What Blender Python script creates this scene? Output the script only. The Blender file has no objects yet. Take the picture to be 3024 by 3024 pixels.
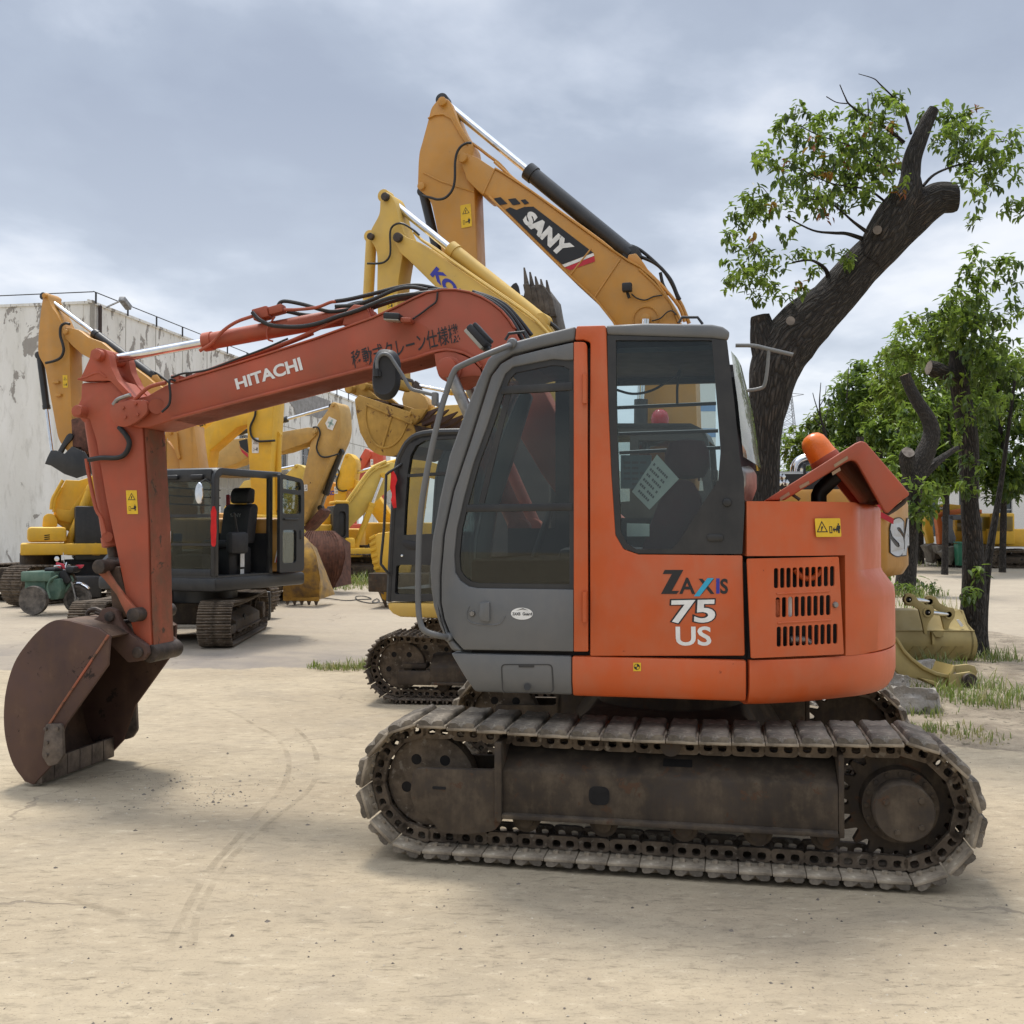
import bpy, bmesh, math, random
from mathutils import Vector, Matrix, noise, geometry
R = math.radians
sc = bpy.context.scene
COL = sc.collection
rng = random.Random(7)
# ------------------------------------------------------------------ camera
FP, CH, HOR = 3033.0, 1.65, 1565.0          # focal length (photo pixels), lens height, horizon row
PITCH = math.atan((HOR - 1512.0) / FP)
cd = bpy.data.cameras.new('camera'); cam = bpy.data.objects.new('camera', cd); COL.objects.link(cam)
cd.sensor_fit = 'HORIZONTAL'; cd.sensor_width = 36.0; cd.lens = 36.0 * FP / 3024.0
cd.clip_start = 0.05; cd.clip_end = 2000.0
cam.location = (0, 0, CH); cam.rotation_euler = (R(90) + PITCH, 0, 0)
sc.camera = cam
# ------------------------------------------------------------------ sky, sun, exposure
SUN_EL, SUN_AZ = R(66), R(-20)               # azimuth from +Y (away from the lens) towards +X
w = bpy.data.worlds.new('World'); sc.world = w; w.use_nodes = True
nt = w.node_tree; N = nt.nodes; L = nt.links; N.clear()
def nd(t, **k):
    n = N.new(t)
    for a, b in k.items(): setattr(n, a, b)
    return n
out = nd('ShaderNodeOutputWorld'); bsky = nd('ShaderNodeBackground'); bcl = nd('ShaderNodeBackground'); mx = nd('ShaderNodeMixShader')
sky = nd('ShaderNodeTexSky', sky_type='NISHITA'); sky.sun_disc = False; sky.sun_elevation = SUN_EL; sky.sun_rotation = SUN_AZ
L.new(sky.outputs[0], bsky.inputs[0]); bsky.inputs[1].default_value = 0.10
tc = nd('ShaderNodeTexCoord'); sep = nd('ShaderNodeSeparateXYZ'); L.new(tc.outputs['Generated'], sep.inputs[0])
def mth(op, a, b=None, clamp=False):
    m = nd('ShaderNodeMath', operation=op); m.use_clamp = clamp
    for i, v in enumerate((a, b)):
        if v is None: continue
        if isinstance(v, (int, float)): m.inputs[i].default_value = v
        else: L.new(v, m.inputs[i])
    return m.outputs[0]
zz = mth('ADD', mth('MAXIMUM', sep.outputs[2], 0.0), 0.22)
cmb = nd('ShaderNodeCombineXYZ'); L.new(mth('DIVIDE', sep.outputs[0], zz), cmb.inputs[0]); L.new(mth('DIVIDE', sep.outputs[1], zz), cmb.inputs[1])
cmb.inputs[2].default_value = 6.6
n1 = nd('ShaderNodeTexNoise'); n1.inputs['Scale'].default_value = .95; n1.inputs['Detail'].default_value = 9; n1.inputs['Roughness'].default_value = 0.53; n1.inputs['Distortion'].default_value = 0.25
n2 = nd('ShaderNodeTexNoise'); n2.inputs['Scale'].default_value = 3.1; n2.inputs['Detail'].default_value = 5; n2.inputs['Roughness'].default_value = 0.5
L.new(cmb.outputs[0], n1.inputs['Vector']); L.new(cmb.outputs[0], n2.inputs['Vector'])
cv = mth('ADD', mth('MULTIPLY', n1.outputs[0], 0.74), mth('MULTIPLY', n2.outputs[0], 0.26))
rp = nd('ShaderNodeValToRGB'); L.new(cv, rp.inputs[0])
e = rp.color_ramp.elements
e[0].position = 0.385; e[0].color = (0.285, 0.32, 0.39, 1)
e[1].position = 0.585; e[1].color = (0.70, 0.705, 0.72, 1)
for p, c in ((0.44, (0.32, 0.36, 0.43)), (0.485, (0.42, 0.46, 0.53)), (0.52, (0.53, 0.56, 0.615)), (0.55, (0.645, 0.66, 0.69))):
    q = e.new(p); q.color = (*c, 1)
# the cloud deck is thinner and brighter towards the horizon
hz = mth('SUBTRACT', 1.0, mth('MULTIPLY', mth('MAXIMUM', sep.outputs[2], 0.0), 2.6), clamp=True)
mxh = nd('ShaderNodeMix', data_type='RGBA'); L.new(mth('MULTIPLY', hz, 0.55), mxh.inputs['Factor'])
L.new(rp.outputs[0], mxh.inputs['A']); mxh.inputs['B'].default_value = (0.66, 0.685, 0.725, 1)
# an overcast sky is brightest overhead; added dimming behind the lens cuts front fill
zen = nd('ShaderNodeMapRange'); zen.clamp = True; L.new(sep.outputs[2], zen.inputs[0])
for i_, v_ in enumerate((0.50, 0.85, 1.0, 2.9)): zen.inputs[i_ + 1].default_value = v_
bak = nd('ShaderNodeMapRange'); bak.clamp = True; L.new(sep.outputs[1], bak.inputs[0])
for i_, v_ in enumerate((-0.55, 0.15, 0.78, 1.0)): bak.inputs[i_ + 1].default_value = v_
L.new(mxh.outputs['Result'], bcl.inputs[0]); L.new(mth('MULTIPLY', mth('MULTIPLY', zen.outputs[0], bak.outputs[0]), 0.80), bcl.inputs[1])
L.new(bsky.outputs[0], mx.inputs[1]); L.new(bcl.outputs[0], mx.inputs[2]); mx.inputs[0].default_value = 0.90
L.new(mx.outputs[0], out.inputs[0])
sl = bpy.data.lights.new('sun', 'SUN'); sun = bpy.data.objects.new('sun', sl); COL.objects.link(sun)
sl.energy = 2.0; sl.angle = R(12); sl.color = (1.0, 0.95, 0.87)
sun.rotation_euler = Vector((math.sin(SUN_AZ) * math.cos(SUN_EL), math.cos(SUN_AZ) * math.cos(SUN_EL), math.sin(SUN_EL))).to_track_quat('Z', 'Y').to_euler()
sc.view_settings.view_transform = 'Standard'; sc.view_settings.look = 'None'; sc.view_settings.gamma = 1.0
sc.view_settings.exposure = 0.84
sc.render.engine = 'CYCLES'
sc.cycles.max_bounces = 8; sc.cycles.transparent_max_bounces = 24; sc.cycles.use_denoising = True
sc.cycles.caustics_reflective = False; sc.cycles.caustics_refractive = False

# ------------------------------------------------------------------ helpers: photo pixels -> places
FWD = Vector((0, math.cos(PITCH), math.sin(PITCH))); UPV = Vector((0, -math.sin(PITCH), math.cos(PITCH))); RGT = Vector((1, 0, 0))
def ray(px, py): return RGT * ((px - 1512) / FP) + UPV * (-(py - 1512) / FP) + FWD
def gnd(px, py, z=0.0):
    d = ray(px, py); t = (z - CH) / d.z; return Vector((d.x * t, d.y * t, z))
def at(px, py, Y):
    d = ray(px, py); t = Y / d.y; return Vector((d.x * t, Y, CH + d.z * t))
class Fr:
    """A thing's own frame: local x along it, y away from the lens, z up."""
    def __init__(s, ox, oy, yaw_deg):
        a = R(yaw_deg); s.o = Vector((ox, oy, 0)); s.yaw = a
        s.ux = Vector((math.cos(a), -math.sin(a), 0)); s.uy = Vector((math.sin(a), math.cos(a), 0))
    def loc(s, wv): r = wv - s.o; return Vector((r.dot(s.ux), r.dot(s.uy), r.z))
    def P(s, px, py, y):
        d = ray(px, py); C = Vector((0, 0, CH)); t = (y + (s.o - C).dot(s.uy)) / d.dot(s.uy)
        p = s.loc(C + d * t); return (p.x, p.z)
    def P3(s, px, py, y): x, z = s.P(px, py, y); return Vector((x, y, z))
    def PX(s, px, py, x):
        d = ray(px, py); C = Vector((0, 0, CH)); t = (x + (s.o - C).dot(s.ux)) / d.dot(s.ux)
        p = s.loc(C + d * t); return p
    def T(s, pts, y): return [s.P(a, b, y) for a, b in pts]
    def T3(s, pts, y): return [s.P3(a, b, y) for a, b in pts]
    def ln(s, npx, px, py, y):  # length of npx photo pixels at that place
        a = s.P3(px, py, y); b = s.P3(px, py + npx, y); return (a - b).length

# ------------------------------------------------------------------ helpers: objects
def tag(o, label=None, cat=None, group=None, kind=None):
    if label: o['label'] = label
    if cat: o['category'] = cat
    if group: o['group'] = group
    if kind: o['kind'] = kind
    return o
def root(name, fr, label, cat, group=None, z=0):
    o = bpy.data.objects.new(name, None); COL.objects.link(o); o.empty_display_size = 0.3
    o.location = (fr.o.x, fr.o.y, z); o.rotation_euler = (0, 0, -fr.yaw)
    return tag(o, label, cat, group)
def children(o): return [c for c in bpy.data.objects if c.parent is o]
def copy_tree(o, parent=None):
    c = o.copy(); COL.objects.link(c); c.parent = parent
    for ch in children(o): copy_tree(ch, c)
    return c
def rnd(poly, r, n=4):
    out = []; m = len(poly)
    for i in range(m):
        p0, p1, p2 = Vector(poly[i - 1]), Vector(poly[i]), Vector(poly[(i + 1) % m])
        rr = r[i] if isinstance(r, (list, tuple)) else r
        a, b = p0 - p1, p2 - p1
        d = min(rr, a.length * .48, b.length * .48)
        if d < 1e-5: out.append(tuple(p1)); continue
        q0 = p1 + a.normalized() * d; q2 = p1 + b.normalized() * d
        for k in range(n + 1):
            t = k / n; out.append(tuple(q0 * (1 - t) ** 2 + p1 * 2 * t * (1 - t) + q2 * t * t))
    return out
def cr(pts, n=6):
    pts = [Vector(p) for p in pts]
    if len(pts) < 3: return pts
    P = [pts[0] * 2 - pts[1]] + pts + [pts[-1] * 2 - pts[-2]]; out = []
    for i in range(1, len(P) - 2):
        a, b, c, d = P[i - 1:i + 3]
        for k in range(n):
            t = k / n
            out.append(.5 * ((2 * b) + (c - a) * t + (2 * a - 5 * b + 4 * c - d) * t * t + (3 * b - a - 3 * c + d) * t ** 3))
    out.append(pts[-1]); return out
def circ(cx, cz, r, n=20, a0=0, a1=360):
    m = n if abs(a1 - a0) == 360 else n + 1
    return [(cx + r * math.cos(R(a0 + (a1 - a0) * k / n)), cz + r * math.sin(R(a0 + (a1 - a0) * k / n))) for k in range(m)]
class MB:
    def __init__(s): s.v = []; s.f = []; s.m = []; s.mi = 0
    def mat(s, i): s.mi = i; return s
    def raw(s, vs, fs, M=None):
        o = len(s.v); s.v += [tuple((M @ Vector(v)) if M else v) for v in vs]
        s.f += [tuple(i + o for i in f) for f in fs]; s.m += [s.mi] * len(fs); return s
    def solid(s, vs, fs, bev=0, M=None, seg=2, ang=30):
        bm = bmesh.new(); V = [bm.verts.new(v) for v in vs]
        for f in fs:
            try: bm.faces.new([V[i] for i in f])
            except ValueError: pass
        bmesh.ops.recalc_face_normals(bm, faces=bm.faces)
        if bev:
            es = [e for e in bm.edges if len(e.link_faces) == 2 and e.calc_face_angle(0) > R(ang)]
            bmesh.ops.bevel(bm, geom=es, offset=bev, offset_type='OFFSET', segments=seg, profile=.5, affect='EDGES', clamp_overlap=True)
        bm.verts.index_update()
        s.raw([v.co[:] for v in bm.verts], [[v.index for v in f.verts] for f in bm.faces], M); bm.free(); return s
    def prism(s, poly, y0, y1, bev=0, holes=None, M=None, seg=2):
        n = len(poly)
        if not holes:
            vs = [(a, y0, b) for a, b in poly] + [(a, y1, b) for a, b in poly]
            fs = [list(range(n)), list(range(2 * n - 1, n - 1, -1))] + [[i, (i + 1) % n, n + (i + 1) % n, n + i] for i in range(n)]
            return s.solid(vs, fs, bev, M, seg)
        loops = [poly] + holes; flat = [p for l in loops for p in l]; K = len(flat)
        tri = geometry.tessellate_polygon([[Vector((a, b, 0)) for a, b in l] for l in loops])
        vs = [(a, y0, b) for a, b in flat] + [(a, y1, b) for a, b in flat]
        fs = [list(t) for t in tri] + [[i + K for i in reversed(t)] for t in tri]; o = 0
        for l in loops:
            m = len(l); fs += [[o + i, o + (i + 1) % m, K + o + (i + 1) % m, K + o + i] for i in range(m)]; o += m
        return s.solid(vs, fs, 0, M)
    def box(s, x0, x1, y0, y1, z0, z1, bev=0, M=None):
        return s.prism([(x0, z0), (x1, z0), (x1, z1), (x0, z1)], y0, y1, bev, None, M)
    def loft(s, secs, caps=True, closed=True, bev=0, M=None):
        n = len(secs[0]); vs = [tuple(p) for q in secs for p in q]; fs = []
        for k in range(len(secs) - 1):
            for i in range(n if closed else n - 1):
                j = (i + 1) % n; fs.append([k * n + i, k * n + j, (k + 1) * n + j, (k + 1) * n + i])
        if caps: fs += [list(range(n)), list(range(len(vs) - 1, len(vs) - n - 1, -1))]
        return s.solid(vs, fs, bev, M)
    def tube(s, pts, r, n=8, sm=0, M=None):
        pts = cr(pts, sm) if sm else [Vector(p) for p in pts]
        m = len(pts); t = [(pts[min(i + 1, m - 1)] - pts[max(i - 1, 0)]).normalized() for i in range(m)]
        u = t[0].orthogonal().normalized(); secs = []
        for i in range(m):
            u = (u - t[i] * u.dot(t[i])).normalized(); v = t[i].cross(u)
            rr = r if isinstance(r, (int, float)) else (r(i / (m - 1)) if callable(r) else r[min(i, len(r) - 1)])
            secs.append([pts[i] + (u * math.cos(2 * math.pi * k / n) + v * math.sin(2 * math.pi * k / n)) * rr for k in range(n)])
        return s.loft(secs, M=M)
    def cyl(s, p0, p1, r, r1=None, n=20, bev=0, M=None):
        p0, p1 = Vector(p0), Vector(p1); t = (p1 - p0).normalized(); u = t.orthogonal().normalized(); v = t.cross(u)
        secs = [[p + (u * math.cos(2 * math.pi * k / n) + v * math.sin(2 * math.pi * k / n)) * q for k in range(n)] for p, q in ((p0, r), (p1, r if r1 is None else r1))]
        return s.loft(secs, bev=bev, M=M)
    def lathe(s, prof, p0, axis, n=28, M=None):   # prof: (radius, along axis)
        p0 = Vector(p0); t = Vector(axis).normalized(); u = t.orthogonal().normalized(); v = t.cross(u)
        return s.loft([[p0 + t * a + (u * math.cos(2 * math.pi * k / n) + v * math.sin(2 * math.pi * k / n)) * max(q, 1e-4) for k in range(n)] for q, a in prof], M=M)
    def flat(s, poly, y, M=None):                 # one face in the plane y, facing the lens
        vs = [(a, y, b) for a, b in poly]
        ar = sum(poly[i - 1][0] * poly[i][1] - poly[i][0] * poly[i - 1][1] for i in range(len(poly)))
        f = list(range(len(poly)));
        if ar < 0: f.reverse()
        return s.raw(vs, [f], M)
    def ring(s, outer, inner, y, M=None):
        n = len(outer); return s.raw([(a, y, b) for a, b in outer] + [(a, y, b) for a, b in inner], [[i, (i + 1) % n, n + (i + 1) % n, n + i] for i in range(n)], M)
    def build(s, name, mats, parent=None, ang=38, smooth=True):
        me = bpy.data.meshes.new(name); me.from_pydata(s.v, [], s.f)
        for m in (mats if isinstance(mats, (list, tuple)) else [mats]): me.materials.append(m)
        me.polygons.foreach_set('material_index', s.m)
        if smooth:
            me.polygons.foreach_set('use_smooth', [True] * len(me.polygons)); me.update(); me.set_sharp_from_angle(angle=R(ang))
        me.update(); o = bpy.data.objects.new(name, me); COL.objects.link(o)
        if parent: o.parent = parent
        return o
_tc = {}
def text_geo(st, bold=0.0):
    if (st, bold) in _tc: return _tc[st, bold]
    cu = bpy.data.curves.new('t', 'FONT'); cu.body = st; cu.offset = bold; cu.resolution_u = 4
    o = bpy.data.objects.new('t', cu); COL.objects.link(o); dg = bpy.context.evaluated_depsgraph_get()
    me = bpy.data.meshes.new_from_object(o.evaluated_get(dg))
    vs = [v.co.copy() for v in me.vertices]; fs = [list(p.vertices) for p in me.polygons]
    bpy.data.objects.remove(o); bpy.data.curves.remove(cu); bpy.data.meshes.remove(me)
    x0 = min(v.x for v in vs); x1 = max(v.x for v in vs); y0 = min(v.y for v in vs); y1 = max(v.y for v in vs)
    g = ([((v.x - x0) / (x1 - x0), (v.y - y0) / (y1 - y0)) for v in vs], fs); _tc[st, bold] = g; return g
def letter(mb, st, BL, BR, TL, y, bold=0.0, TR=None):
    """text filling the parallelogram BL BR TL (local x,z) in the plane y, facing the lens"""
    uv, fs = text_geo(st, bold); BL, BR, TL = Vector(BL), Vector(BR), Vector(TL); TR = Vector(TR) if TR else BR + TL - BL
    vs = []
    for u, v in uv:
        p = (BL * (1 - u) + BR * u) * (1 - v) + (TL * (1 - u) + TR * u) * v; vs.append((p.x, y, p.y))
    mb.raw(vs, [list(reversed(f)) if False else f for f in fs])

# ------------------------------------------------------------------ helpers: materials
def newmat(name):
    m = bpy.data.materials.new(name); m.use_nodes = True; t = m.node_tree; t.nodes.clear()
    o = t.nodes.new('ShaderNodeOutputMaterial'); return m, t, o
class NT:
    def __init__(s, t): s.t = t
    def n(s, ty, **k):
        x = s.t.nodes.new(ty)
        for a, b in k.items(): setattr(x, a, b)
        return x
    def l(s, a, b): s.t.links.new(a, b)
    def noise(s, vec, scale, detail=5, rough=.55, dist=0.):
        x = s.n('ShaderNodeTexNoise'); s.l(vec, x.inputs['Vector'])
        for k, v in (('Scale', scale), ('Detail', detail), ('Roughness', rough), ('Distortion', dist)): x.inputs[k].default_value = v
        return x.outputs[0]
    def ramp(s, f, lo, hi, a=0., b=1.):
        x = s.n('ShaderNodeMapRange'); x.clamp = True; s.l(f, x.inputs[0])
        for i, v in enumerate((lo, hi, a, b)): x.inputs[i + 1].default_value = v
        return x.outputs[0]
    def mix(s, f, a, b, mode='MIX'):
        x = s.n('ShaderNodeMix', data_type='RGBA', blend_type=mode)
        for k, v in (('Factor', f), ('A', a), ('B', b)):
            i = [q for q in x.inputs if q.name == k and (q.type == 'RGBA' or k == 'Factor' and q.type == 'VALUE')][0]
            if isinstance(v, (int, float)): i.default_value = v
            elif isinstance(v, tuple): i.default_value = (*v[:3], 1)
            else: s.l(v, i)
        return [q for q in x.outputs if q.type == 'RGBA'][0]
    def math(s, op, a, b=0.):
        x = s.n('ShaderNodeMath', operation=op)
        for i, v in enumerate((a, b)):
            if isinstance(v, (int, float)): x.inputs[i].default_value = v
            else: s.l(v, x.inputs[i])
        return x.outputs[0]
    def bump(s, h, strength, dist=.01):
        x = s.n('ShaderNodeBump'); x.inputs['Strength'].default_value = strength; x.inputs['Distance'].default_value = dist; s.l(h, x.inputs['Height']); return x.outputs[0]
    def bsdf(s, o, col, rough=.5, metal=0., norm=None, spec=None):
        b = s.n('ShaderNodeBsdfPrincipled')
        for k, v in (('Base Color', col), ('Roughness', rough), ('Metallic', metal)):
            if isinstance(v, (int, float)): b.inputs[k].default_value = v
            elif isinstance(v, tuple): b.inputs[k].default_value = (*v[:3], 1)
            else: s.l(v, b.inputs[k])
        if norm is not None: s.l(norm, b.inputs['Normal'])
        if spec is not None: b.inputs['Specular IOR Level'].default_value = spec
        s.l(b.outputs[0], o.inputs[0]); return b
def paint(name, c, rough=.42, dust=.25, dustc=(.36, .31, .25), rust=0., rustc=(.07, .045, .03), fade=.25, sc_=1., bump=.15, metal=0.):
    """worn machine paint: faded areas, dust film, chips"""
    m, t, o = newmat(name); k = NT(t); g = k.n('ShaderNodeTexCoord'); v = g.outputs['Object']
    col = k.mix(k.ramp(k.noise(v, 1.7 * sc_, 4), .35, .68), tuple(x * (1 - fade * .45) for x in c), tuple(min(1, x * (1 + fade * .4) + fade * .012) for x in c))
    mp = k.n('ShaderNodeMapping'); k.l(v, mp.inputs[0]); mp.inputs['Scale'].default_value = (1, 1, .22)
    st = k.ramp(k.noise(mp.outputs[0], 9 * sc_, 5, .65), .45, .75)
    d1 = k.math('MULTIPLY', k.math('ADD', k.math('MULTIPLY', st, .6), k.ramp(k.noise(v, 5 * sc_, 6, .65), .4, .75)), dust)
    col = k.mix(d1, col, dustc)
    ro = k.math('ADD', rough, k.math('MULTIPLY', d1, .9))
    if rust > 0:
        rn = k.noise(v, 6 * sc_, 9, .72, .4); ch = k.ramp(rn, .72 - .3 * rust, .745 - .3 * rust)
        col = k.mix(ch, col, rustc); ro = k.math('ADD', ro, k.math('MULTIPLY', ch, .4))
    nb = k.bump(k.math('ADD', k.noise(v, 3 * sc_, 2), k.math('MULTIPLY', k.noise(v, 90 * sc_, 2), .04)), bump, .012)
    k.bsdf(o, col, ro, metal, nb); return m
def rough_mat(name, a, b, scale=8., rough=.85, bump=.5, metal=0., spots=None, dist=.01, lo=.35, hi=.65):
    m, t, o = newmat(name); k = NT(t); v = k.n('ShaderNodeTexCoord').outputs['Object']
    n_ = k.noise(v, scale, 8, .65); col = k.mix(k.ramp(n_, lo, hi), a, b)
    if spots: col = k.mix(k.ramp(k.noise(v, scale * 3.7, 5, .6), .58, .66), col, spots)
    k.bsdf(o, col, rough, metal, k.bump(k.noise(v, scale * 3, 8, .7), bump, dist)); return m
def plain(name, c, rough=.5, metal=0., emit=None):
    m, t, o = newmat(name); k = NT(t); v = k.n('ShaderNodeTexCoord').outputs['Object']
    f = k.ramp(k.noise(v, 14, 4, .6), .3, .7)
    k.bsdf(o, k.mix(f, tuple(x * .86 for x in c), tuple(min(1, x * 1.08) for x in c)), k.ramp(f, 0, 1, rough * .85, min(1, rough * 1.15)), metal); return m
def glass(name, tint, refl=1.0, film=0., filmc=(.2, .22, .22)):
    m, t, o = newmat(name); k = NT(t)
    tr = k.n('ShaderNodeBsdfTransparent'); tr.inputs[0].default_value = (*tint, 1)
    gl = k.n('ShaderNodeBsdfGlossy'); gl.inputs['Roughness'].default_value = .015
    df = k.n('ShaderNodeBsdfDiffuse'); df.inputs[0].default_value = (*filmc, 1)
    v = k.n('ShaderNodeTexCoord').outputs['Object']
    m0 = k.n('ShaderNodeMixShader'); k.l(k.ramp(k.noise(v, 3.5, 6, .65), .3, .8, film * .3, film * 1.5), m0.inputs[0]); k.l(tr.outputs[0], m0.inputs[1]); k.l(df.outputs[0], m0.inputs[2])
    fr = k.n('ShaderNodeFresnel'); fr.inputs[0].default_value = 1.5
    m1 = k.n('ShaderNodeMixShader'); k.l(k.math('MULTIPLY', fr.outputs[0], refl), m1.inputs[0]); k.l(m0.outputs[0], m1.inputs[1]); k.l(gl.outputs[0], m1.inputs[2])
    k.l(m1.outputs[0], o.inputs[0]); return m
# ------------------------------------------------------------------ materials
ORANGE = paint('orange_paint', (.53, .088, .013), .42, .22, (.36, .23, .15), rust=.14, rustc=(.2, .03, .012), fade=.2, bump=.08)
ORANGE_OLD = paint('faded_orange_paint', (.37, .068, .027), .48, .32, (.22, .12, .085), rust=.16, rustc=(.1, .03, .02), fade=.35)
ORANGE_WORN = paint('worn_orange_paint', (.32, .078, .035), .55, .8, (.17, .11, .07), rust=.42, rustc=(.10, .06, .04), fade=.6, sc_=1.4)
GREY = paint('grey_cab_paint', (.115, .12, .124), .42, .28, (.22, .2, .18), fade=.22, bump=.05)
BLACK = paint('black_paint', (.014, .015, .017), .4, .12, (.16, .15, .13), fade=.3)
BLACK_MATT = plain('matt_black_plastic', (.016, .016, .018), .6)
RUBBER = plain('black_hose_rubber', (.014, .014, .014), .55)
CHROME = plain('chrome_rod', (.75, .76, .78), .13, 1.0)
STEEL = rough_mat('bare_steel', (.2, .19, .18), (.34, .33, .31), 12, .45, .2, .8)
PINM = rough_mat('greased_pin_steel', (.035, .028, .024), (.09, .065, .05), 14, .6, .4, .3)
TRACKM = rough_mat('dusty_track_steel', (.042, .031, .022), (.17, .13, .092), 7, .9, .6, 0, (.2, .17, .135))
TRACKF = paint('dusty_track_frame', (.032, .022, .015), .75, .7, (.125, .095, .064), rust=.42, rustc=(.075, .042, .024), fade=.6, sc_=1.5, bump=.4)
PADM = rough_mat('worn_rubber_pad', (.06, .05, .04), (.25, .212, .165), 6, .92, 1.0, 0, (.30, .26, .205), .015)
DARKVOID = plain('dark_void_shade', (.008, .007, .007), .9)  # near-black put in for the shade in holes, slots and machine insides
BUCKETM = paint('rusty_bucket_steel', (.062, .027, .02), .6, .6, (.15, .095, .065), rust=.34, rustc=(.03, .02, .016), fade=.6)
BUCKETIN = rough_mat('brown_bucket_inside', (.035, .021, .014), (.12, .068, .04), 5, .75, .6, .1)
CARTIP = rough_mat('worn_bucket_edge', (.07, .055, .045), (.19, .15, .12), 9, .6, .5, .3)
WHITE = plain('white_decal', (.74, .74, .72), .5)
INK = plain('black_decal', (.012, .012, .014), .45)
STICKY = plain('yellow_warning_decal', (.72, .46, .02), .45)
BLUE = plain('blue_decal', (.03, .035, .32), .45)
CYAN = plain('light_blue_decal', (.03, .36, .56), .45)
REDD = plain('red_decal', (.50, .02, .035), .45)
GLASS_C = glass('pale_tinted_glass', (.80, .88, .88), .8, .03)
GLASS_D = glass('dark_tinted_glass', (.70, .74, .72), 1.0, .015, (.12, .14, .15))
GLASS_R = glass('weathered_rear_glass', (.55, .60, .52), 1.0, .9, (.30, .33, .27))
MAROON = plain('maroon_seat_cloth', (.07, .013, .02), .9)
PLATEM = rough_mat('dust_caked_plate', (.15, .122, .09), (.44, .37, .28), 5, .95, .5, 0, (.5, .43, .33))
PAPER = plain('paper', (.66, .67, .64), .8)
AMBER = plain('amber_beacon_plastic', (.72, .16, .012), .28)
LENS = plain('lamp_lens', (.35, .33, .28), .15)
YSANY = paint('ochre_paint', (.50, .235, .035), .38, .22, (.33, .25, .15), rust=.1, rustc=(.15, .1, .05), fade=.22, bump=.05)
YKOM = paint('lemon_yellow_paint', (.60, .385, .072), .42, .2, (.36, .28, .17), rust=.12, rustc=(.12, .075, .03), fade=.25)
YBRT = paint('bright_yellow_paint', (.72, .42, .025), .4, .25, (.42, .29, .11), rust=.12, rustc=(.2, .12, .05), fade=.25)
YTAN = paint('tan_yellow_paint', (.52, .315, .085), .45, .3, (.3, .22, .13), rust=.22, rustc=(.12, .07, .03), fade=.35)
YPALE = paint('pale_yellow_paint', (.66, .47, .09), .4, .2, (.45, .35, .16), fade=.25)
YBKT = paint('worn_yellow_bucket', (.44, .245, .035), .55, .4, (.2, .12, .05), rust=.42, rustc=(.12, .06, .025), fade=.5, sc_=1.6)
YOLIVE = paint('olive_yellow_primer', (.36, .275, .10), .5, .35, (.25, .21, .12), fade=.35)
RUSTY = rough_mat('red_brown_rust', (.055, .022, .014), (.15, .062, .04), 7, .85, .6)
REDP = paint('red_orange_paint', (.58, .07, .02), .45, .15, fade=.2)
CLOTH_RED = rough_mat('red_cloth', (.55, .012, .014), (.75, .03, .03), 6, .9, .2)
# ------------------------------------------------------------------ excavator pieces
def pad_shoe_mesh(p, wd, seed):
    mb = MB(); mb.box(-p * .49, p * .49, -wd / 2, wd / 2, 0, .018, .004)
    for t in (-.032, .03):
        for yy in (-1, 1): mb.cyl((t, yy * (wd / 2 - .085), -.016), (t, yy * (wd / 2 - .085), .004), .0135, n=6)
    mb.mat(1); xs = [-.066, -.065, -.056, -.03, -.011, 0, .011, .03, .056, .065, .066]; secs = []
    ys = [-.5, -.485, -.45, -.38, -.25, -.1, .1, .25, .38, .45, .485, .5]
    for yy in ys:
        end = max(0, (abs(yy) - .44) / .06); prof = []
        for x in xs:
            h = .047 if abs(x) < .057 else (.038 if abs(x) < .0655 else .02)
            if abs(x) < .012: h -= end * (.024 if abs(x) < .005 else .010)
            if end > .5: h -= .006 * end
            nz = noise.noise(Vector((x * 38 + seed * 9.1, yy * 16, seed)))
            h += nz * .006 * (1 if h > .03 else 0)
            xx = x * (1 + .09 * noise.noise(Vector((yy * 18, seed * 5.7, x * 4)))) if h > .03 else x
            prof.append((xx, yy * wd + .006 * noise.noise(Vector((x * 30, seed, yy))), h))
        prof += [(.066, yy * wd, .015), (-.066, yy * wd, .015)]; secs.append(prof)
    mb.loft(secs); return mb
def bar_shoe_mesh(p, wd):
    mb = MB(); mb.box(-p * .49, p * .49, -wd / 2, wd / 2, 0, .012, .003)
    for t in (-.40, -.02, .36): mb.prism([(p * t - .012, .01), (p * t + .012, .01), (p * t + .006, .036), (p * t - .006, .036)], -wd / 2, wd / 2, .002)
    for t in (-.2, .2):
        for yy in (-.25, .25): mb.cyl((p * t, yy * wd, -.012), (p * t, yy * wd, .002), .012, n=6)
    return mb
_shoe = {}
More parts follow.
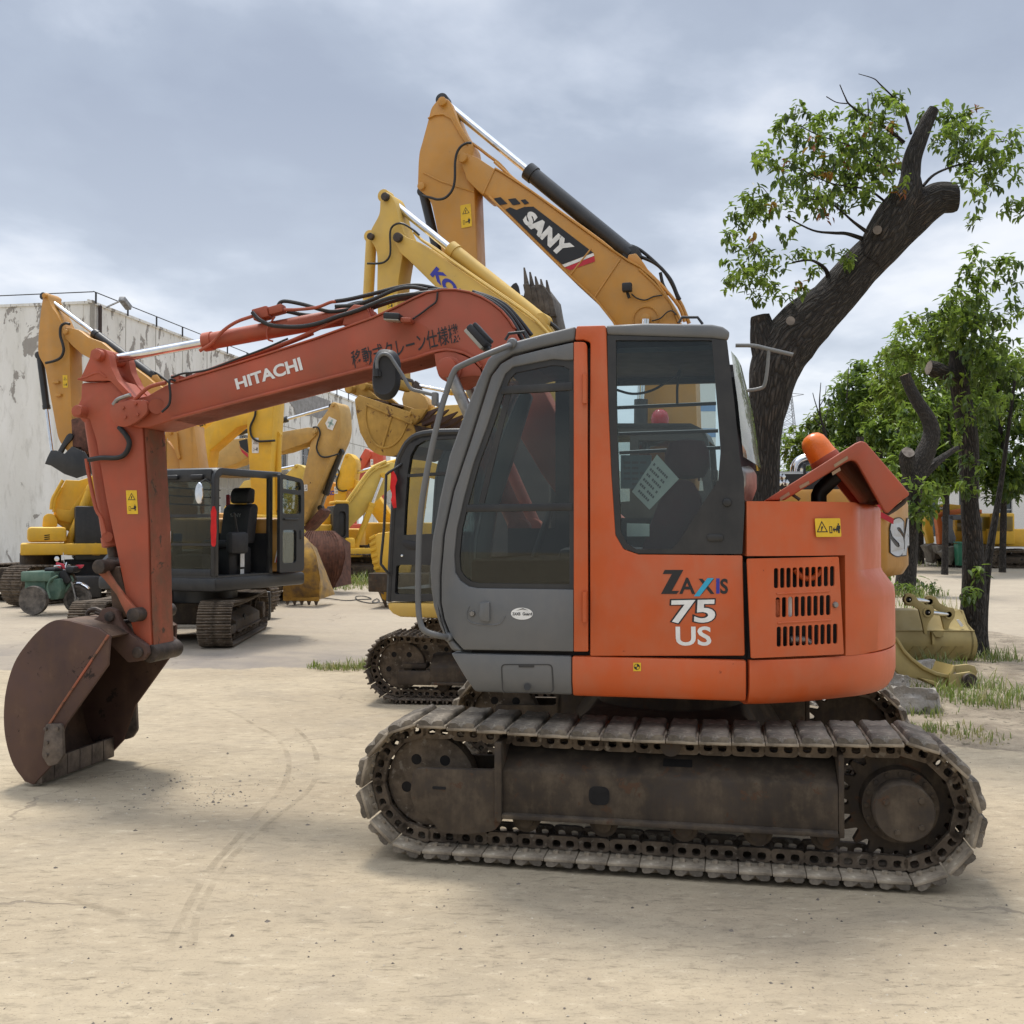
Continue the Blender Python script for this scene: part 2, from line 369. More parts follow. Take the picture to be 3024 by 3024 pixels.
def make_track(rt, y0, y1, xa, xb, Rr, p=.152, style='bar', out=-1, mats=None, detail=True, sag=.03, name='crawler_track'):
    """chain of links with its shoes, on an idler (xa) and a sprocket (xb)"""
    wd = y1 - y0; yc = (y0 + y1) / 2; T = .048 if style == 'pad' else .036; rp = Rr - T
    Ls = xb - xa; arc = math.pi * rp; tot = 2 * Ls + 2 * arc; n = round(tot / p); p = tot / n
    def path(q):
        q %= tot
        if q < Ls: return xa + q, T, 0, -1
        q -= Ls
        if q < arc: a = q / rp; return xb + rp * math.sin(a), Rr - rp * math.cos(a), math.sin(a), -math.cos(a)
        q -= arc
        if q < Ls:
            u = q / Ls; return xb - q, Rr + rp - sag * 4 * u * (1 - u), 0, 1
        a = (q - Ls) / rp; return xa - rp * math.sin(a), Rr + rp * math.cos(a), -math.sin(a), math.cos(a)
    key = (style, round(wd, 3), round(p, 4), id(mats))
    sm, ch = mats or (TRACKM, PADM), MB()
    lh = .075
    if detail:
        r_ = .03; body = rnd([(-p * .52, -lh), (p * .52, -lh), (p * .52, -.008), (-p * .52, -.008)], .028, 3)
        hol = [rnd([(c - .021, -.018), (c + .021, -.018), (c + .021, -.055), (c - .021, -.055)], .016, 2)[::-1] for c in (-.034, .034)]
        lk = MB(); lk.prism(body, -.016, .016, 0, hol)
    else:
        lk = MB(); lk.box(-p * .5, p * .5, -.016, .016, -lh, -.006)
    for i in range(n):
        x, z, nx, nz = path((i + .5) * p); th = math.atan2(nx, nz); M0 = Matrix.Translation((x, yc, z)) @ Matrix.Rotation(th, 4, 'Y')
        for yy in (-.085, .085): ch.raw(lk.v, lk.f, M0 @ Matrix.Translation((0, yy, 0)))
        ch.cyl(M0 @ Vector((p * .5, -.1, -.042)), M0 @ Vector((p * .5, .1, -.042)), .02, n=8)
    co = ch.build(name, TRACKM, rt, 30)
    if key not in _shoe:
        _shoe[key] = [(pad_shoe_mesh(p, wd, k) if style == 'pad' else bar_shoe_mesh(p, wd)).build('track_shoe', list(sm), co, 45) for k in range(5 if style == 'pad' else 1)]
        src = _shoe[key]; fresh = list(src)
    else: src, fresh = _shoe[key], []
    for i in range(n):
        x, z, nx, nz = path((i + .5) * p); s0 = src[(i * 7 + i // 3) % len(src)]
        o = fresh.pop(fresh.index(s0)) if s0 in fresh else s0.copy()
        if o is not s0: COL.objects.link(o)
        o.parent = co; o.location = (x, yc, z); o.rotation_euler = (0, math.atan2(nx, nz) + rng.uniform(-.02, .02), 0)
    return co, rp - lh, yc
def wheels(rt, xa, xb, Rr, ri, yc, out, teeth=21, hubr=.135):
    """front idler and toothed drive sprocket with its motor hub"""
    mb = MB(); mb.lathe([(.02, -.06), (ri - .03, -.06), (ri, -.05), (ri, .05), (ri - .03, .06), (.02, .06)], (xa, yc, Rr), (0, 1, 0), 40)
    mb.mat(1)
    for a in (55, 125, 195, 265, 335): mb.cyl((xa + ri * .58 * math.cos(R(a)), yc - .0615, Rr + ri * .58 * math.sin(R(a))), (xa + ri * .58 * math.cos(R(a)), yc + .0615, Rr + ri * .58 * math.sin(R(a))), ri * .12, n=14)
    mb.build('idler_wheel', [TRACKM, DARKVOID], rt)
    g = []
    for k in range(teeth * 4):
        a = 2 * math.pi * k / (teeth * 4); q = ri + (.03 if k % 4 in (0, 1) else -.022) + .02; g.append((xb + q * math.cos(a), Rr + q * math.sin(a)))
    s = MB(); s.prism(g, yc - .025, yc + .025, .004); s.lathe([(.02, 0), (ri * .78, 0), (ri * .74, .04), (.02, .045)], (xb, yc + out * .025, Rr), (0, out, 0), 36)
    sp = s.build('drive_sprocket', TRACKF, rt)
    h = MB(); y_ = yc + out * .07
    h.lathe([(.02, 0), (hubr * 1.28, 0), (hubr * 1.28, .02), (hubr, .025), (hubr, .13), (hubr * .95, .14), (.02, .14)], (xb, y_, Rr), (0, out, 0), 40)
    for k in range(16): a = 2 * math.pi * k / 16; h.cyl((xb + hubr * 1.15 * math.cos(a), y_ + out * .02, Rr + hubr * 1.15 * math.sin(a)), (xb + hubr * 1.15 * math.cos(a), y_ + out * .032, Rr + hubr * 1.15 * math.sin(a)), .011, n=6)
    for a in (40, 150, 250, 320): a = R(a); h.cyl((xb + hubr * .7 * math.cos(a), y_ + out * .14, Rr + hubr * .7 * math.sin(a)), (xb + hubr * .7 * math.cos(a), y_ + out * .148, Rr + hubr * .7 * math.sin(a)), .014, n=6)
    h.build('motor_hub', TRACKF, sp)
def rollers(parent, xs, z, yc, r=.06, hw=.14):
    for x in xs:
        m = MB(); m.lathe([(.02, -hw), (.04, -hw), (.045, -hw + .03), (r, -hw + .035), (r, -.05), (r * .8, -.04), (r * .8, .04), (r, .05), (r, hw - .035), (.045, hw - .03), (.04, hw), (.02, hw)], (x, yc, z), (0, 1, 0), 20)
        m.build('track_roller', TRACKF, parent)
def plain_frame(rt, xa, xb, Rr, yc, hw, out, mat=None):
    """box beam between idler and sprocket with roller row and idler yoke"""
    z0, z1 = Rr * .55, Rr * 1.32; y_ = yc + out * hw; yi = yc - out * hw
    m = MB()
    m.loft([[(x, y_, z0), (x, y_, z1 - .1), (x, yc + out * .02, z1), (x, yi, z1), (x, yi, z0)] for x in (xa + .30, xb - .30)], bev=.012)
    m.box(xa - .02, xa + .32, min(y_, y_ - out * .04), max(y_, y_ - out * .04), z0 - .02, z1 - .14, .02)
    m.box(xa + .32, xb - .32, min(y_ - out * .004, y_ + out * .03), max(y_ - out * .004, y_ + out * .03), z0 - .012, z0 + .012, .004)
    m.box(xa + .02, xa + .25, yc - .1, yc + .1, Rr * .93, Rr * 1.07, .01)
    m.mat(1); m.cyl(((xa + xb) / 2 - .3, y_ + out * .003, z0 + .16), ((xa + xb) / 2 - .3, y_ - out * .02, z0 + .16), .05, n=12)
    f = m.build('track_frame', [mat or TRACKF, DARKVOID], rt)
    nr = max(3, round((xb - xa) / .5)); rollers(f, [xa + .42 + (xb - xa - .84) * k / (nr - 1) for k in range(nr)], z0 - .035, yc, .06)
    rollers(f, [(xa + xb) / 2], z1 + .06, yc, .045, .06); return f
def pin(mb, c, y0, y1, r, n=18): mb.cyl((c[0], y0, c[1]), (c[0], y1, c[1]), r, n=n, bev=r * .12)
def hyd(rt, a, b, y, fb, rb, rr, bm, rm, name='hydraulic_cylinder', rodeye=None, flip=False):
    """barrel from a covering fraction fb of the way to b, rod for the rest; a, b local (x,z)"""
    A, B = Vector((a[0], y, a[1])), Vector((b[0], y, b[1])); q = A + (B - A) * fb; d = (B - A).normalized()
    m = MB(); m.cyl(A + d * rb * .3, q, rb, n=24); m.lathe([(rb * .6, 0), (rb * 1.13, .0), (rb * 1.13, rb * 1.1), (rr * 1.3, rb * 1.25)], q - d * rb * .9, d, 24)
    m.cyl((A.x, y - rb * .9, A.z), (A.x, y + rb * .9, A.z), rb * 1.1, n=20, bev=.006)
    o = m.build(name, bm, rt)
    m = MB(); m.cyl(q, B, rr, n=20); m.build('piston_rod', rm, o)
    m = MB(); m.cyl((B.x, y - rb * .8, B.z), (B.x, y + rb * .8, B.z), rr * 1.7, n=20, bev=.005); m.build('rod_eye', rodeye or bm, o); return o
def hose(rt, pts, r=.014, m=None, name='hydraulic_hose', sm=6, n=8):
    b = MB(); b.tube(pts, r, n, sm); return b.build(name, m or RUBBER, rt)
def person_poly(cx, cz, h):
    """small standing figure pictogram: head disc and body outline"""
    b = [(-.13, .78), (.13, .78), (.2, .74), (.2, .42), (.13, .42), (.11, 0), (.02, 0), (0, .38), (-.02, 0), (-.11, 0), (-.13, .42), (-.2, .42), (-.2, .74)]
    return [(cx + x * h, cz + z * h) for x, z in b], circ(cx, cz + .9 * h, .09 * h, 12)
def warning(rt, BL, BR, TL, y, vertical=True, base=None, name='warning_decal', parts=2):
    """plate with a triangle and a 'keep clear' figure"""
    BL, BR, TL = Vector(BL), Vector(BR), Vector(TL); U, V = BR - BL, TL - BL
    wq, hq = (1., V.length / U.length)
    def m(p): q = BL + U * p[0] / wq + V * p[1] / hq; return (q.x, q.y)
    mb = MB(); mb.flat([m(p) for p in rnd([(0, 0), (wq, 0), (wq, hq), (0, hq)], .05, 3)], y); mb.mat(1); y -= .0012
    if vertical: c1, c2, s = (.5, hq * .72), (.5, hq * .14), .42
    else: c1, c2, s = (.26, hq * .52), (.74, hq * .2), .27
    tri = [(c1[0] - s * .82, c1[1] - s * .62), (c1[0] + s * .82, c1[1] - s * .62), (c1[0], c1[1] + s * .82)]
    cx = sum(p[0] for p in tri) / 3; cz = sum(p[1] for p in tri) / 3; inn = [(cx + (x - cx) * .76, cz + (z - cz) * .76) for x, z in tri]
    mb.ring([m(p) for p in tri], [m(p) for p in inn], y)
    b, h = person_poly(c1[0], c1[1] - s * .45, s * .75); mb.flat([m((c1[0] + (p[0] - c1[0]) * .8 + (p[1] - c1[1]) * .3, p[1])) for p in b], y)
    hh = s * 1.25; b, h = person_poly(c2[0] + s * .62, c2[1], hh); mb.flat([m(p) for p in b], y); mb.flat([m(p) for p in h], y)
    bx = c2[0] - s * .75; mb.ring([m(p) for p in [(bx, c2[1]), (bx + s * .42, c2[1]), (bx + s * .42, c2[1] + hh * .7), (bx, c2[1] + hh * .7)]], [m(p) for p in [(bx + .03, c2[1] + .03), (bx + s * .42 - .03, c2[1] + .03), (bx + s * .42 - .03, c2[1] + hh * .7 - .03), (bx + .03, c2[1] + hh * .7 - .03)]], y)
    ax = bx + s * .5; az = c2[1] + hh * .35; mb.flat([m(p) for p in [(ax, az), (ax + .1 * s * 2.4, az + .1), (ax + .1 * s * 2.4, az + .03), (ax + s * .5, az + .03), (ax + s * .5, az + .1), (ax + s * .74, az), (ax + s * .5, az - .1), (ax + s * .5, az - .03), (ax + .1 * s * 2.4, az - .03), (ax + .1 * s * 2.4, az - .1)]], y)
    return mb.build(name, [base or STICKY, INK], rt, smooth=False)
def bucket(rt, prof, y0, y1, lip, mat, matin, teeth=5, tooth=(.2, .045), side_t=.025, ears=None, eary=None, pins=None, ribs=0, tdir=None, name='bucket', open_to=None):
    """prof: closed side outline (x,z), lip = index range of the open mouth edge a->b; sheet follows the rest"""
    a, b = lip; n = len(prof); idx = []; i = b
    while True:
        idx.append(i % n)
        if i % n == a: break
        i += 1
    shell = [Vector(prof[i]) for i in idx]
    m = MB()
    for ya, yb in ((y0, y0 + side_t), (y1 - side_t, y1)): m.prism(prof, ya, yb, .006)
    cen = sum((Vector(p) for p in prof), Vector((0, 0))) / n; inn = [p + (cen - p).normalized() * .03 for p in shell]
    m.mat(1); k = len(shell)
    m.prism([tuple(p) for p in shell] + [tuple(p) for p in reversed(inn)], y0 + side_t, y1 - side_t, 0)
    o = m.build(name, [mat, matin], rt)
    T = shell[-1]; d = Vector(tdir) if tdir else (Vector(prof[a]) - Vector(prof[(a - 1) % n])).normalized(); d.normalize(); nn = Vector((-d.y, d.x))
    for q in range(teeth):
        yc = y0 + (y1 - y0) * (q + .5) / teeth; tl, tw = tooth; t = MB()
        base = [T - d * .1 + nn * .035, T - d * .1 - nn * .035]; tip = T + d * tl
        secs = [[(base[0].x, yc - tw, base[0].y), (base[0].x, yc + tw, base[0].y), (base[1].x, yc + tw, base[1].y), (base[1].x, yc - tw, base[1].y)]]
        mid = T + d * tl * .35; secs.append([(mid.x + nn.x * .03, yc - tw, mid.y + nn.y * .03), (mid.x + nn.x * .03, yc + tw, mid.y + nn.y * .03), (mid.x - nn.x * .03, yc + tw, mid.y - nn.y * .03), (mid.x - nn.x * .03, yc - tw, mid.y - nn.y * .03)])
        secs.append([(tip.x + nn.x * .005, yc - tw * .5, tip.y + nn.y * .005), (tip.x + nn.x * .005, yc + tw * .5, tip.y + nn.y * .005), (tip.x - nn.x * .005, yc + tw * .5, tip.y - nn.y * .005), (tip.x - nn.x * .005, yc - tw * .5, tip.y - nn.y * .005)])
        t.loft(secs, bev=.004); t.build('tooth', CARTIP, o)
    if ears:
        for yy in eary:
            e_ = MB(); e_.prism(ears, yy - .025, yy + .025, .008); e_.build('hinge_ear', mat, o)
        if pins:
            e_ = MB()
            for c, r in pins: pin(e_, c, eary[0] - .05, eary[-1] + .05, r)
            e_.build('hinge_pin', PINM, o)
    return o
# ================================================================== the orange excavator in front
FM = Fr(.927, 6.07, 11.5); YS = -1.08
ex = root('crawler_excavator', FM, 'orange excavator with grey cab door, rubber padded tracks and bonnet propped open', 'excavator', 'excavators parked in the yard')
T = lambda pts, y=YS: FM.T(pts, y)
XA, XB, RR = -1.172, 1.122, .353
for y0, y1, o_ in ((-1.16, -.71, -1), (.71, 1.16, 1)):
    c_, ri, yc = make_track(ex, y0, y1, XA, XB, RR, .154, 'pad', o_, (PLATEM, PADM))
    wheels(ex, XA, XB, RR, ri, yc, o_, 21, .135)
    yo, yi = yc + o_ * .185, yc - o_ * .16
    m = MB()
    fz = [(x, s_) for x, s_ in ((-.77, 0), (.835, 0))]
    m.loft([[(x, yo, .235), (x, yo, .455), (x, yc + o_ * .02, .55), (x, yi, .55), (x, yi, .235)] for x, _ in fz], bev=.012)
    m.loft([[(x, yo + o_ * .035, .225), (x, yo + o_ * .035, .245), (x, yo - o_ * .003, .25), (x, yo - o_ * .003, .22)] for x in (-.765, .83)], bev=.004)
    m.prism([(.835, .215), (.86, .215), (.86, .6), (.835, .6)], min(yo, yi), max(yo, yi), .004)
    nose = rnd([(-1.238, .32), (-1.218, .450), (-.80, .458), (-.765, .56), (-.765, .21), (-.80, .16), (-.95, .135), (-1.08, .135), (-1.13, .20), (-1.205, .235)], .03, 3)
    m.prism(nose, min(yo + o_ * .025, yo - o_ * .02), max(yo + o_ * .025, yo - o_ * .02), .01)
    m.prism(nose, min(yi, yi + o_ * .03), max(yi, yi + o_ * .03), .01)
    m.box(-.80, -.765, min(yo + o_ * .04, yi), max(yo + o_ * .04, yi), .21, .60, .006)
    m.mat(1)
    yq = yo + o_ * .003
    for hx0, hx1, hz0, hz1, rd in ((-.335, -.235, .31, .40, .035), (-1.12, -1.05, .352, .366, .006)):
        yy = yq if hx0 > -1 else yo + o_ * .0275
        m.prism(rnd([(hx0, hz0), (hx1, hz0), (hx1, hz1), (hx0, hz1)], rd, 4), min(yy, yy - o_ * .02), max(yy, yy - o_ * .02))
    m.loft([[(x, yc + o_ * (.115 - dd), .5 + dd * .59), (x, yc + o_ * (.07 - dd), .527 + dd * .59), (x, yc + o_ * .07, .52), (x, yc + o_ * .11, .495)] for x, dd in ((.02, -.004), (.16, -.004))])
    f_ = m.build('track_frame', [TRACKF, DARKVOID], ex)
    rollers(f_, [-.66, -.27, .12, .47, .78], .205, yc, .07, .15)
    mr = MB(); mr.lathe([(.015, 0), (.05, 0), (.052, .05), (.03, .055), (.03, .16), (.05, .165), (.05, .21), (.015, .21)], (.06, yo - o_ * .02, .605), (0, -o_, 0), 22); mr.box(.02, .10, min(yc, yc - o_ * .05), max(yc, yc - o_ * .05), .54, .6, .005)
    mr.build('carrier_roller', TRACKF, f_)
m = MB(); m.loft([[(-.55, y, .42), (.55, y, .42), (.42, y, .66), (-.42, y, .66)] if abs(y) < .6 else [(-.75, y, .3), (.75, y, .3), (.62, y, .52), (-.62, y, .52)] for y in (-.78, -.45, .45, .78)], bev=.02)
m.cyl((0, 0, .62), (0, 0, .84), .42, n=40); m.build('undercarriage_centre', TRACKF, ex)
# ---- turntable body: skirts, counterweight, engine cover
def yzprism(mb, prof, xl, xr, bev=0, M=None):       # prof (y,z) closed; xl, xr functions of z
    mb.loft([[(f(z), y, z) for y, z in prof] for f in (xl, xr)], bev=bev, M=M)
SK = [(-1.08, 1.026), (-1.08, .90), (-1.055, .83), (-.9, .822), (-.06, .822), (-.06, 1.026)]
m = MB(); yzprism(m, SK, lambda z: -1.045 + (1.026 - z) * .62, lambda z: -.426, .012)
sk = m.build('front_skirt', GREY, ex)
hx = T(rnd([(1480, 1963), (1630, 1963), (1634, 2044), (1484, 2044)], 14)); m = MB()
m.ring(T(rnd([(1479, 1961), (1632, 1961), (1637, 2046), (1483, 2046)], 14), YS - .0025), T(rnd([(1482, 1964), (1628, 1964), (1632, 2044), (1486, 2044)], 12), YS - .0025), YS - .0025)
m.cyl(FM.P3(1557, 2029, YS - .004), FM.P3(1557, 2029, YS + .02), .017, n=16); m.flat(T([(1531, 1965), (1578, 1965), (1577, 1971), (1532, 1971)], YS - .003), YS - .003)
m.build('tool_hatch', BLACK, sk)
SK2 = [(-1.08, 1.026), (-1.08, .90), (-1.05, .825), (-.9, .815), (1.0, .815), (1.08, .90), (1.08, 1.026)]
m = MB(); yzprism(m, SK2, lambda z: -.4245, lambda z: .418, .012); sk2 = m.build('side_skirt', ORANGE, ex)
m = MB(); dq = T([(1870, 1982), (1893, 1982), (1893, 1957), (1870, 1957)], YS - .002); m.flat(dq, YS - .002); m.mat(1)
c0 = FM.P(1881, 1969, YS); rq = .0145
m.flat([c0, *[(c0[0] + rq * math.cos(R(a)), c0[1] + rq * math.sin(R(a))) for a in range(0, 91, 15)]], YS - .003); m.flat([c0, *[(c0[0] + rq * math.cos(R(a)), c0[1] + rq * math.sin(R(a))) for a in range(180, 271, 15)]], YS - .003)
m.ring(circ(*c0, rq, 20), circ(*c0, rq * .85, 20), YS - .003); m.build('lifting_mark_decal', [STICKY, INK], sk2, smooth=False)
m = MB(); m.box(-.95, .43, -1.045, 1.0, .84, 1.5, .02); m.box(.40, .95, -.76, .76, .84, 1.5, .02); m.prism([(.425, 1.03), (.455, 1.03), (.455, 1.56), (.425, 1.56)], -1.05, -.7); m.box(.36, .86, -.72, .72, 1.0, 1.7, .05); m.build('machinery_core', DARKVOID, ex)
def plan(x0, sc_=1.0, n=5):
    pts = [Vector(p) for p in ((.40, -1.085), (.50, -1.058), (.60, -1.018), (.75, -.932), (.90, -.81), (1.01, -.71), (1.11, -.57), (1.19, -.38), (1.238, -.18), (1.254, 0))]
    p2 = [p for p in cr(pts, 5) if p.x > x0 + .004]; half = [(p.x, p.y) for p in p2]
    q = [p for p in cr(pts, 5) if p.x <= x0 + .004][-1]; f = (x0 - q.x) / (half[0][0] - q.x); half = [(x0, q.y + (half[0][1] - q.y) * f)] + half; return half + [(x, -y) for x, y in reversed(half[:-1])]
def sweep_plan(mb, prof, x0, inner=.25, blend=None):
    """prof: (offset outwards, z) from bottom to top, swept round the tail; blend: the offset sets in between these two x"""
    pl = plan(x0); secs = []
    for i, (x, y) in enumerate(pl):
        a = Vector(pl[max(i - 1, 0)]); b = Vector(pl[min(i + 1, len(pl) - 1)]); t = (b - a).normalized(); nrm = Vector((t.y, -t.x)); f = 1
        if blend: f = min(1, max(0, (x - blend[0]) / (blend[1] - blend[0]))); f = f * f * (3 - 2 * f)
        sec = [(x + nrm.x * d * f, y + nrm.y * d * f, z) for d, z in prof]
        secs.append(sec + [(x - nrm.x * inner, y - nrm.y * inner, prof[-1][1]), (x - nrm.x * inner, y - nrm.y * inner, prof[0][1])])
    mb.loft(secs)
m = MB(); sweep_plan(m, [(-.10, .800), (-.035, .815), (-.012, .85), (0, .90), (0, 1.018), (-.004, 1.026)], .434)
sweep_plan(m, [(-.012, 1.027), (.0, 1.036), (.0, 1.30), (-.006, 1.345), (-.065, 1.425), (-.072, 1.446)], .905, .25, (.94, 1.10))
cw = m.build('counterweight', ORANGE, ex, 50)
m = MB(); sweep_plan(m, [(-.072, 1.4462), (-.072, 1.525)], .905, .25, (.94, 1.10)); sweep_plan(m, [(-.072, 1.5248), (-.072, 1.75), (-.076, 1.77), (-.09, 1.783), (-.12, 1.788)], .424, .25, (.94, 1.10))
m.box(.424, .95, -.78, .78, 1.70, 1.784, .02)
ec = m.build('engine_cover', ORANGE, ex, 50)
DA = math.atan2(.262, .475); _o = FM.o + FM.ux * .425 + FM.uy * -1.087; FDR = Fr(_o.x, _o.y, math.degrees(FM.yaw - DA))   # plane of the engine side door
def on_door(o): o.location = (.425, -1.087, 0); o.rotation_euler = (0, 0, DA); return o
wz = on_door(warning(ec, FDR.P(2410, 1586, -.032), FDR.P(2485, 1585, -.032), FDR.P(2406, 1531, -.032), -.032, vertical=False))
# ---- side panel with the model name, orange cab post
m = MB(); m.prism(T([(1743, 1012), (1741, 1300), (1742, 1938), (2200, 1937), (2193, 1640), (1885, 1637), (1842, 1622), (1818, 1580), (1806, 1400), (1797, 1200), (1791, 985), (1788, 960), (1702, 962), (1697, 1004), (1722, 1003), (1737, 1008)]), YS, YS + .05, .009)
sp = m.build('side_panel', ORANGE, ex)
yd = YS - .002; m = MB()
m.flat(T([(1963, 1683), (2018, 1683), (1984, 1745), (2006, 1745), (1998, 1754), (1952, 1754), (1984, 1695), (1957, 1695)], yd), yd)
letter(m, 'A', FM.P(2006, 1754, yd), FM.P(2053, 1754, yd), FM.P(2006, 1706, yd), yd, .02); letter(m, 'X', FM.P(2062, 1754, yd), FM.P(2110, 1754, yd), FM.P(2062, 1709, yd), yd, .03)
letter(m, 'S', FM.P(2127, 1754, yd), FM.P(2150, 1754, yd), FM.P(2127, 1709, yd), yd, .03)
m.mat(1); m.flat(T([(2049, 1761), (2066, 1761), (2108, 1707), (2089, 1707)], yd - .001), yd - .001)
m.mat(2); m.flat(T([(2115, 1753), (2125, 1753), (2125, 1708), (2115, 1708)], yd), yd)
letter(m.mat(0), '75', FM.P(1974, 1845, yd), FM.P(2115, 1843, yd), FM.P(1978, 1769, yd), yd, .062)
letter(m.mat(3), '75', FM.P(1979, 1841, yd - .001), FM.P(2111, 1839, yd - .001), FM.P(1983, 1773, yd - .001), yd - .001, .025)
letter(m, 'US', FM.P(1996, 1907, yd), FM.P(2101, 1907, yd), FM.P(1995, 1850, yd), yd, .022)
m.build('model_lettering', [INK, CYAN, BLUE, WHITE], sp, smooth=False)
# ---- engine side door with its slots
sl_ = []
for n_, xa_, ya_, xb_, yb_, h_ in ((10, 997, 95, 1418, 80, 152), (9, 1010, 315, 1388, 297, 152), (10, 1018, 535, 1440, 512, 152)):
    for k in range(n_):
        u = k / (n_ - 1); cx = 1900 + .3934 * (xa_ + (xb_ - xa_) * u); cy = 1640 + .3934 * (ya_ + (yb_ - ya_) * u)
        sl_.append(FDR.T(rnd([(cx - 6.8, cy), (cx - 6.8, cy + h_ * .3934), (cx + 6.8, cy + h_ * .3934), (cx + 6.8, cy)], 6.5, 3), -.014))
m = MB(); m.prism(FDR.T(rnd([(2207, 1650), (2219, 1944), (2492, 1932), (2477, 1644)], 5), -.014), -.014, -.006, 0, sl_)
for a, b in (((2293, 1754), (2449, 1746)), ((2296, 1840), (2453, 1831))): m.tube([FDR.P3(*a, -.014), FDR.P3(*b, -.014)], .005, 6)
sd = on_door(m.build('engine_side_door', ORANGE, ex, 30)); m = MB(); m.box(.0, .56, .07, .09, 1.04, 1.52); m.build('dark_slot_backing', DARKVOID, sd)  # dark panel added behind the slots in place of interior shade
m = MB(); m.lathe([(.001, .012), (.012, .012), (.016, .004), (.016, 0)], FDR.P3(2466, 1786, -.014), (0, -1, 0), 16); m.build('door_lock', STEEL, sd)
for nm_, pts_, r_, mt_ in (('filter_bowl', [(2290, 1770), (2292, 1830)], .02, ORANGE), ('coolant_bottle', [(2332, 1762), (2334, 1822)], .021, WHITE), ('engine_pipe', [(2345, 1680), (2370, 1705), (2400, 1706), (2425, 1685)], .014, ORANGE), ('engine_bracket', [(2330, 1890), (2375, 1890), (2395, 1905)], .02, STEEL)):
    m = MB(); m.tube(FDR.T3(pts_, .035), r_, 10, 4); m.build(nm_, mt_, sd)
# ---- cab: front pillar, roof bands, black rear quarter
m = MB()
m.prism(T([(1700, 962), (1605, 985), (1512, 1010), (1484, 1020), (1464, 1036), (1440, 1060), (1410, 1122), (1373, 1215), (1326, 1346), (1298, 1472), (1275, 1598), (1269, 1680), (1272, 1740), (1279, 1790), (1298, 1850), (1318, 1895), (1335, 1923), (1366, 1923), (1328, 1882), (1308, 1832), (1299, 1780), (1299, 1700), (1309, 1580), (1337, 1448), (1387, 1298), (1447, 1108), (1475, 1070), (1513, 1046), (1604, 1024), (1697, 1004)]), YS, YS + .07, .014)
m.prism(T([(1789, 960), (1904, 954), (2103, 957), (2135, 964), (2157, 980), (2147, 1004), (2101, 998), (1792, 988)]), YS, YS + .07, .014)
top = T([(1318, 1370), (1406, 1124), (1438, 1062), (1466, 1036), (1512, 1012), (1605, 986), (1703, 963), (1789, 957), (1904, 954), (2103, 957), (2140, 966)])[2:]
secs = []
for y, dz, dx in ((YS + .03, -.012, 0), (YS + .1, .012, 0), (-.8, .03, 0), (-.55, .035, 0), (-.3, .03, 0), (-.15, .01, 0), (-.07, -.015, 0)):
    secs.append([(x, y, z + dz) for x, z in top] + [(x, y, z + dz - .05) for x, z in reversed(top)])
m.loft(secs)
far = T([(1440, 1060), (1410, 1122), (1373, 1215), (1326, 1346), (1298, 1472), (1275, 1598), (1269, 1680), (1279, 1790), (1318, 1895), (1335, 1923), (1380, 1923), (1325, 1800), (1320, 1690), (1345, 1500), (1400, 1330), (1470, 1100)])
m.prism(far, -.13, -.07, .01)
cb = m.build('cab_frame', GREY, ex, 45)
m = MB()
m.prism(T([(1440, 1060), (1410, 1122), (1326, 1346), (1275, 1598), (1269, 1680), (1279, 1790), (1300, 1850), (1306, 1848), (1286, 1790), (1277, 1680), (1283, 1600), (1334, 1348), (1418, 1124), (1447, 1063)]), YS + .07, -.13); m.build('windscreen', GLASS_C, cb)
m = MB()
m.box(-1.0, .38, -1.04, -.07, 1.03, 1.06); m.box(-.95, .385, -.11, -.07, 1.06, 1.66); m.box(-.45, .385, -.115, -.072, 2.50, 2.6); m.box(-.66, -.54, -.115, -.07, 1.6, 2.6); m.box(-.40, -.31, -1.028, -.97, 1.04, 2.56)
m.box(.30, .385, -.12, -.066, 1.06, 2.56, .01); m.box(-.68, .33, -1.0, -.1, 2.535, 2.56); m.box(-.3, .3, -.14, -.11, 1.6, 1.72)
m.box(-.98, -.75, -.95, -.2, 1.06, 1.5, .05); m.box(-.6, -.1, -.42, -.14, 1.06, 1.55, .04); m.box(-.62, -.2, -1.0, -.85, 1.06, 1.42, .03)
m.tube([(-.7, -.6, 1.5), (-.62, -.55, 1.75)], .02); m.box(.05, .36, -.95, -.15, 1.06, 1.30, .03)
m.build('cab_lining', BLACK_MATT, cb)
outer = T(rnd([(1793, 989), (2101, 999), (2147, 1005), (2169, 1190), (2185, 1353), (2197, 1410), (2199, 1500), (2192, 1636), (1885, 1635), (1840, 1620), (1817, 1578), (1806, 1400), (1797, 1200)], 4))
inner = T([(1818, 1004), (2102, 1004), (2110, 1100), (2122, 1250), (2128, 1331), (2121, 1418), (2085, 1472), (2012, 1588), (1985, 1622), (1880, 1622), (1852, 1605), (1833, 1570), (1826, 1400), (1820, 1200)])
m = MB(); m.prism(outer, YS + .006, YS + .05, 0, [inner])
m.cyl(FM.P3(2147, 1484, YS + .006), FM.P3(2147, 1484, YS - .008), .021, n=20, bev=.006)
m.prism(T(rnd([(2088, 1578), (2136, 1578), (2136, 1598), (2088, 1598)], 9)), YS - .003, YS + .02, .004)
cp = m.build('rear_quarter_panel', BLACK, cb, 30)
m = MB(); m.prism(inner, YS + .022, YS + .027); m.build('rear_side_window', GLASS_C, cb)
m = MB()
for a, b in (((1822, 1204), (2115, 1191)), ((1827, 1282), (2121, 1272)), ((1829, 1337), (2127, 1322))): m.tube([FM.P3(*a, -.1), FM.P3(*b, -.1)], .011, 8)
m.build('window_guard', BLACK, cb)
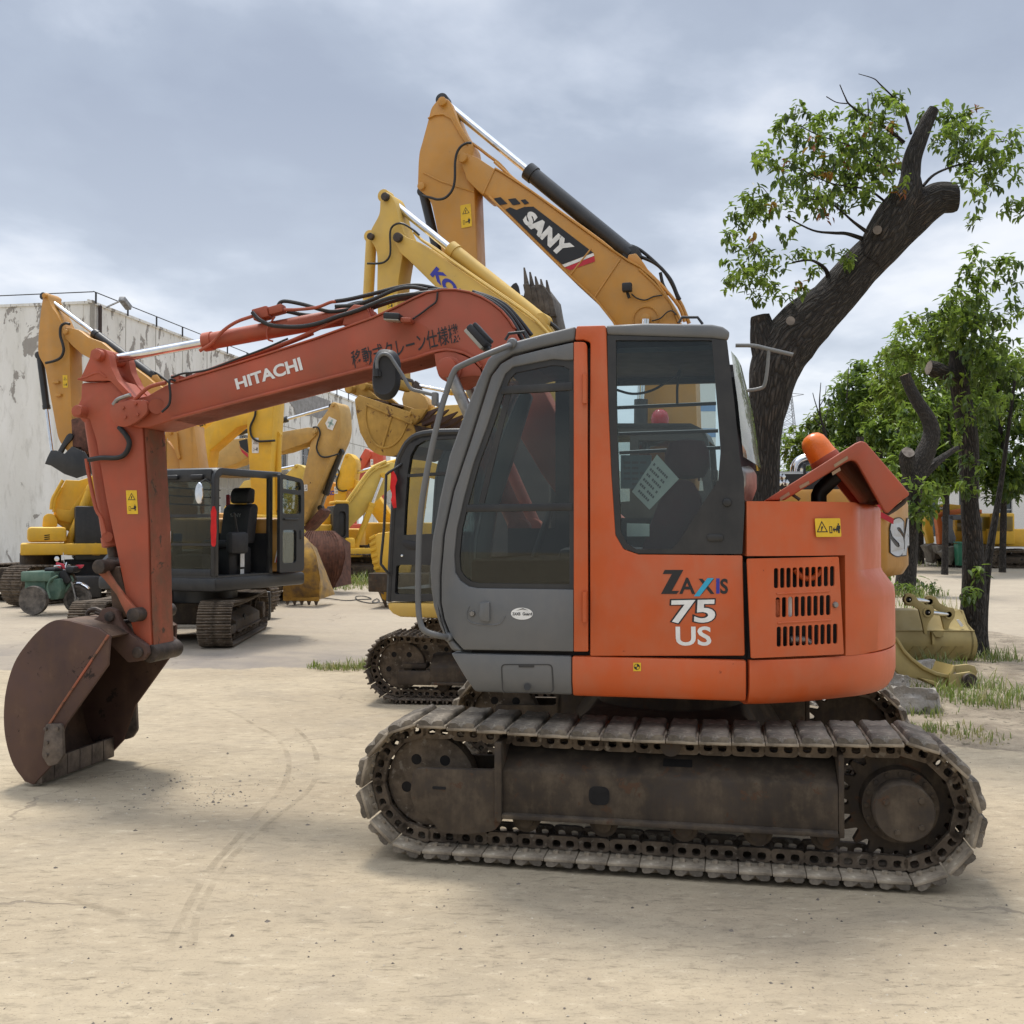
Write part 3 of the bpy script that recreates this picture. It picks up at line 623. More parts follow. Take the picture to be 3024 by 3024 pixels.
m = MB(); m.tube(FM.T3([(1810, 1148), (1867, 1163), (1922, 1154), (1969, 1128), (2001, 1105), (2020, 1060), (2034, 1020)], -.4), .007, 8, 5); m.tube(FM.T3([(2000, 1192), (2001, 1135), (2016, 1085), (2062, 1030)], -.35), .007, 8, 5); m.build('cab_cable', RUBBER, cb)
secs = []
for k, y in enumerate((-1.02, -.85, -.65, -.45, -.25, -.1)):
    b_ = math.sin(math.pi * k / 5) ; f_ = FM.P(2152, 1036, -1.02), FM.P(2170, 1190, -1.02), FM.P(2184, 1349, -1.02)
    dx = .015 + .085 * b_
    secs.append([(f_[0][0] + dx * .7, y, f_[0][1] - .02 * b_), (f_[1][0] + dx, y, f_[1][1]), (f_[2][0] + dx * 1.2, y, f_[2][1] - .04 * b_)])
sh = MB(); n_ = 3
sh.raw([p for s_ in secs for p in s_], [[k * n_ + i, k * n_ + i + 1, (k + 1) * n_ + i + 1, (k + 1) * n_ + i] for k in range(5) for i in range(2)]); sh.build('rear_window', GLASS_R, cb)
m = MB(); m.loft([[(x, y, z0), (x + .03, y, z0 + .08), (x + .03, y, z1), (x, y, z1 + .03)] for y, x, z0, z1 in ((-1.03, .39, 1.79, 1.93), (-.8, .44, 1.79, 1.95), (-.5, .46, 1.79, 1.95), (-.15, .42, 1.79, 1.93))], bev=.01); m.build('rear_sill', STEEL, cb)
m = MB(); m.tube(FM.T3([(2172, 1020), (2225, 1021), (2265, 1030), (2342, 1048)], -.95), .010, 8, 3); m.tube([FM.P3(2270, 1034, -.95), FM.P3(2266, 1090, -.95), FM.P3(2258, 1135, -.95), FM.P3(2245, 1147, -.95), FM.P3(2205, 1154, -.95)], .0085, 8, 3); m.build('mirror_bracket', plain('grey_rod', (.16, .16, .155), .5), cb)
for q_, y_ in (([(2004, 954), (2014, 937), (2060, 937), (2075, 957)], -.3), ([(1492, 1004), (1503, 985), (1548, 980), (1556, 1000)], -.75)): m = MB(); m.tube(FM.T3(q_, y_), .008); m.build('roof_handle', BLACK, cb)
# seat and papers
m = MB(); m.lathe([(.01, -.1), (.09, -.09), (.12, -.03), (.118, .04), (.09, .1), (.01, .115)], FM.P3(2029, 1360, -.6), (0, 0, 1), 20, Matrix.Identity(4))
m.prism(rnd(T([(1985, 1425), (2012, 1414), (2048, 1422), (2072, 1470), (2068, 1600), (2060, 1700), (1890, 1760), (1890, 1640), (1905, 1590), (1948, 1475)], -.82), .03), -.82, -.38, .03)
m.box(-.42, .12, -.84, -.36, 1.3, 1.42, .04); m.build('driver_seat', MAROON, cb)
# ---- door
m = MB()
win = [(1694, 1063), (1671, 1064), (1633, 1061), (1515, 1084), (1493, 1104), (1470, 1161), (1440, 1255), (1398, 1370), (1371, 1470), (1350, 1560), (1342, 1640), (1345, 1690), (1360, 1715), (1385, 1732), (1410, 1737), (1694, 1741)]
m.prism(T([(1694, 1011), (1605, 1031), (1517, 1053), (1480, 1075), (1452, 1112), (1392, 1302), (1342, 1450), (1314, 1580), (1304, 1700), (1304, 1780), (1313, 1828), (1333, 1878), (1369, 1919), (1694, 1924), (1694, 1741)] + win[::-1][1:]), YS - .006, YS + .03, .007)
dr = m.build('cab_door', GREY, ex, 40)
m = MB(); m.prism(T(rnd([(1694.6, 1010), (1733, 1010), (1735, 1100), (1737, 1924), (1694.6, 1924)], [0, 14, 0, 3, 0])), YS - .006, YS + .03, .007)
m.build('door_edge_panel', ORANGE, dr)
wi = T(win); rim_in = T([(1681, 1090), (1662, 1080), (1630, 1078), (1522, 1100), (1506, 1116), (1484, 1170), (1454, 1260), (1412, 1374), (1385, 1474), (1364, 1562), (1356, 1640), (1359, 1684), (1371, 1702), (1391, 1717), (1412, 1722), (1681, 1726)])
m = MB(); m.prism(wi, YS + .006, YS + .03, 0, [rim_in[::-1]])
for a, b, h in (((1478, 1140), (1690, 1128), 24), ((1376, 1490), (1690, 1486), 22)): m.prism(T([a, b, (b[0], b[1] + h), (a[0], a[1] + h)]), YS + .003, YS + .03, .003)
m.prism(T([(1496, 1142), (1512, 1142), (1428, 1486), (1412, 1486)]), YS + .012, YS + .03)
m.build('door_window_frame', BLACK, dr, 30)
m = MB(); m.prism(rim_in, YS + .016, YS + .021); m.build('door_window', GLASS_D, dr)
m = MB(); m.lathe([(.001, .012), (.012, .012), (.015, .004), (.017, 0)], FM.P3(1395, 1812, YS - .006), (0, -1, 0), 18); m.mat(1)
m.prism(T(rnd([(1420, 1780), (1448, 1777), (1448, 1835), (1424, 1832), (1417, 1820)], 4)), YS - .022, YS, .006)
m.tube(FM.T3([(1385, 1790), (1378, 1815), (1390, 1838), (1440, 1846), (1475, 1842), (1492, 1820)], YS - .006), .004, 6, 4)
m.build('door_handle', [STEEL, GREY], dr)
m = MB(); c0 = FM.P(1542, 1812, YS); m.flat([(c0[0] + .056 * math.cos(R(a)), c0[1] + .03 * math.sin(R(a))) for a in range(0, 360, 12)], YS - .008); m.mat(1)
letter(m, 'ZAXIS', FM.P(1514, 1817, YS), FM.P(1538, 1817, YS), FM.P(1514, 1808, YS), YS - .009, .03); letter(m, 'Guard', FM.P(1544, 1817, YS), FM.P(1572, 1817, YS), FM.P(1544, 1808, YS), YS - .009, .03)
m.flat(T([(1525, 1803), (1545, 1796), (1560, 1802), (1545, 1799)]), YS - .009); m.build('oval_decal', [WHITE, INK], dr, smooth=False)
for y_ in ((1105, 1192), (1747, 1837)):
    m = MB(); m.cyl(FM.P3(1727, y_[0], YS - .012), FM.P3(1727, y_[1], YS - .012), .013, n=12); m.box(*[FM.P(1721, y_[0] + 8, YS)[0], FM.P(1733, 0, YS)[0]], YS - .012, YS, FM.P(1727, y_[1] - 8, YS)[1], FM.P(1727, y_[0] + 8, YS)[1], .003); m.build('door_hinge', ORANGE, dr)
# ---- handrail, mirror, lamps
m = MB(); m.tube([FM.P3(1512, 1018, YS + .02), FM.P3(1490, 1026, YS - .06), FM.P3(1430, 1050, YS - .1), FM.P3(1362, 1080, YS - .1), FM.P3(1340, 1098, YS - .1), FM.P3(1321, 1150, YS - .1), FM.P3(1298, 1226, YS - .1), FM.P3(1266, 1366, YS - .1), FM.P3(1243, 1506, YS - .1), FM.P3(1236, 1645, YS - .1), FM.P3(1235, 1780, YS - .1), FM.P3(1242, 1840, YS - .1), FM.P3(1258, 1865, YS - .1), FM.P3(1300, 1878, YS - .07), FM.P3(1326, 1882, YS + .01)], .0155, 10, 4)
m.lathe([(.001, -.03), (.022, -.022), (.03, 0), (.022, .022), (.001, .03)], FM.P3(1513, 1015, YS + .01), (0, 1, 0), 14); m.lathe([(.001, -.03), (.018, -.022), (.024, 0), (.018, .022), (.001, .03)], FM.P3(1325, 1882, YS), (0, 1, 0), 14)
hr = m.build('front_handrail', GREY, ex)
m = MB(); ym = YS - .12
m.tube(FM.T3([(1115, 1102), (1113, 1070), (1120, 1052), (1136, 1045), (1152, 1052), (1163, 1068), (1190, 1110), (1212, 1146), (1240, 1156), (1280, 1166)], ym + .02), .0095, 8, 4); m.box(*(lambda a, b: (a[0], b[0], ym, ym + .045, b[1], a[1]))(FM.P(1273, 1157, ym), FM.P(1290, 1196, ym)), .008); m.tube([FM.P3(1280, 1188, ym + .02), FM.P3(1302, 1198, YS - .1)], .012, 8)
m.build('mirror_arm', GREY, hr)
m = MB(); mp = FM.T(rnd([(1108, 1022), (1156, 1028), (1172, 1060), (1170, 1140), (1150, 1172), (1120, 1179), (1096, 1165), (1088, 1130), (1091, 1060)], 22, 4), ym)
cx = sum(p[0] for p in mp) / len(mp); cz = sum(p[1] for p in mp) / len(mp); Sc = lambda q: [(cx + (x - cx) * q, cz + (z - cz) * q) for x, z in mp]
m.loft([[(x, y, z) for x, z in Sc(q)] for y, q in ((ym + .03, .72), (ym + .028, .8), (ym + .034, .86), (ym + .05, .98), (ym + .07, 1.0), (ym + .076, .97))])
m.cyl(FM.P3(1118, 1098, ym + .03), FM.P3(1118, 1112, ym + .03), .018); m.cyl(FM.P3(1110, 1090, ym + .015), FM.P3(1112, 1112, ym + .015), .015); m.build('mirror', BLACK_MATT, hr)
m = MB(); Ml = Matrix.Translation(FM.P3(1412, 998, -.7)) @ Matrix.Rotation(R(48), 4, 'Y'); m.box(-.075, .075, -.06, .06, -.012, .028, .012, Ml); m.box(-.065, .065, -.05, .05, .024, .05, .008, Ml); m.mat(1); m.box(-.07, .07, -.055, .055, -.03, -.01, .004, Ml); m.mat(0); m.tube(FM.T3([(1412, 1000), (1432, 1022), (1448, 1040)], -.7), .018); m.build('cab_work_lamp', [BLACK_MATT, LENS], ex)
# ---- bonnet propped open with beacon, exhaust
m = MB()
oo = [(2258, 1477), (2530, 1310), (2546, 1304), (2560, 1310), (2570, 1325), (2686, 1458), (2684, 1466), (2660, 1478)]
m.prism(T([(2258, 1478), (2527, 1308), (2543, 1302), (2557, 1306), (2686, 1456), (2684, 1464), (2660, 1480), (2622, 1516), (2614, 1512), (2535, 1372), (2527, 1362), (2515, 1358), (2500, 1364), (2318, 1477)], -.86), -.86, -.80, .008)
sk_t = T([(2258, 1478), (2527, 1308), (2543, 1302), (2557, 1306), (2686, 1456), (2684, 1463), (2655, 1482), (2650, 1474), (2668, 1461), (2553, 1318), (2543, 1313), (2531, 1317), (2268, 1481)], -.86)
m.prism(sk_t, -.805, .80, .006); m.prism(T([(2258, 1478), (2527, 1308), (2557, 1306), (2686, 1456), (2655, 1482), (2545, 1345), (2310, 1477)], -.86), .76, .81)
hd = m.build('engine_bonnet', ORANGE_OLD, ex, 45)
m = MB()
for a, b in (((2462, 1372), (2502, 1346)), ((2456, 1395), (2480, 1380)), ((2360, 1435), (2388, 1420)), ((2302, 1470), (2330, 1452))): m.flat(T([(a[0], a[1]), (b[0], b[1]), (b[0] + 3, b[1] + 9), (a[0] + 3, a[1] + 9)], -.861), -.8625)
m.build('bare_slots', plain('bare_primer', (.30, .2, .12), .7), hd); m = MB(); m.tube(FM.T3([(2328, 1452), (2362, 1476)], -.83), .008); m.build('bonnet_stay', PINM, hd); m = MB(); m.tube(FM.T3([(2612, 1500), (2622, 1516), (2668, 1484), (2672, 1470)], -.82), .012, 8, 2); m.build('bonnet_latch', PINM, hd)
m = MB(); bp = FM.P3(2442, 1366, -.45); bq = FM.P3(2408, 1316, -.45); ax = bq - bp
m.mat(1); m.lathe([(.02, -.03), (.078, -.03), (.082, .0), (.08, .035), (.06, .045)], bp, ax, 24); m.mat(0); m.lathe([(.077, .036), (.074, .06), (.072, .10), (.066, .135), (.05, .16), (.025, .173), (.002, .176)], bp, ax, 28)
m.mat(1); m.lathe([(.02, -.055), (.05, -.055), (.05, -.028), (.02, -.028)], bp, ax, 20); m.build('warning_beacon', [AMBER, ORANGE_OLD], hd)
m = MB(); m.tube(FM.T3([(2418, 1485), (2418, 1462), (2424, 1448), (2468, 1405)], -.3), .042, 16, 1); m.build('exhaust_pipe', BLACK, ex)
# ---- boom
Y0, Y1 = .03, .37
TB = lambda pts, y=Y0: FM.T(pts, y)
up = [(1100, 941), (1171, 909), (1225, 882), (1262, 866), (1307, 858), (1345, 858), (1385, 865), (1421, 879), (1450, 896), (1478, 918), (1501, 945), (1516, 970), (1540, 1020), (1610, 1160), (1700, 1330), (1800, 1500), (1880, 1570), (1905, 1610)]
lo = [(1870, 1650), (1800, 1630), (1700, 1540), (1600, 1400), (1500, 1230), (1440, 1120), (1412, 1076), (1396, 1060), (1370, 1047), (1345, 1040), (1319, 1037), (1295, 1040), (1265, 1048), (1230, 1060), (1171, 1075), (1083, 1092), (721, 1185), (509, 1241)]
tip = [(440, 1262), (405, 1262), (372, 1250), (345, 1240), (338, 1215), (350, 1190), (385, 1178), (436, 1168), (490, 1137), (515, 1131), (700, 1076), (928, 1003)]
m = MB(); bo = up + lo + tip; m.prism(TB(bo), Y0, Y1, .008)
def strip(mb, pts, y0, y1, th, M=None):          # flange plate following an edge
    q = [Vector(p) for p in pts]; o2 = []
    for i in range(len(q)):
        t = (q[min(i + 1, len(q) - 1)] - q[max(i - 1, 0)]).normalized(); o2.append(q[i] + Vector((-t.y, t.x)) * th)
    mb.prism([tuple(p) for p in q] + [tuple(p) for p in reversed(o2)], y0, y1, .003)
strip(m, TB([(509, 1241), (721, 1185), (1083, 1092), (1171, 1075), (1230, 1060), (1265, 1048), (1295, 1040), (1319, 1037), (1345, 1040), (1370, 1047), (1396, 1060), (1420, 1088)]), Y0 - .018, Y1 + .018, .016)
strip(m, TB(up[:12])[::-1], Y0 - .012, Y1 + .012, -.014) if False else strip(m, TB([(515, 1131), (700, 1076), (928, 1003)] + up[:12]), Y0 - .008, Y1 + .008, .012)
boss = FM.P(1327, 1090, Y0 - .03); m.cyl((boss[0], Y0 - .035, boss[1]), (boss[0], Y1 + .035, boss[1]), .078, n=30, bev=.006); m.cyl((boss[0], Y0 - .045, boss[1]), (boss[0], Y0 - .03, boss[1]), .046, n=24, bev=.004)
m.prism(TB([(1283, 1044), (1319, 1036), (1345, 1040), (1385, 1056), (1418, 1088), (1425, 1112), (1395, 1112), (1368, 1116), (1345, 1130), (1322, 1130), (1300, 1115), (1290, 1090)]), Y0 - .012, Y1 + .012, .006)
bm = m.build('boom', ORANGE_OLD, ex, 45)
m = MB(); yl = Y0 - .003
letter(m, 'HITACHI', FM.P(700, 1151, yl), FM.P(895, 1092, yl), FM.P(692, 1119, yl), yl, .035, FM.P(885, 1054, yl)); m.build('maker_lettering', WHITE, bm, smooth=False); m = MB()
letter(m, '移動式クレーン仕様機', FM.P(1043, 1089, yl), FM.P(1360, 1008, yl), FM.P(1034, 1037, yl), yl, .008, FM.P(1351, 953, yl))
m.build('boom_lettering', INK, bm, smooth=False)
m = MB(); Ml = Matrix.Translation(FM.P3(1162, 937, Y0 - .06)) @ Matrix.Rotation(R(5), 4, 'Y'); m.box(-.055, .05, -.045, .045, -.018, .022, .01, Ml); m.mat(1); m.box(-.05, .045, -.04, .04, -.026, -.017, .003, Ml); m.mat(2); m.box(.05, .12, -.02, .06, -.03, .0, .008, Ml); m.build('boom_work_lamp', [BLACK_MATT, LENS, ORANGE_OLD], bm)
hose(bm, FM.T3([(1215, 945), (1240, 928), (1270, 905), (1288, 890), (1292, 862)], Y0 - .012), .006)
# cylinder bracket, arm cylinder, boom cylinder
br = FM.P(1046, 908, Y0); m = MB(); m.prism(TB([(1000, 955), (1010, 915), (1035, 893), (1070, 896), (1085, 935), (1090, 950)]), Y0 + .06, Y0 + .1, .006); m.prism(TB([(1000, 955), (1010, 915), (1035, 893), (1070, 896), (1085, 935), (1090, 950)]), Y1 - .1, Y1 - .06, .006); m.build('cylinder_bracket', ORANGE_OLD, bm)
cl = FM.P(289, 1049, Y0)
hyd(ex, br, cl, .2, .615, .056, .031, ORANGE_OLD, CHROME, 'arm_cylinder')
bf = FM.P(1560, 1480, Y0)
hyd(ex, FM.P(1540, 1560, Y0), boss, Y0 - .06, .6, .06, .036, ORANGE_OLD, STEEL, 'boom_cylinder'); hyd(ex, FM.P(1540, 1560, Y0), boss, Y1 + .06, .6, .06, .036, ORANGE_OLD, STEEL, 'boom_cylinder')
# steel pipes and hoses along boom
m = MB(); m.tube([FM.P3(590, 1036, .12), FM.P3(625, 1014, .12), FM.P3(660, 976, .12), FM.P3(700, 950, .12), FM.P3(745, 934, .12)], .012, 8, 4); Mb = Matrix.Translation(FM.P3(790, 921, .15)) @ Matrix.Rotation(R(-12), 4, 'Y')
m.box(-.09, .02, -.05, .05, -.045, .03, .01, Mb); m.box(.02, .12, -.04, .04, -.035, .02, .01, Mb)
m.tube(FM.T3([(840, 915), (880, 914), (935, 908), (975, 893), (990, 891)], .12), .011, 8, 4); m.tube(FM.T3([(400, 1180), (430, 1150), (455, 1138), (490, 1130)], Y0 - .02), .013, 8, 4); m.tube(FM.T3([(540, 1122), (700, 1062), (830, 1018), (925, 978), (1010, 938)], .1), .012, 8, 4); m.tube(FM.T3([(545, 1128), (700, 1068), (830, 1022), (925, 985)], .16), .012, 8, 4)
m.box(*(lambda a, b: (a[0], b[0], .03, .2, b[1], a[1]))(FM.P(510, 1110, .06), FM.P(535, 1132, .06)), .006); m.tube(FM.T3([(812, 935), (790, 970), (790, 1000), (806, 1008)], .13), .006, 8, 3); m.build('hydraulic_pipes', ORANGE_OLD, bm)
hs = MB()
for pts, y, r in (([(820, 905), (830, 892), (850, 890), (900, 900), (950, 915), (985, 920), (1040, 912), (1100, 895)], .15, .013), ([(745, 922), (765, 943), (800, 960), (850, 965), (900, 963), (950, 952), (990, 937), (1060, 915), (1150, 880), (1230, 868), (1290, 862)], .08, .014), ([(800, 915), (850, 920), (900, 930), (960, 932), (1000, 925), (1080, 910), (1120, 900), (1200, 876), (1250, 862), (1320, 855)], .2, .014), ([(990, 890), (1030, 884), (1100, 868), (1180, 848), (1230, 843), (1268, 848), (1300, 856)], .25, .014), ([(990, 905), (1050, 900), (1110, 880), (1170, 855), (1215, 848), (1262, 856)], .12, .013), ([(1000, 930), (1060, 925), (1130, 900), (1200, 880), (1260, 876), (1330, 866)], .3, .012), ([(990, 915), (1050, 895), (1120, 888), (1180, 884), (1240, 880)], .32, .012), ([(1400, 868), (1440, 885), (1480, 912), (1512, 948), (1545, 1005)], .1, .014), ([(1400, 864), (1450, 884), (1492, 910), (1525, 948), (1560, 1000)], .2, .014), ([(1395, 862), (1440, 876), (1490, 900), (1530, 940), (1570, 990)], .3, .014)): hs.tube(FM.T3(pts, y), r, 8, 5)
hs.tube([FM.P3(520, 1126, .03), FM.P3(503, 1120, .0), FM.P3(500, 1135, -.01), FM.P3(503, 1165, -.01), FM.P3(499, 1195, -.01), FM.P3(478, 1217, -.02)], .008, 8, 5); hs.tube(FM.T3([(505, 1115), (540, 1103), (570, 1100), (620, 1090), (700, 1060), (780, 1030), (850, 1000)], .03), .007, 8, 5)
hs.build('hydraulic_hoses', RUBBER, bm)
# pin cover plate at the boom tip
m = MB(); m.prism(TB(rnd([(350, 1188), (385, 1182), (432, 1180), (436, 1218), (405, 1245), (372, 1262), (345, 1258), (325, 1235), (322, 1210), (333, 1193)], 12), -.03), -.03, .0, .004)
for q in ((365, 1204), (402, 1192), (371, 1232), (408, 1224)): p_ = FM.P3(*q, -.03); m.cyl(p_, p_ + Vector((0, -.014, 0)), .011, n=6)
m.cyl(FM.P3(462, 1200, Y0), FM.P3(462, 1200, Y0 - .02), .05, n=24); m.build('boom_tip_cover', ORANGE_OLD, bm)
hose(bm, FM.T3([(335, 1196), (348, 1180), (372, 1170), (385, 1166)], -.02), .014, STEEL, 'hose_fitting')
# ---- arm
A0, A1 = .06, .34; TA = lambda pts, y=A0: FM.T(pts, y)
m = MB(); m.prism(TA(rnd([(318, 1128), (345, 1120), (372, 1150), (398, 1176), (420, 1262), (437, 1550), (443, 1819), (448, 1915), (440, 1940), (424, 1940), (408, 1915), (388, 1850), (362, 1716), (338, 1600), (313, 1480), (283, 1300), (262, 1235), (232, 1228), (220, 1212), (228, 1196), (238, 1180), (240, 1130)], 8)), A0, A1, .012)
m.prism(TA(rnd([(240, 1126), (270, 1060), (274, 1036), (292, 1028), (318, 1034), (325, 1050), (332, 1085), (352, 1125), (398, 1172), (412, 1190), (385, 1182), (330, 1125)], 6)), A0 - .02, A0 + .06, .008); m.prism(TA(rnd([(240, 1126), (270, 1060), (274, 1036), (292, 1028), (318, 1034), (325, 1050), (332, 1085), (352, 1125), (398, 1172), (412, 1190), (385, 1182), (330, 1125)], 6)), A1 - .06, A1 + .02, .008)
strip(m, TA([(300, 1100), (330, 1128), (360, 1160), (400, 1186)]), A0, A1, .01)
strip(m, TA([(236, 1124), (262, 1116), (285, 1106), (300, 1104), (318, 1118)]), A0 - .025, A0 + .02, .012)
ar = m.build('arm', ORANGE_OLD, ex, 40)
m = MB(); q = FM.T3([(421, 1262), (438, 1550), (444, 1819), (449, 1915)], A0); m.raw([(p.x + .006, A0 + .012, p.z) for p in q] + [(p.x + .006, A1 - .012, p.z) for p in q], [[i, i + 1, 5 + i, 4 + i] for i in range(3)]); m.build('arm_wear_face', ORANGE_WORN, ar)
for c_, r_ in (((289, 1049), .04), ((232, 1215), .042)): m = MB(); pin(m, FM.P(*c_, A0 - .05), A0 - .07, A1 + .05, r_); m.cyl(FM.P3(*c_, A0 - .07), FM.P3(*c_, A0 - .07) + Vector((0, -.008, 0)), r_ * .62); m.build('arm_pin', ORANGE_OLD, ar)
m = MB(); pc = FM.P(462, 1932, A0 + .1); pin(m, FM.P(440, 1930, A0), A0, A1 + .06, .062); m.build('arm_end_boss', PINM, ar)
warning(ar, FM.P(376, 1518, A0 - .002), FM.P(408, 1518, A0 - .002), FM.P(372, 1448, A0 - .002), A0 - .003)
hose(ar, [FM.P3(352, 1262, A0 - .01), FM.P3(372, 1285, A0 - .03), FM.P3(382, 1310, A0 - .03), FM.P3(370, 1340, A0 - .03), FM.P3(345, 1352, A0 - .03), FM.P3(300, 1352, A0 - .03), FM.P3(262, 1358, A0 - .02)], .017, RUBBER, 'corrugated_hose', 5)
hyd(ex, FM.P(236, 1218, A0), FM.P(304, 1672, A0), .2, .86, .058, .036, ORANGE_OLD, PINM, 'bucket_cylinder', PINM)
m = MB(); m.tube(FM.T3([(255, 1355), (262, 1400), (283, 1500), (300, 1530), (312, 1575)], .10), .013, 8, 3); m.cyl(FM.P3(317, 1585, .1), FM.P3(317, 1585, .14), .035); m.build('cylinder_pipe', ORANGE_OLD, ar)
# linkage
m = MB()
for y in (A0 - .05, A1 + .03): m.prism(TA(rnd([(296, 1660), (312, 1652), (326, 1668), (332, 1690), (352, 1722), (385, 1765), (412, 1795), (420, 1815), (408, 1830), (392, 1828), (378, 1800), (356, 1755), (318, 1708), (298, 1690)], 6)), y, y + .03, .006)
lk_ = m.build('arm_link', ORANGE_WORN, ex)
for c_ in ((303, 1673), (404, 1815)): m = MB(); pin(m, FM.P(*c_, A0 - .05), A0 - .1, A1 + .1, .047); m.build('link_pin', PINM, lk_)
m = MB()
for y in (A0 + .02, A1 - .06): m.prism(TA(rnd([(312, 1680), (345, 1672), (380, 1800), (372, 1822), (345, 1832), (328, 1815)], 8)), y, y + .05, .008)
m.build('bucket_link', rough_mat('rusty_link_steel', (.05, .032, .022), (.13, .075, .045), 8, .7, .5, .2), ex)
# ---- bucket
BY0, BY1 = -.22, .62; TK = lambda pts: FM.T(pts, BY0)
prof = TK([(98, 2318), (150, 2262), (192, 2142), (222, 2100), (318, 1965), (324, 1880), (290, 1856), (203, 1833)]) + [(p.x, p.y) for p in cr([Vector((a, b, 0)) for a, b in TK([(203, 1833), (166, 1831), (130, 1848), (85, 1892), (40, 1960), (14, 2055), (12, 2160), (35, 2252), (72, 2308)])], 5)][1:]
ears = FM.T(rnd([(265, 1834), (296, 1822), (306, 1800), (325, 1792), (348, 1802), (360, 1835), (385, 1868), (412, 1888), (436, 1905), (441, 1930), (425, 1950), (385, 1955), (360, 1930), (325, 1895), (300, 1870)], 5), .02)
bk = bucket(ex, prof, BY0, BY1, (0, 5), BUCKETM, BUCKETIN, 0, ears=ears, eary=(.02, .38), pins=((FM.P(323, 1821, -.02), .033), (FM.P(406, 1927, -.02), .036)))
m = MB(); lp = TK([(98, 2318), (92, 2345), (130, 2345), (108, 2240)])
T0 = Vector(prof[0]); n5 = 6
for k in range(n5):
    ya = BY0 + .01 + (BY1 - BY0 - .02) * k / n5; yb = BY0 + .01 + (BY1 - BY0 - .02) * (k + .94) / n5
    m = MB(); m.prism([(T0.x + .02, T0.y + .15), (T0.x + .055, T0.y + .15), (T0.x + .055, .012), (T0.x + .03, .006), (T0.x - .01, .02)], ya, yb, .006); m.build('flat_tooth', CARTIP, bk)
for y in (BY0 - .02, BY1 - .01):
    m = MB(); m.prism(FM.T(rnd([(140, 2136), (188, 2136), (192, 2230), (175, 2255), (148, 2262), (128, 2230)], 8), BY0), y, y + .03, .006)
    for q in ((142, 2150), (177, 2149), (146, 2190), (144, 2228)): p_ = FM.P3(*q, BY0); m.cyl((p_.x, y, p_.z), (p_.x, y - .012, p_.z), .012, n=6)
    m.build('side_cutter', CARTIP, bk)
m = MB(); strip(m, TK([(142, 2140), (180, 2080), (319, 1873)]), BY0 - .010, BY0 + .002, -.016); m.build('side_edge', ORANGE_WORN, bk)
m = MB(); m.tube(FM.T3([(268, 1829), (258, 1818), (262, 1805), (280, 1799), (298, 1805), (306, 1815), (298, 1812), (283, 1808)], .1), .016, 8, 5); m.build('lifting_hook', PINM, bk)
# papers in the cab (things of their own)
def sheet(name, quad, y, mat, label, cat, rows=None):
    m = MB(); P_ = FM.T(quad, y); m.prism(P_, y, y + .004); m.mat(1)
    if rows:
        A, B, C = Vector(P_[3]), Vector(P_[2]), Vector(P_[0])     # BL, BR, TL
        for r_ in range(rows[0]):
            for c_ in range(rows[1]):
                u0 = .1 + .8 * c_ / rows[1]; u1 = u0 + .62 / rows[1]; v0 = .1 + .8 * r_ / rows[0]; v1 = v0 + .34 / rows[0]
                if (r_ * 5 + c_ * 3) % 7 == 0: continue
                m.flat([tuple(A + (B - A) * u + (C - A) * v) for u, v in ((u0, v0), (u1, v0), (u1, v1), (u0, v1))], y - .0015)
    o = m.build(name, [mat, plain('grey_print', (.16, .16, .17), .8)], None, smooth=False); o.location = FM.o; o.rotation_euler = (0, 0, -FM.yaw); return tag(o, label, cat)
sheet('paper_sheet', [(1940, 1342), (2005, 1414), (1918, 1505), (1866, 1452)], -.86, PAPER, 'white printed paper sheet hanging tilted behind the orange machine rear side window', 'paper', (6, 8))
sheet('paper_note', [(1851, 1545), (1918, 1547), (1918, 1584), (1851, 1584)], -.95, PAPER, 'small blank pale note at the bottom corner of the orange machine side window', 'paper')
sheet('document_folder', [(1833, 1344), (1924, 1344), (1924, 1443), (1833, 1443)], -.2, plain('clear_folder', (.16, .21, .24), .3), 'grey plastic document folder on the far wall inside the orange machine cab', 'folder', (5, 3))
# ================================================================== machines behind
def under(rt, yaw_root, yaw_tr, gauge, wd, xa, xb, Rr, style='bar', detail=True, p=.152, off=(0, 0), ri=None):
    """pair of tracks turned under the upper body"""
    before = set(children(rt))
    for s_ in (-1, 1):
        ya, yb = sorted((s_ * (gauge / 2 - wd / 2), s_ * (gauge / 2 + wd / 2)))
        c_, r_i, yc = make_track(rt, ya, yb, xa, xb, Rr, p, style, s_, (TRACKM, TRACKM), detail)
        wheels(rt, xa, xb, Rr, r_i, yc, s_); plain_frame(rt, xa, xb, Rr, yc, wd * .4, s_)
    m = MB(); m.box(-.7, .7, -gauge / 2 + wd * .3, gauge / 2 - wd * .3, Rr * .8, Rr * 1.75, .03); m.cyl((0, 0, Rr * 1.6), (0, 0, Rr * 2.5), .45, n=30); m.build('undercarriage_centre', TRACKF, rt)
    for c in children(rt):
        if c not in before: c.rotation_euler.z = R(-(yaw_tr - yaw_root)); c.location.x += off[0]; c.location.y += off[1]
def slab(mb, fr, pts, y0, y1, bev=.01, r=0): mb.prism(rnd(fr.T(pts, y0), r) if r else fr.T(pts, y0), y0, y1, bev)
def piece(name, rt, fr, pts, y0, y1, mat, bev=.01, r=0, pins=(), pm=None, pover=.05):
    m = MB(); slab(m, fr, pts, y0, y1, bev, r); o = m.build(name, mat, rt)
    for (px, py, rp) in pins:
        q = MB(); c = fr.P(px, py, y0); pin(q, c, y0 - pover, y1 + pover, fr.ln(rp, px, py, y0), 16); q.build('pivot_pin', pm or mat, o)
    return o
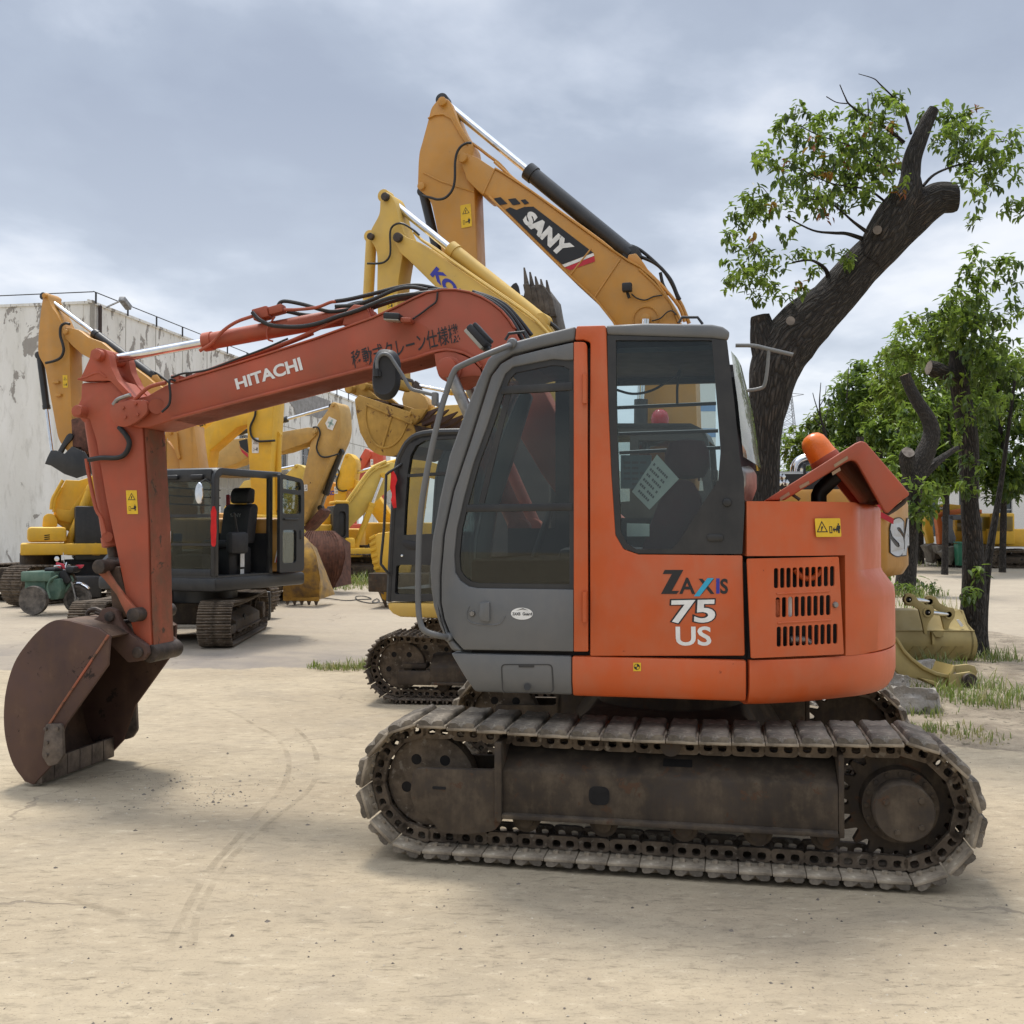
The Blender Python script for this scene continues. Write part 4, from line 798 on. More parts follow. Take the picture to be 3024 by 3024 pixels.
def hydp(rt, fr, a, b, y, fb, rbp, rrp, bm, rm, name):
    return hyd(rt, fr.P(*a, y), fr.P(*b, y), y, fb, fr.ln(rbp, *a, y), fr.ln(rrp, *b, y), bm, rm, name)
def hosep(parent, fr, pts, y, rp, mat=None, name='hydraulic_hose'): return hose(parent, fr.T3(pts, y), fr.ln(rp, *pts[0], y), mat, name)
def decal(parent, fr, polys, y, mats, name='decal'):
    m = MB()
    for i, (mi, pts) in enumerate(polys): m.mat(mi); m.flat(fr.T(pts, y), y - .0015 * (i + 1))
    return m, y
# ---------------------------------------------------------------- lemon excavator with black cab
FK = Fr(.179, 10.84, 23)
kx = root('crawler_excavator', FK, 'lemon yellow excavator with blue boom letters and a black rounded cab', 'excavator', 'excavators parked in the yard')
under(kx, 23, 6.2, 1.85, .45, -1.15, 1.15, .335)
yk = -1.02
m = MB(); m.prism(FK.T([(1144, 1779), (1900, 1790), (1900, 1830), (1290, 1826), (1180, 1822), (1158, 1812), (1146, 1798)], yk), yk, .95, .02); m.build('deck_skirt', YKOM, kx)
m = MB(); m.box(.35, 1.45, -1.0, 1.0, .95, 1.62, .08); m.build('engine_house', YKOM, kx)
co_ = FK.T([(1147, 1776), (1161, 1505), (1171, 1378), (1186, 1333), (1208, 1300), (1248, 1281), (1345, 1275), (1560, 1280), (1600, 1300), (1620, 1400), (1620, 1776)], yk)
ci_ = FK.T([(1196, 1500), (1203, 1400), (1212, 1345), (1228, 1316), (1255, 1300), (1345, 1295), (1400, 1295), (1400, 1570), (1192, 1580)], yk)
cl_ = FK.T(rnd([(1170, 1668), (1395, 1668), (1395, 1755), (1165, 1755)], 10), yk)
m = MB(); m.prism(co_, yk, yk + .06, 0, [ci_[::-1], cl_]); m.prism(co_, -.12, -.06, 0, [[(x + .0, z) for x, z in ci_[::-1]]])
c1 = [p for p in co_[:8]]
m.prism(c1[4:] + [(x, z - .05) for x, z in reversed(c1[4:])], yk, -.06, .01); m.box(c1[0][0], c1[0][0] + .3, yk + .06, -.12, 1.0, 1.06)
m.tube([Vector((x, yk + .02, z)) for x, z in co_[:9]], .035, 8, 3); m.tube([Vector((x, -.09, z)) for x, z in co_[:9]], .035, 8, 3)
m.prism(FK.T([(1204, 1400), (1400, 1388), (1400, 1397), (1204, 1409)], yk), yk - .004, yk + .05)
m.box(.1, .35, -.95, -.1, 1.0, 2.5, .02)
kc = m.build('cab', BLACK, kx, 40)
m = MB(); m.prism(ci_, yk + .03, yk + .035); m.prism(cl_, yk + .03, yk + .035); m.build('door_window', GLASS_D, kc)
m = MB(); m.prism(FK.T(rnd([(1190, 1595), (1215, 1598), (1240, 1604), (1240, 1622), (1205, 1622), (1188, 1608)], 6), yk), yk - .012, yk + .01, .004); m.mat(1); m.lathe([(.001, .012), (.012, .01), (.016, 0)], FK.P3(1188, 1641, yk), (0, -1, 0), 12); m.build('door_handle', [BLACK_MATT, CHROME], kc)
m = MB(); m.box(-.6, -.05, -.85, -.3, 1.0, 1.35, .05); m.box(-.2, -.02, -.8, -.35, 1.3, 2.0, .06); m.build('driver_seat', BLACK_MATT, kx)
m = MB(); m.tube([FK.P3(1186, 1370, yk), FK.P3(1165, 1385, yk - .05), FK.P3(1143, 1400, yk - .06), FK.P3(1140, 1420, yk - .06), FK.P3(1134, 1560, yk - .06), FK.P3(1125, 1655, yk - .06), FK.P3(1130, 1672, yk - .06), FK.P3(1150, 1697, yk - .02)], .014, 8, 3); m.build('grab_rail', BLACK, kx)
m = MB(); rb = [(1157, 1386), (1166, 1400), (1175, 1417), (1168, 1430), (1166, 1445), (1171, 1475), (1170, 1500), (1161, 1501), (1156, 1478), (1157, 1462), (1151, 1440), (1156, 1420), (1154, 1400)]
secs = [[Vector(p) + Vector((0, .012 * math.sin(k * 2.2), 0)) for p in FK.T3([a, b], yk - .06)] for k, (a, b) in enumerate([((1154, 1388), (1160, 1388)), ((1153, 1402), (1168, 1403)), ((1155, 1420), (1175, 1417)), ((1151, 1440), (1167, 1436)), ((1157, 1462), (1167, 1450)), ((1156, 1478), (1171, 1475)), ((1161, 1501), (1170, 1499))])]
m.raw([tuple(p) for s_ in secs for p in s_], [[2 * k, 2 * k + 1, 2 * k + 3, 2 * k + 2] for k in range(6)]); o = m.build('ribbon', CLOTH_RED); o.location = FK.o; o.rotation_euler = (0, 0, -FK.yaw); tag(o, 'red cloth ribbon tied to the grab rail of the black rounded cab', 'ribbon')
kb0, kb1 = .0, .36
bo_ = piece('boom', kx, FK, [(1165, 690), (1180, 686), (1200, 700), (1240, 716), (1420, 838), (1598, 962), (1640, 1000), (1700, 1110), (1760, 1300), (1790, 1480), (1740, 1500), (1700, 1400), (1620, 1230), (1530, 1090), (1490, 1050), (1285, 846), (1205, 767), (1180, 745), (1163, 710)], kb0, kb1, YKOM, .012, 0, [(1178, 703, 14)], PINM)
piece('cylinder_bracket', bo_, FK, [(1548, 955), (1575, 930), (1600, 935), (1640, 995), (1600, 1000)], .1, .26, YKOM)
hydp(kx, FK, (1602, 952), (1140, 582), .18, .565, 23, 11, YKOM, CHROME, 'arm_cylinder')
ka = piece('arm', kx, FK, [(1122, 595), (1124, 574), (1135, 566), (1154, 572), (1169, 602), (1177, 647), (1192, 685), (1200, 700), (1195, 735), (1189, 752), (1173, 847), (1178, 1110), (1184, 1130), (1178, 1150), (1160, 1150), (1120, 1000), (1112, 892), (1114, 778), (1112, 740), (1096, 712), (1089, 697), (1096, 675), (1108, 655), (1121, 630)], .04, .32, YKOM, .012, 3, [(1141, 583, 12), (1098, 700, 10), (1172, 1118, 11)], PINM)
hydp(kx, FK, (1097, 700), (1075, 1120), .18, .6, 16, 8, YKOM, CHROME, 'bucket_cylinder')
hosep(ka, FK, [(1238, 694), (1222, 680), (1195, 663), (1175, 660), (1158, 670), (1152, 690), (1153, 730), (1151, 755), (1138, 772), (1118, 778), (1085, 778)], .0, 3.2)
m = MB(); m.tube(FK.T3([(1222, 686), (1250, 712), (1280, 730), (1400, 815), (1560, 925), (1620, 985)], .05), .016, 8, 3); m.tube(FK.T3([(1240, 705), (1420, 832), (1580, 945), (1650, 1030)], -.01), .013, 8, 3); m.tube(FK.T3([(1505, 870), (1530, 880), (1552, 892), (1570, 912)], .2), .02, 8, 3); m.build('hydraulic_pipes', YKOM, bo_)
hosep(bo_, FK, [(1572, 912), (1592, 930), (1620, 950), (1650, 975), (1665, 1000)], .2, 6)
m = MB(); letter(m, 'KOMATSU', FK.P(1269, 811, kb0 - .004), FK.P(1486, 1023, kb0 - .004), FK.P(1289, 786, kb0 - .004), kb0 - .004, .05, FK.P(1512, 995, kb0 - .004)); m.build('boom_lettering', BLUE, bo_, smooth=False)
warning(ka, FK.P(1143, 916, .038), FK.P(1163, 914, .038), FK.P(1141, 868, .038), .037)
# its bucket: scooped open towards the cab
kp = FK.T([(1209, 1216), (1059, 1166), (1047, 1180), (1052, 1224), (1063, 1278), (1087, 1322), (1104, 1336), (1122, 1344), (1157, 1348), (1185, 1338), (1205, 1312), (1226, 1276), (1220, 1254)], -.30)
kbk = bucket(kx, kp, -.30, .72, (12, 1), YBKT, BUCKETIN, 0, name='bucket')
L0 = Vector(kp[12]); L1 = Vector(kp[0])
for k in range(5):
    y = -.22 + .22 * k; m = MB(); a = Vector((L0.x - .03, y, L0.y + .05)); m.loft([[(a.x, y - .05, a.z - .04), (a.x, y + .05, a.z - .04), (a.x, y + .05, a.z + .04), (a.x, y - .05, a.z + .04)], [(a.x + .17, y - .045, a.z + .02), (a.x + .17, y + .045, a.z + .02), (a.x + .16, y + .045, a.z + .08), (a.x + .16, y - .045, a.z + .08)], [(a.x + .31, y - .01, a.z + .125), (a.x + .31, y + .01, a.z + .125), (a.x + .31, y + .01, a.z + .135), (a.x + .31, y - .01, a.z + .135)]]); m.build('tooth', BUCKETM, kbk)
strip_pts = FK.T([(1080, 1197), (1210, 1252)], -.31); m = MB(); strip(m, strip_pts, -.315, -.29, .02)
m.tube(FK.T3([(1082, 1200), (1080, 1235), (1088, 1275), (1105, 1308), (1130, 1322), (1160, 1315), (1185, 1290), (1203, 1252)], -.303), .012, 6, 4); m.tube(FK.T3([(1157, 1229), (1130, 1322)], -.303), .012, 6)
m.prism(FK.T([(1208, 1220), (1216, 1207), (1262, 1208), (1245, 1235), (1222, 1254), (1207, 1236)], -.31), -.32, -.27, .006)
for q in ((1212, 1224), (1236, 1235), (1217, 1248)): p_ = FK.P3(*q, -.32); m.cyl(p_, p_ + Vector((0, -.03, 0)), .018, n=8)
m.build('side_plate', YBKT, kbk)
m = MB()
for y in (-.05, .35): m.prism(FK.T(rnd([(1059, 1172), (1032, 1160), (1020, 1148), (1030, 1136), (1048, 1138), (1060, 1130), (1078, 1128), (1085, 1150), (1120, 1180)], 4), -.05), y, y + .06, .01)
m.build('hinge_ear', YBKT, kbk)
m = MB(); pin(m, FK.P(1031, 1148, -.12), -.14, .46, .05); pin(m, FK.P(1070, 1140, -.12), -.12, .44, .045); m.build('hinge_pin', YBKT, kbk)
piece('bucket_link', kx, FK, [(1066, 1105), (1082, 1105), (1082, 1145), (1064, 1145)], .08, .3, YBKT)
# ---------------------------------------------------------------- ochre excavator with the tall boom
FS = Fr(2.14, 13.1, 16)
sx = root('crawler_excavator', FS, 'large ochre excavator with tall raised boom and black checkered boom decal', 'excavator', 'excavators parked in the yard')
under(sx, 16, 10, 2.38, .6, -1.72, 1.72, .45, 'bar', True, .19)
m = MB(); m.box(-1.9, 1.9, -1.35, 1.35, 1.0, 1.28, .03); m.build('deck', BLACK, sx)
def tail(mb, r, z0, z1, xs, wid, prof, n=16):
    a1 = math.degrees(math.asin(wid / r)); pts = [(xs, -wid)] + [(r * math.cos(R(a)), r * math.sin(R(a))) for a in [-a1 + 2 * a1 * k / n for k in range(n + 1)]] + [(xs, wid)]
    P2 = rnd(pts, [0, .35] + [0] * (n - 1) + [.35, 0], 6); secs = []
    for d, z in prof: secs.append([(x + (d if x > xs + .01 else 0), y * (1 + d / r * .6), z) for x, y in P2])
    mb.loft(secs); return P2
m = MB(); tail(m, 2.72, 1.2, 2.1, 1.25, 1.33, [(-.25, 1.10), (-.06, 1.14), (0, 1.24), (0, 1.95), (-.03, 2.05), (-.12, 2.1)]); ct = m.build('counterweight', YSANY, sx, 50)
m = MB(); m.box(-.2, 1.249, -1.33, 1.33, 1.28, 2.1, .06); hs_ = m.build('engine_house', YSANY, sx)
m = MB()
for k in range(22): m.box(.02 + k * .05, .045 + k * .05, -1.335, -1.30, 1.96, 2.05)
m.build('house_louvres', DARKVOID, hs_)
yh_ = -1.2
m = MB(); hp = FS.T(rnd([(2230, 1392), (2430, 1391), (2490, 1394), (2520, 1404), (2534, 1425), (2540, 1455), (2230, 1455)], 8), yh_)
m.loft([[(x, y, 2.09 + (z - 2.09) * q) for x, z in hp] for y, q in ((yh_, .86), (yh_ + .06, 1), (.9, 1), (1.0, .85))]); hdk = m.build('engine_hood', BLACK, sx, 50)
m = MB()
for k in range(6): x_ = 1.52 + .09 * k; m.box(x_, x_ + .03, yh_ - .015, yh_ + .5, 2.18, 2.40 - .012 * k, .01)
for k in range(9): m.box(.35 + .04 * k, .37 + .04 * k, yh_ - .004, yh_ + .1, 2.22, 2.34)
m.build('hood_louvres', BLACK_MATT, hdk)
m = MB(); e0 = FS.P3(2310, 1420, yh_ + .02)
for k in range(3):
    a = R(90 + 120 * k); Me = Matrix.Translation((e0.x + .045 * math.cos(a), yh_ - .006, e0.z + .045 * math.sin(a))); m.prism([(.042 * math.cos(R(60 * j)), .042 * math.sin(R(60 * j))) for j in range(6)], -.012, .012, .003, None, Me)
m.build('hood_emblem', CHROME, hdk)
m = MB(); m.tube(FS.T3([(2352, 1394), (2354, 1378), (2364, 1364), (2384, 1356), (2396, 1354)], -.5), .075, 16, 3); m.build('exhaust_pipe', CHROME, sx)
m = MB(); yq_ = -1.34; m.flat(FS.T([(2588, 1482), (2615, 1494), (2640, 1516), (2625, 1516), (2592, 1500)], yq_), yq_); m.flat(FS.T([(2592, 1506), (2640, 1532), (2638, 1548), (2600, 1528)], yq_), yq_); m.build('red_stripe', REDD, ct)
# big letters wrapped round the tail
def wrapped(parent, fr, st, r, a0, a1, z0, z1, mats):
    uv, fs = text_geo(st, .05); uvb, fsb = text_geo(st, .11)
    m = MB()
    for (q, f, rr, ex_) in ((uvb, fsb, r + .004, .03), (uv, fs, r + .008, 0)):
        vs = []
        for u, v in q:
            a = R(a0 + (a1 - a0) * (u * (1 + 2 * ex_ * .25) - ex_ * .25)); zz_ = z0 + (z1 - z0) * (v * (1 + 2 * ex_) - ex_); vs.append((rr * math.cos(a), rr * math.sin(a), zz_))
        m.mat(0 if ex_ else 1); m.raw(vs, f)
    return m.build('tail_lettering', mats, parent, smooth=False)
wrapped(ct, FS, 'SANY', 2.725, -27, 27, 1.36, 1.78, [INK, plain('silver_decal', (.45, .46, .47), .4)])
ycs = -1.35; m = MB()
cs = FS.T([(1600, 1300), (1640, 1262), (1720, 1250), (2040, 1250), (2078, 1268), (2092, 1300), (2110, 1560), (2110, 1640), (1560, 1640)], ycs)
cw_ = FS.T([(1640, 1320), (1680, 1290), (1860, 1285), (1860, 1480), (1630, 1500)], ycs); cw2 = FS.T([(1885, 1300), (2060, 1300), (2078, 1450), (1885, 1450)], ycs)
m.prism(cs, ycs, ycs + .07, 0, [cw_, cw2]); m.prism(cs, -.47, -.40, 0, [cw_, cw2]); m.prism(FS.T([(1600, 1300), (1640, 1262), (1720, 1250), (2040, 1250), (2078, 1268), (2092, 1300), (2085, 1300), (2060, 1272), (1720, 1268), (1645, 1285)], ycs), ycs, -.40, .02)
m.box(cs[-1][0], cs[-3][0], ycs, -.4, 1.28, 1.35); sc_ = m.build('cab', BLACK, sx, 40)
m = MB(); m.prism(cw_, ycs + .03, ycs + .036); m.prism(cw2, ycs + .03, ycs + .036); m.build('cab_window', GLASS_D, sc_)
m = MB(); m.lathe([(.01, 0), (.10, 0), (.11, .06), (.09, .13), (.05, .17), (.001, .18)], FS.P3(1949, 1252, -.9), (0, 0, 1), 18); m.build('beacon', plain('red_beacon', (.45, .02, .03), .25), sx)
sb0, sb1 = -.30, .25
sbo = piece('boom', sx, FS, [(1355, 470), (1362, 456), (1378, 452), (1410, 465), (1461, 499), (1484, 512), (1569, 567), (1797, 733), (1854, 772), (1888, 790), (1934, 829), (1979, 892), (2002, 955), (2030, 1040), (2054, 1114), (2060, 1300), (2050, 1480), (1960, 1480), (1905, 1300), (1900, 1208), (1896, 1100), (1809, 952), (1757, 886), (1683, 818), (1433, 573), (1425, 574), (1408, 560), (1378, 530), (1370, 505)], sb0, sb1, YSANY, .015, 0, [(1368, 468, 14), (1907, 943, 15)])
m = MB()
for a, b in (((1461, 499), (1427, 572)), ((1745, 735), (1682, 815)), ((1832, 765), (1755, 880))): m.tube([FS.P3(*a, sb0 - .002), FS.P3(*b, sb0 - .002)], .012, 6)
c0 = FS.P(1907, 943, sb0); m.tube([Vector((c0[0] + .16 * math.cos(R(a)), sb0 - .005, c0[1] + .16 * math.sin(R(a)))) for a in range(-20, 200, 12)], .012, 6)
strip(m, FS.T([(1372, 530), (1408, 560), (1425, 574), (1445, 584), (1683, 818), (1757, 886), (1809, 952), (1850, 1020)], sb0)[::-1], sb0 - .04, sb1 + .04, -.03) if False else strip(m, FS.T([(1445, 584), (1683, 818), (1757, 886), (1809, 952), (1850, 1020)], sb0), sb0 - .03, sb1 + .03, .025)
strip(m, FS.T([(1461, 499), (1484, 512), (1569, 567), (1797, 733), (1854, 772), (1888, 790), (1934, 829), (1979, 892), (2002, 955)], sb0), sb0 - .02, sb1 + .02, .02)
m.build('boom_seams', YSANY, sbo)
yd = sb0 - .006; m = MB()
for q in ([(1458, 586), (1478, 582), (1499, 602), (1475, 606)], [(1500, 588), (1522, 585), (1537, 600), (1535, 603), (1514, 606)], [(1537, 591), (1551, 588), (1563, 600), (1549, 604)], [(1492, 619), (1506, 612), (1525, 620), (1548, 611), (1575, 610), (1752, 746), (1660, 781), (1640, 764)]): m.flat(FS.T(q, yd), yd)
m.mat(1); m.flat(FS.T([(1660, 782), (1752, 747), (1755, 755), (1668, 789)], yd), yd); letter(m, 'SANY', FS.P(1541, 652, yd - .003), FS.P(1657, 764, yd - .003), FS.P(1566, 619, yd - .003), yd - .003, .065, FS.P(1697, 728, yd - .003))
m.mat(2); m.flat(FS.T([(1668, 790), (1755, 756), (1757, 772), (1683, 798)], yd), yd); m.build('boom_decal', [INK, WHITE, REDD], sbo, smooth=False)
piece('cylinder_bracket', sbo, FS, [(1850, 775), (1856, 752), (1878, 748), (1900, 775), (1935, 830), (1890, 800)], -.2, .15, YSANY)
hydp(sx, FS, (1868, 758), (1310, 300), -.02, .535, 24, 11, BLACK, CHROME, 'arm_cylinder')
sa = piece('arm', sx, FS, [(1290, 297), (1297, 290), (1310, 288), (1326, 294), (1337, 318), (1353, 362), (1380, 405), (1394, 425), (1400, 500), (1401, 567), (1410, 790), (1424, 1130), (1410, 1150), (1385, 1140), (1380, 1100), (1302, 733), (1273, 596), (1251, 570), (1236, 560), (1233, 545), (1235, 480), (1238, 448), (1245, 425), (1265, 351), (1273, 317)], -.22, .17, YSANY, .015, 4, [(1308, 302, 13), (1246, 552, 11)])
m = MB(); strip(m, FS.T([(1265, 352), (1285, 342), (1310, 340), (1332, 352), (1360, 400), (1380, 430)], -.22), -.24, -.2, .016); m.tube([FS.P3(1250, 510, -.225), FS.P3(1300, 535, -.225), FS.P3(1400, 567, -.225)], .01, 6); m.build('arm_seams', YSANY, sa)
warning(sa, FS.P(1363, 674, -.226), FS.P(1394, 668, -.226), FS.P(1359, 607, -.226), -.227)
hydp(sx, FS, (1250, 568), (1330, 905), -.02, .75, 14, 9, BLACK, CHROME, 'bucket_cylinder')
hosep(sbo, FS, [(1392, 422), (1378, 423), (1362, 432), (1350, 450), (1344, 480), (1343, 530), (1336, 560), (1318, 582), (1295, 589), (1272, 584), (1248, 578)], -.36, 4)
m = MB(); m.tube(FS.T3([(1395, 424), (1420, 442), (1440, 458), (1470, 480), (1490, 500), (1510, 522), (1560, 560), (1700, 660), (1790, 728)], -.1), .02, 8, 3); m.tube(FS.T3([(1460, 478), (1520, 530), (1640, 615), (1780, 715), (1840, 770)], -.28), .018, 8, 3); m.tube(FS.T3([(1888, 795), (1940, 845), (1985, 900), (2012, 950)], -.3), .018, 8, 3); m.tube(FS.T3([(1900, 790), (1960, 850), (2005, 905), (2022, 950)], -.1), .022, 8, 3); m.tube(FS.T3([(2000, 880), (2015, 905), (2035, 955)], .1), .025, 8, 3); m.build('hydraulic_pipes', YSANY, sbo)
for pts in ([(1845, 725), (1870, 728), (1900, 745), (1945, 785), (1980, 825), (2000, 870), (2008, 885)], [(1850, 735), (1885, 755), (1930, 775), (1960, 800), (1985, 840), (2003, 884)], [(1950, 805), (1958, 840), (1975, 870)]): hosep(sbo, FS, pts, .0, 5)
m = MB(); Ml = Matrix.Translation(FS.P3(1852, 850, -.42)); m.box(-.06, .06, -.05, .05, -.05, .06, .015, Ml); m.tube(FS.T3([(1852, 862), (1858, 880)], -.36), .02); m.build('boom_work_lamp', BLACK_MATT, sbo)
hosep(sbo, FS, [(1865, 868), (1880, 880), (1905, 886), (1930, 876), (1955, 872)], -.32, 2); hosep(sbo, FS, [(1925, 948), (1950, 940), (1970, 922), (1985, 918), (1997, 930)], -.34, 2)
m = MB()
for y in (-.5, .42): m.cyl(FS.P3(1890, 1480, y), FS.P3(1893, 1180, y), .085, n=18)
m.mat(1)
for y in (-.5, .42): m.cyl(FS.P3(1893, 1180, y), FS.P3(1907, 943, y), .05, n=16)
m.build('boom_cylinders', [BLACK, CHROME], sx)
# ---------------------------------------------------------------- bits of the machine that holds a dark bucket up behind
FD = Fr(1.2, 15.5, 18)
dx = root('crawler_excavator', FD, 'excavator whose dark toothed bucket stands up behind the lemon yellow boom', 'excavator', 'excavators parked in the yard')
DRK = rough_mat('dark_bucket_steel', (.045, .04, .035), (.13, .115, .095), 6, .75, .6, .2)
m = MB(); dp = FD.T([(1548, 860), (1555, 842), (1600, 838), (1632, 880), (1640, 925), (1655, 990), (1640, 1060), (1560, 1080), (1530, 1000), (1540, 900)], 0)
m.prism(dp, 0, .5, .02)
dk = m.build('bucket', DRK, dx)
for k, (bx_, by_, tx_, ty_) in enumerate(((1556, 842, 1548, 790), (1573, 850, 1565, 803), (1590, 858, 1581, 816), (1606, 868, 1597, 824), (1622, 875, 1614, 827))):
    m = MB(); b0 = FD.P3(bx_, by_, .02 * k); t0 = FD.P3(tx_, ty_, .02 * k); b2 = FD.P3(bx_ + 12, by_ + 60, .0)
    m.loft([[b2 + Vector((-.055, -.03, 0)), b2 + Vector((.055, -.03, 0)), b2 + Vector((.055, .05, 0)), b2 + Vector((-.055, .05, 0))], [b0 + Vector((-.05, -.045, 0)), b0 + Vector((.05, -.045, 0)), b0 + Vector((.05, .05, 0)), b0 + Vector((-.05, .05, 0))], [b0 + Vector((-.04, -.03, .02)), b0 + Vector((.03, -.03, .02)), b0 + Vector((.03, .03, .02)), b0 + Vector((-.04, .03, .02))], [t0 + Vector((-.012, -.01, 0)), t0 + Vector((.012, -.01, 0)), t0 + Vector((.012, .01, 0)), t0 + Vector((-.012, .01, 0))]], bev=.004); m.build('tooth', DRK, dk)
m = MB(); m.prism(FD.T([(1505, 850), (1515, 838), (1524, 834), (1530, 845), (1536, 876), (1528, 890), (1504, 878)], -.05), -.05, .0, .006); m.prism(FD.T([(1500, 880), (1545, 872), (1565, 900), (1560, 1000), (1520, 1000)], .05), .0, .3, .02); m.build('side_cutter', BLACK_MATT, dk)
piece('arm', dx, FD, [(1560, 1040), (1645, 1020), (1745, 1400), (1770, 1560), (1690, 1560)], .1, .4, YTAN)
m = MB(); m.box(-.9, 1.3, -.9, .9, .5, 1.35, .06); m.build('machine_house', YTAN, dx); under(dx, 18, 18, 1.9, .5, -1.2, 1.2, .36, 'bar', False)
# arm of a further yellow machine that shows between the bucket and the orange boom
FZ = Fr(.9, 15.0, 12)
zx = root('crawler_excavator', FZ, 'tan excavator with its arm held level behind the scooped yellow bucket', 'excavator', 'excavators parked in the yard')
piece('arm_end', zx, FZ, [(1190, 1200), (1186, 1178), (1192, 1156), (1205, 1147), (1225, 1150), (1255, 1172), (1268, 1196), (1262, 1212)], -.2, .15, YTAN, .02)
piece('arm', zx, FZ, [(1255, 1212), (1300, 1197), (1380, 1193), (1520, 1210), (1700, 1290), (1720, 1400), (1640, 1380), (1380, 1250), (1262, 1240)], -.15, .15, YKOM, .02)
hydp(zx, FZ, (1500, 1190), (1230, 1138), 0, .63, 9, 5, YKOM, CHROME, 'bucket_cylinder')
piece('link', zx, FZ, [(1213, 1148), (1218, 1130), (1226, 1123), (1235, 1130), (1250, 1165), (1268, 1195), (1258, 1196)], -.05, .05, PINM, .01)
piece('boom', zx, FZ, [(1660, 1300), (1730, 1290), (1800, 1500), (1790, 1600), (1720, 1600)], -.15, .15, YKOM, .02)
m = MB(); m.box(.2, 2.2, -.9, .9, .5, 1.3, .06); m.build('machine_house', YKOM, zx); under(zx, 12, 12, 1.9, .5, 0, 2.3, .36, 'bar', False)
# ---------------------------------------------------------------- small excavator with black open cab (left, end on)
FX = Fr(-4.72, 15.75, -69)
cx_ = root('crawler_excavator', FX, 'small excavator with open black glazed cab, its door folded back and seat showing', 'excavator', 'excavators parked in the yard')
under(cx_, -69, -94, 1.75, .47, -1.35, 1.2, .325, 'bar', True, .12, (-.03, .43))
# cab: local x = towards the rear, y = towards the machine's right (left in the photo is +y)
yd, yr = -1.02, .02                                   # door side, boom side
fx, rx = -1.1, .32; zb, zt = .98, 2.53
m = MB(); m.box(-1.13, 1.18, -1.06, 1.02, .78, .98, .05); m.cyl((0, 0, .5), (0, 0, .8), .5, n=30); m.build('deck', BLACK, cx_)
m = MB()
for y in (yd, yr - .06):
    m.prism(rnd([(fx, zb), (fx, zt), (rx, zt), (rx, zb), (rx - .09, zb), (rx - .09, zt - .1), (fx + .1, zt - .1), (fx + .1, zb)], [0, .18, .05, 0, 0, 0, .12, 0]), y, y + .06, .008)
m.prism([(fx + .02, zt - .06), (fx + .1, zt + .0), (rx + .3, zt + .02), (rx + .3, zt - .06)], yd + .02, yr - .02, .03)
m.box(fx, fx + .05, yd + .06, yr - .06, zt - .2, zt - .02, .02); m.box(fx, fx + .05, yd + .06, yr - .06, zb, zb + .12, .02); m.box(fx + .005, fx + .03, yd + .06, yr - .06, 1.43, 1.46); m.box(rx - .04, rx, yd + .06, yr - .06, zb, 1.6)
m.box(fx + .005, fx + .03, yd + .06, yr - .06, 1.83, 1.87)
for z in (2.02, 2.14, 2.26): m.box(fx + .2, rx, yr - .08, yr - .065, z, z + .018)
m.box(fx, rx, yd, yr, zb - .02, zb + .02)
cxb = m.build('cab', BLACK, cx_, 40)
m = MB(); m.box(fx + .012, fx + .018, yd + .06, yr - .06, zb + .12, zt - .2); m.box(fx + .1, rx - .1, yr - .05, yr - .045, 1.3, zt - .1); m.build('windscreen', glass('clear_glass', (.62, .66, .64), .45, 0), cxb)
for y_ in (-.31, -.74): m = MB(); m.box(fx - .06, fx + .02, y_ - .11, y_ + .11, zt - .17, zt - .1, .025); m.build('cab_work_lamp', BLACK_MATT, cxb)
m = MB(); m.lathe([(.01, 0), (.055, .005), (.06, .02), (.04, .03)], (fx - .14, -.86, 2.16), (1, .2, 0), 20, Matrix.Translation((fx - .14, -.86, 2.16)) @ Matrix.Diagonal((1, 1, 2.6, 1)) @ Matrix.Translation((-fx + .14, .86, -2.16))); m.mat(1); m.tube([(fx - .1, -.84, 2.3), (fx - .04, -.9, 2.36), (fx, -.97, 2.3)], .012); m.build('mirror', [CHROME, BLACK], cxb)
m = MB(); m.box(-.55, .0, -.82, -.34, 1.38, 1.5, .06); m.prism(rnd([(-.08, 1.45), (.14, 1.45), (.24, 2.0), (.16, 2.06), (.02, 1.98)], .05), -.82, -.34, .05); m.prism(rnd([(.06, 2.05), (.24, 2.05), (.26, 2.28), (.12, 2.3), (.05, 2.2)], .05), -.76, -.42, .05); m.box(-.45, .1, -.8, -.3, .98, 1.4, .04)
m.box(-.62, -.2, -.97, -.84, 1.3, 1.62, .05); m.tube([(-.4, -.9, 1.6), (-.45, -.9, 1.78), (-.52, -.92, 1.9)], .018); m.box(-.95, -.7, -.7, -.2, 1.0, 1.3, .05); m.box(-.8, -.75, -.2, -.05, 1.0, 1.6, .02)
st_ = m.build('driver_seat', BLACK_MATT, cx_)
m = MB(); Mz = Matrix.Rotation(R(90), 4, 'Z')
def letter_x(mb, st, x, y0, y1, z0, z1, bold=.03):   # lettering on a plane x = const, read from -x
    uv, fs = text_geo(st, bold); mb.raw([(x, y0 + (y1 - y0) * u, z0 + (z1 - z0) * v) for u, v in uv], fs)
letter_x(m, 'SANY', -.005, -.48, -.68, 1.84, 1.9); m.build('seat_lettering', plain('grey_print_2', (.18, .18, .18), .7), st_, smooth=False)
m = MB(); m.flat([(-.25, 1.1), (-.15, 1.1), (-.15, 1.34), (-.25, 1.34)], -.845); m.flat([(-.25, 1.0), (-.16, 1.0), (-.16, 1.07), (-.25, 1.07)], -.845); m.build('info_label', WHITE, st_, smooth=False)
m = MB(); m.box(.2, .26, -.3, -.24, 1.9, 2.2, .02); m.build('fire_extinguisher', plain('red_enamel', (.4, .02, .02), .3), cxb)
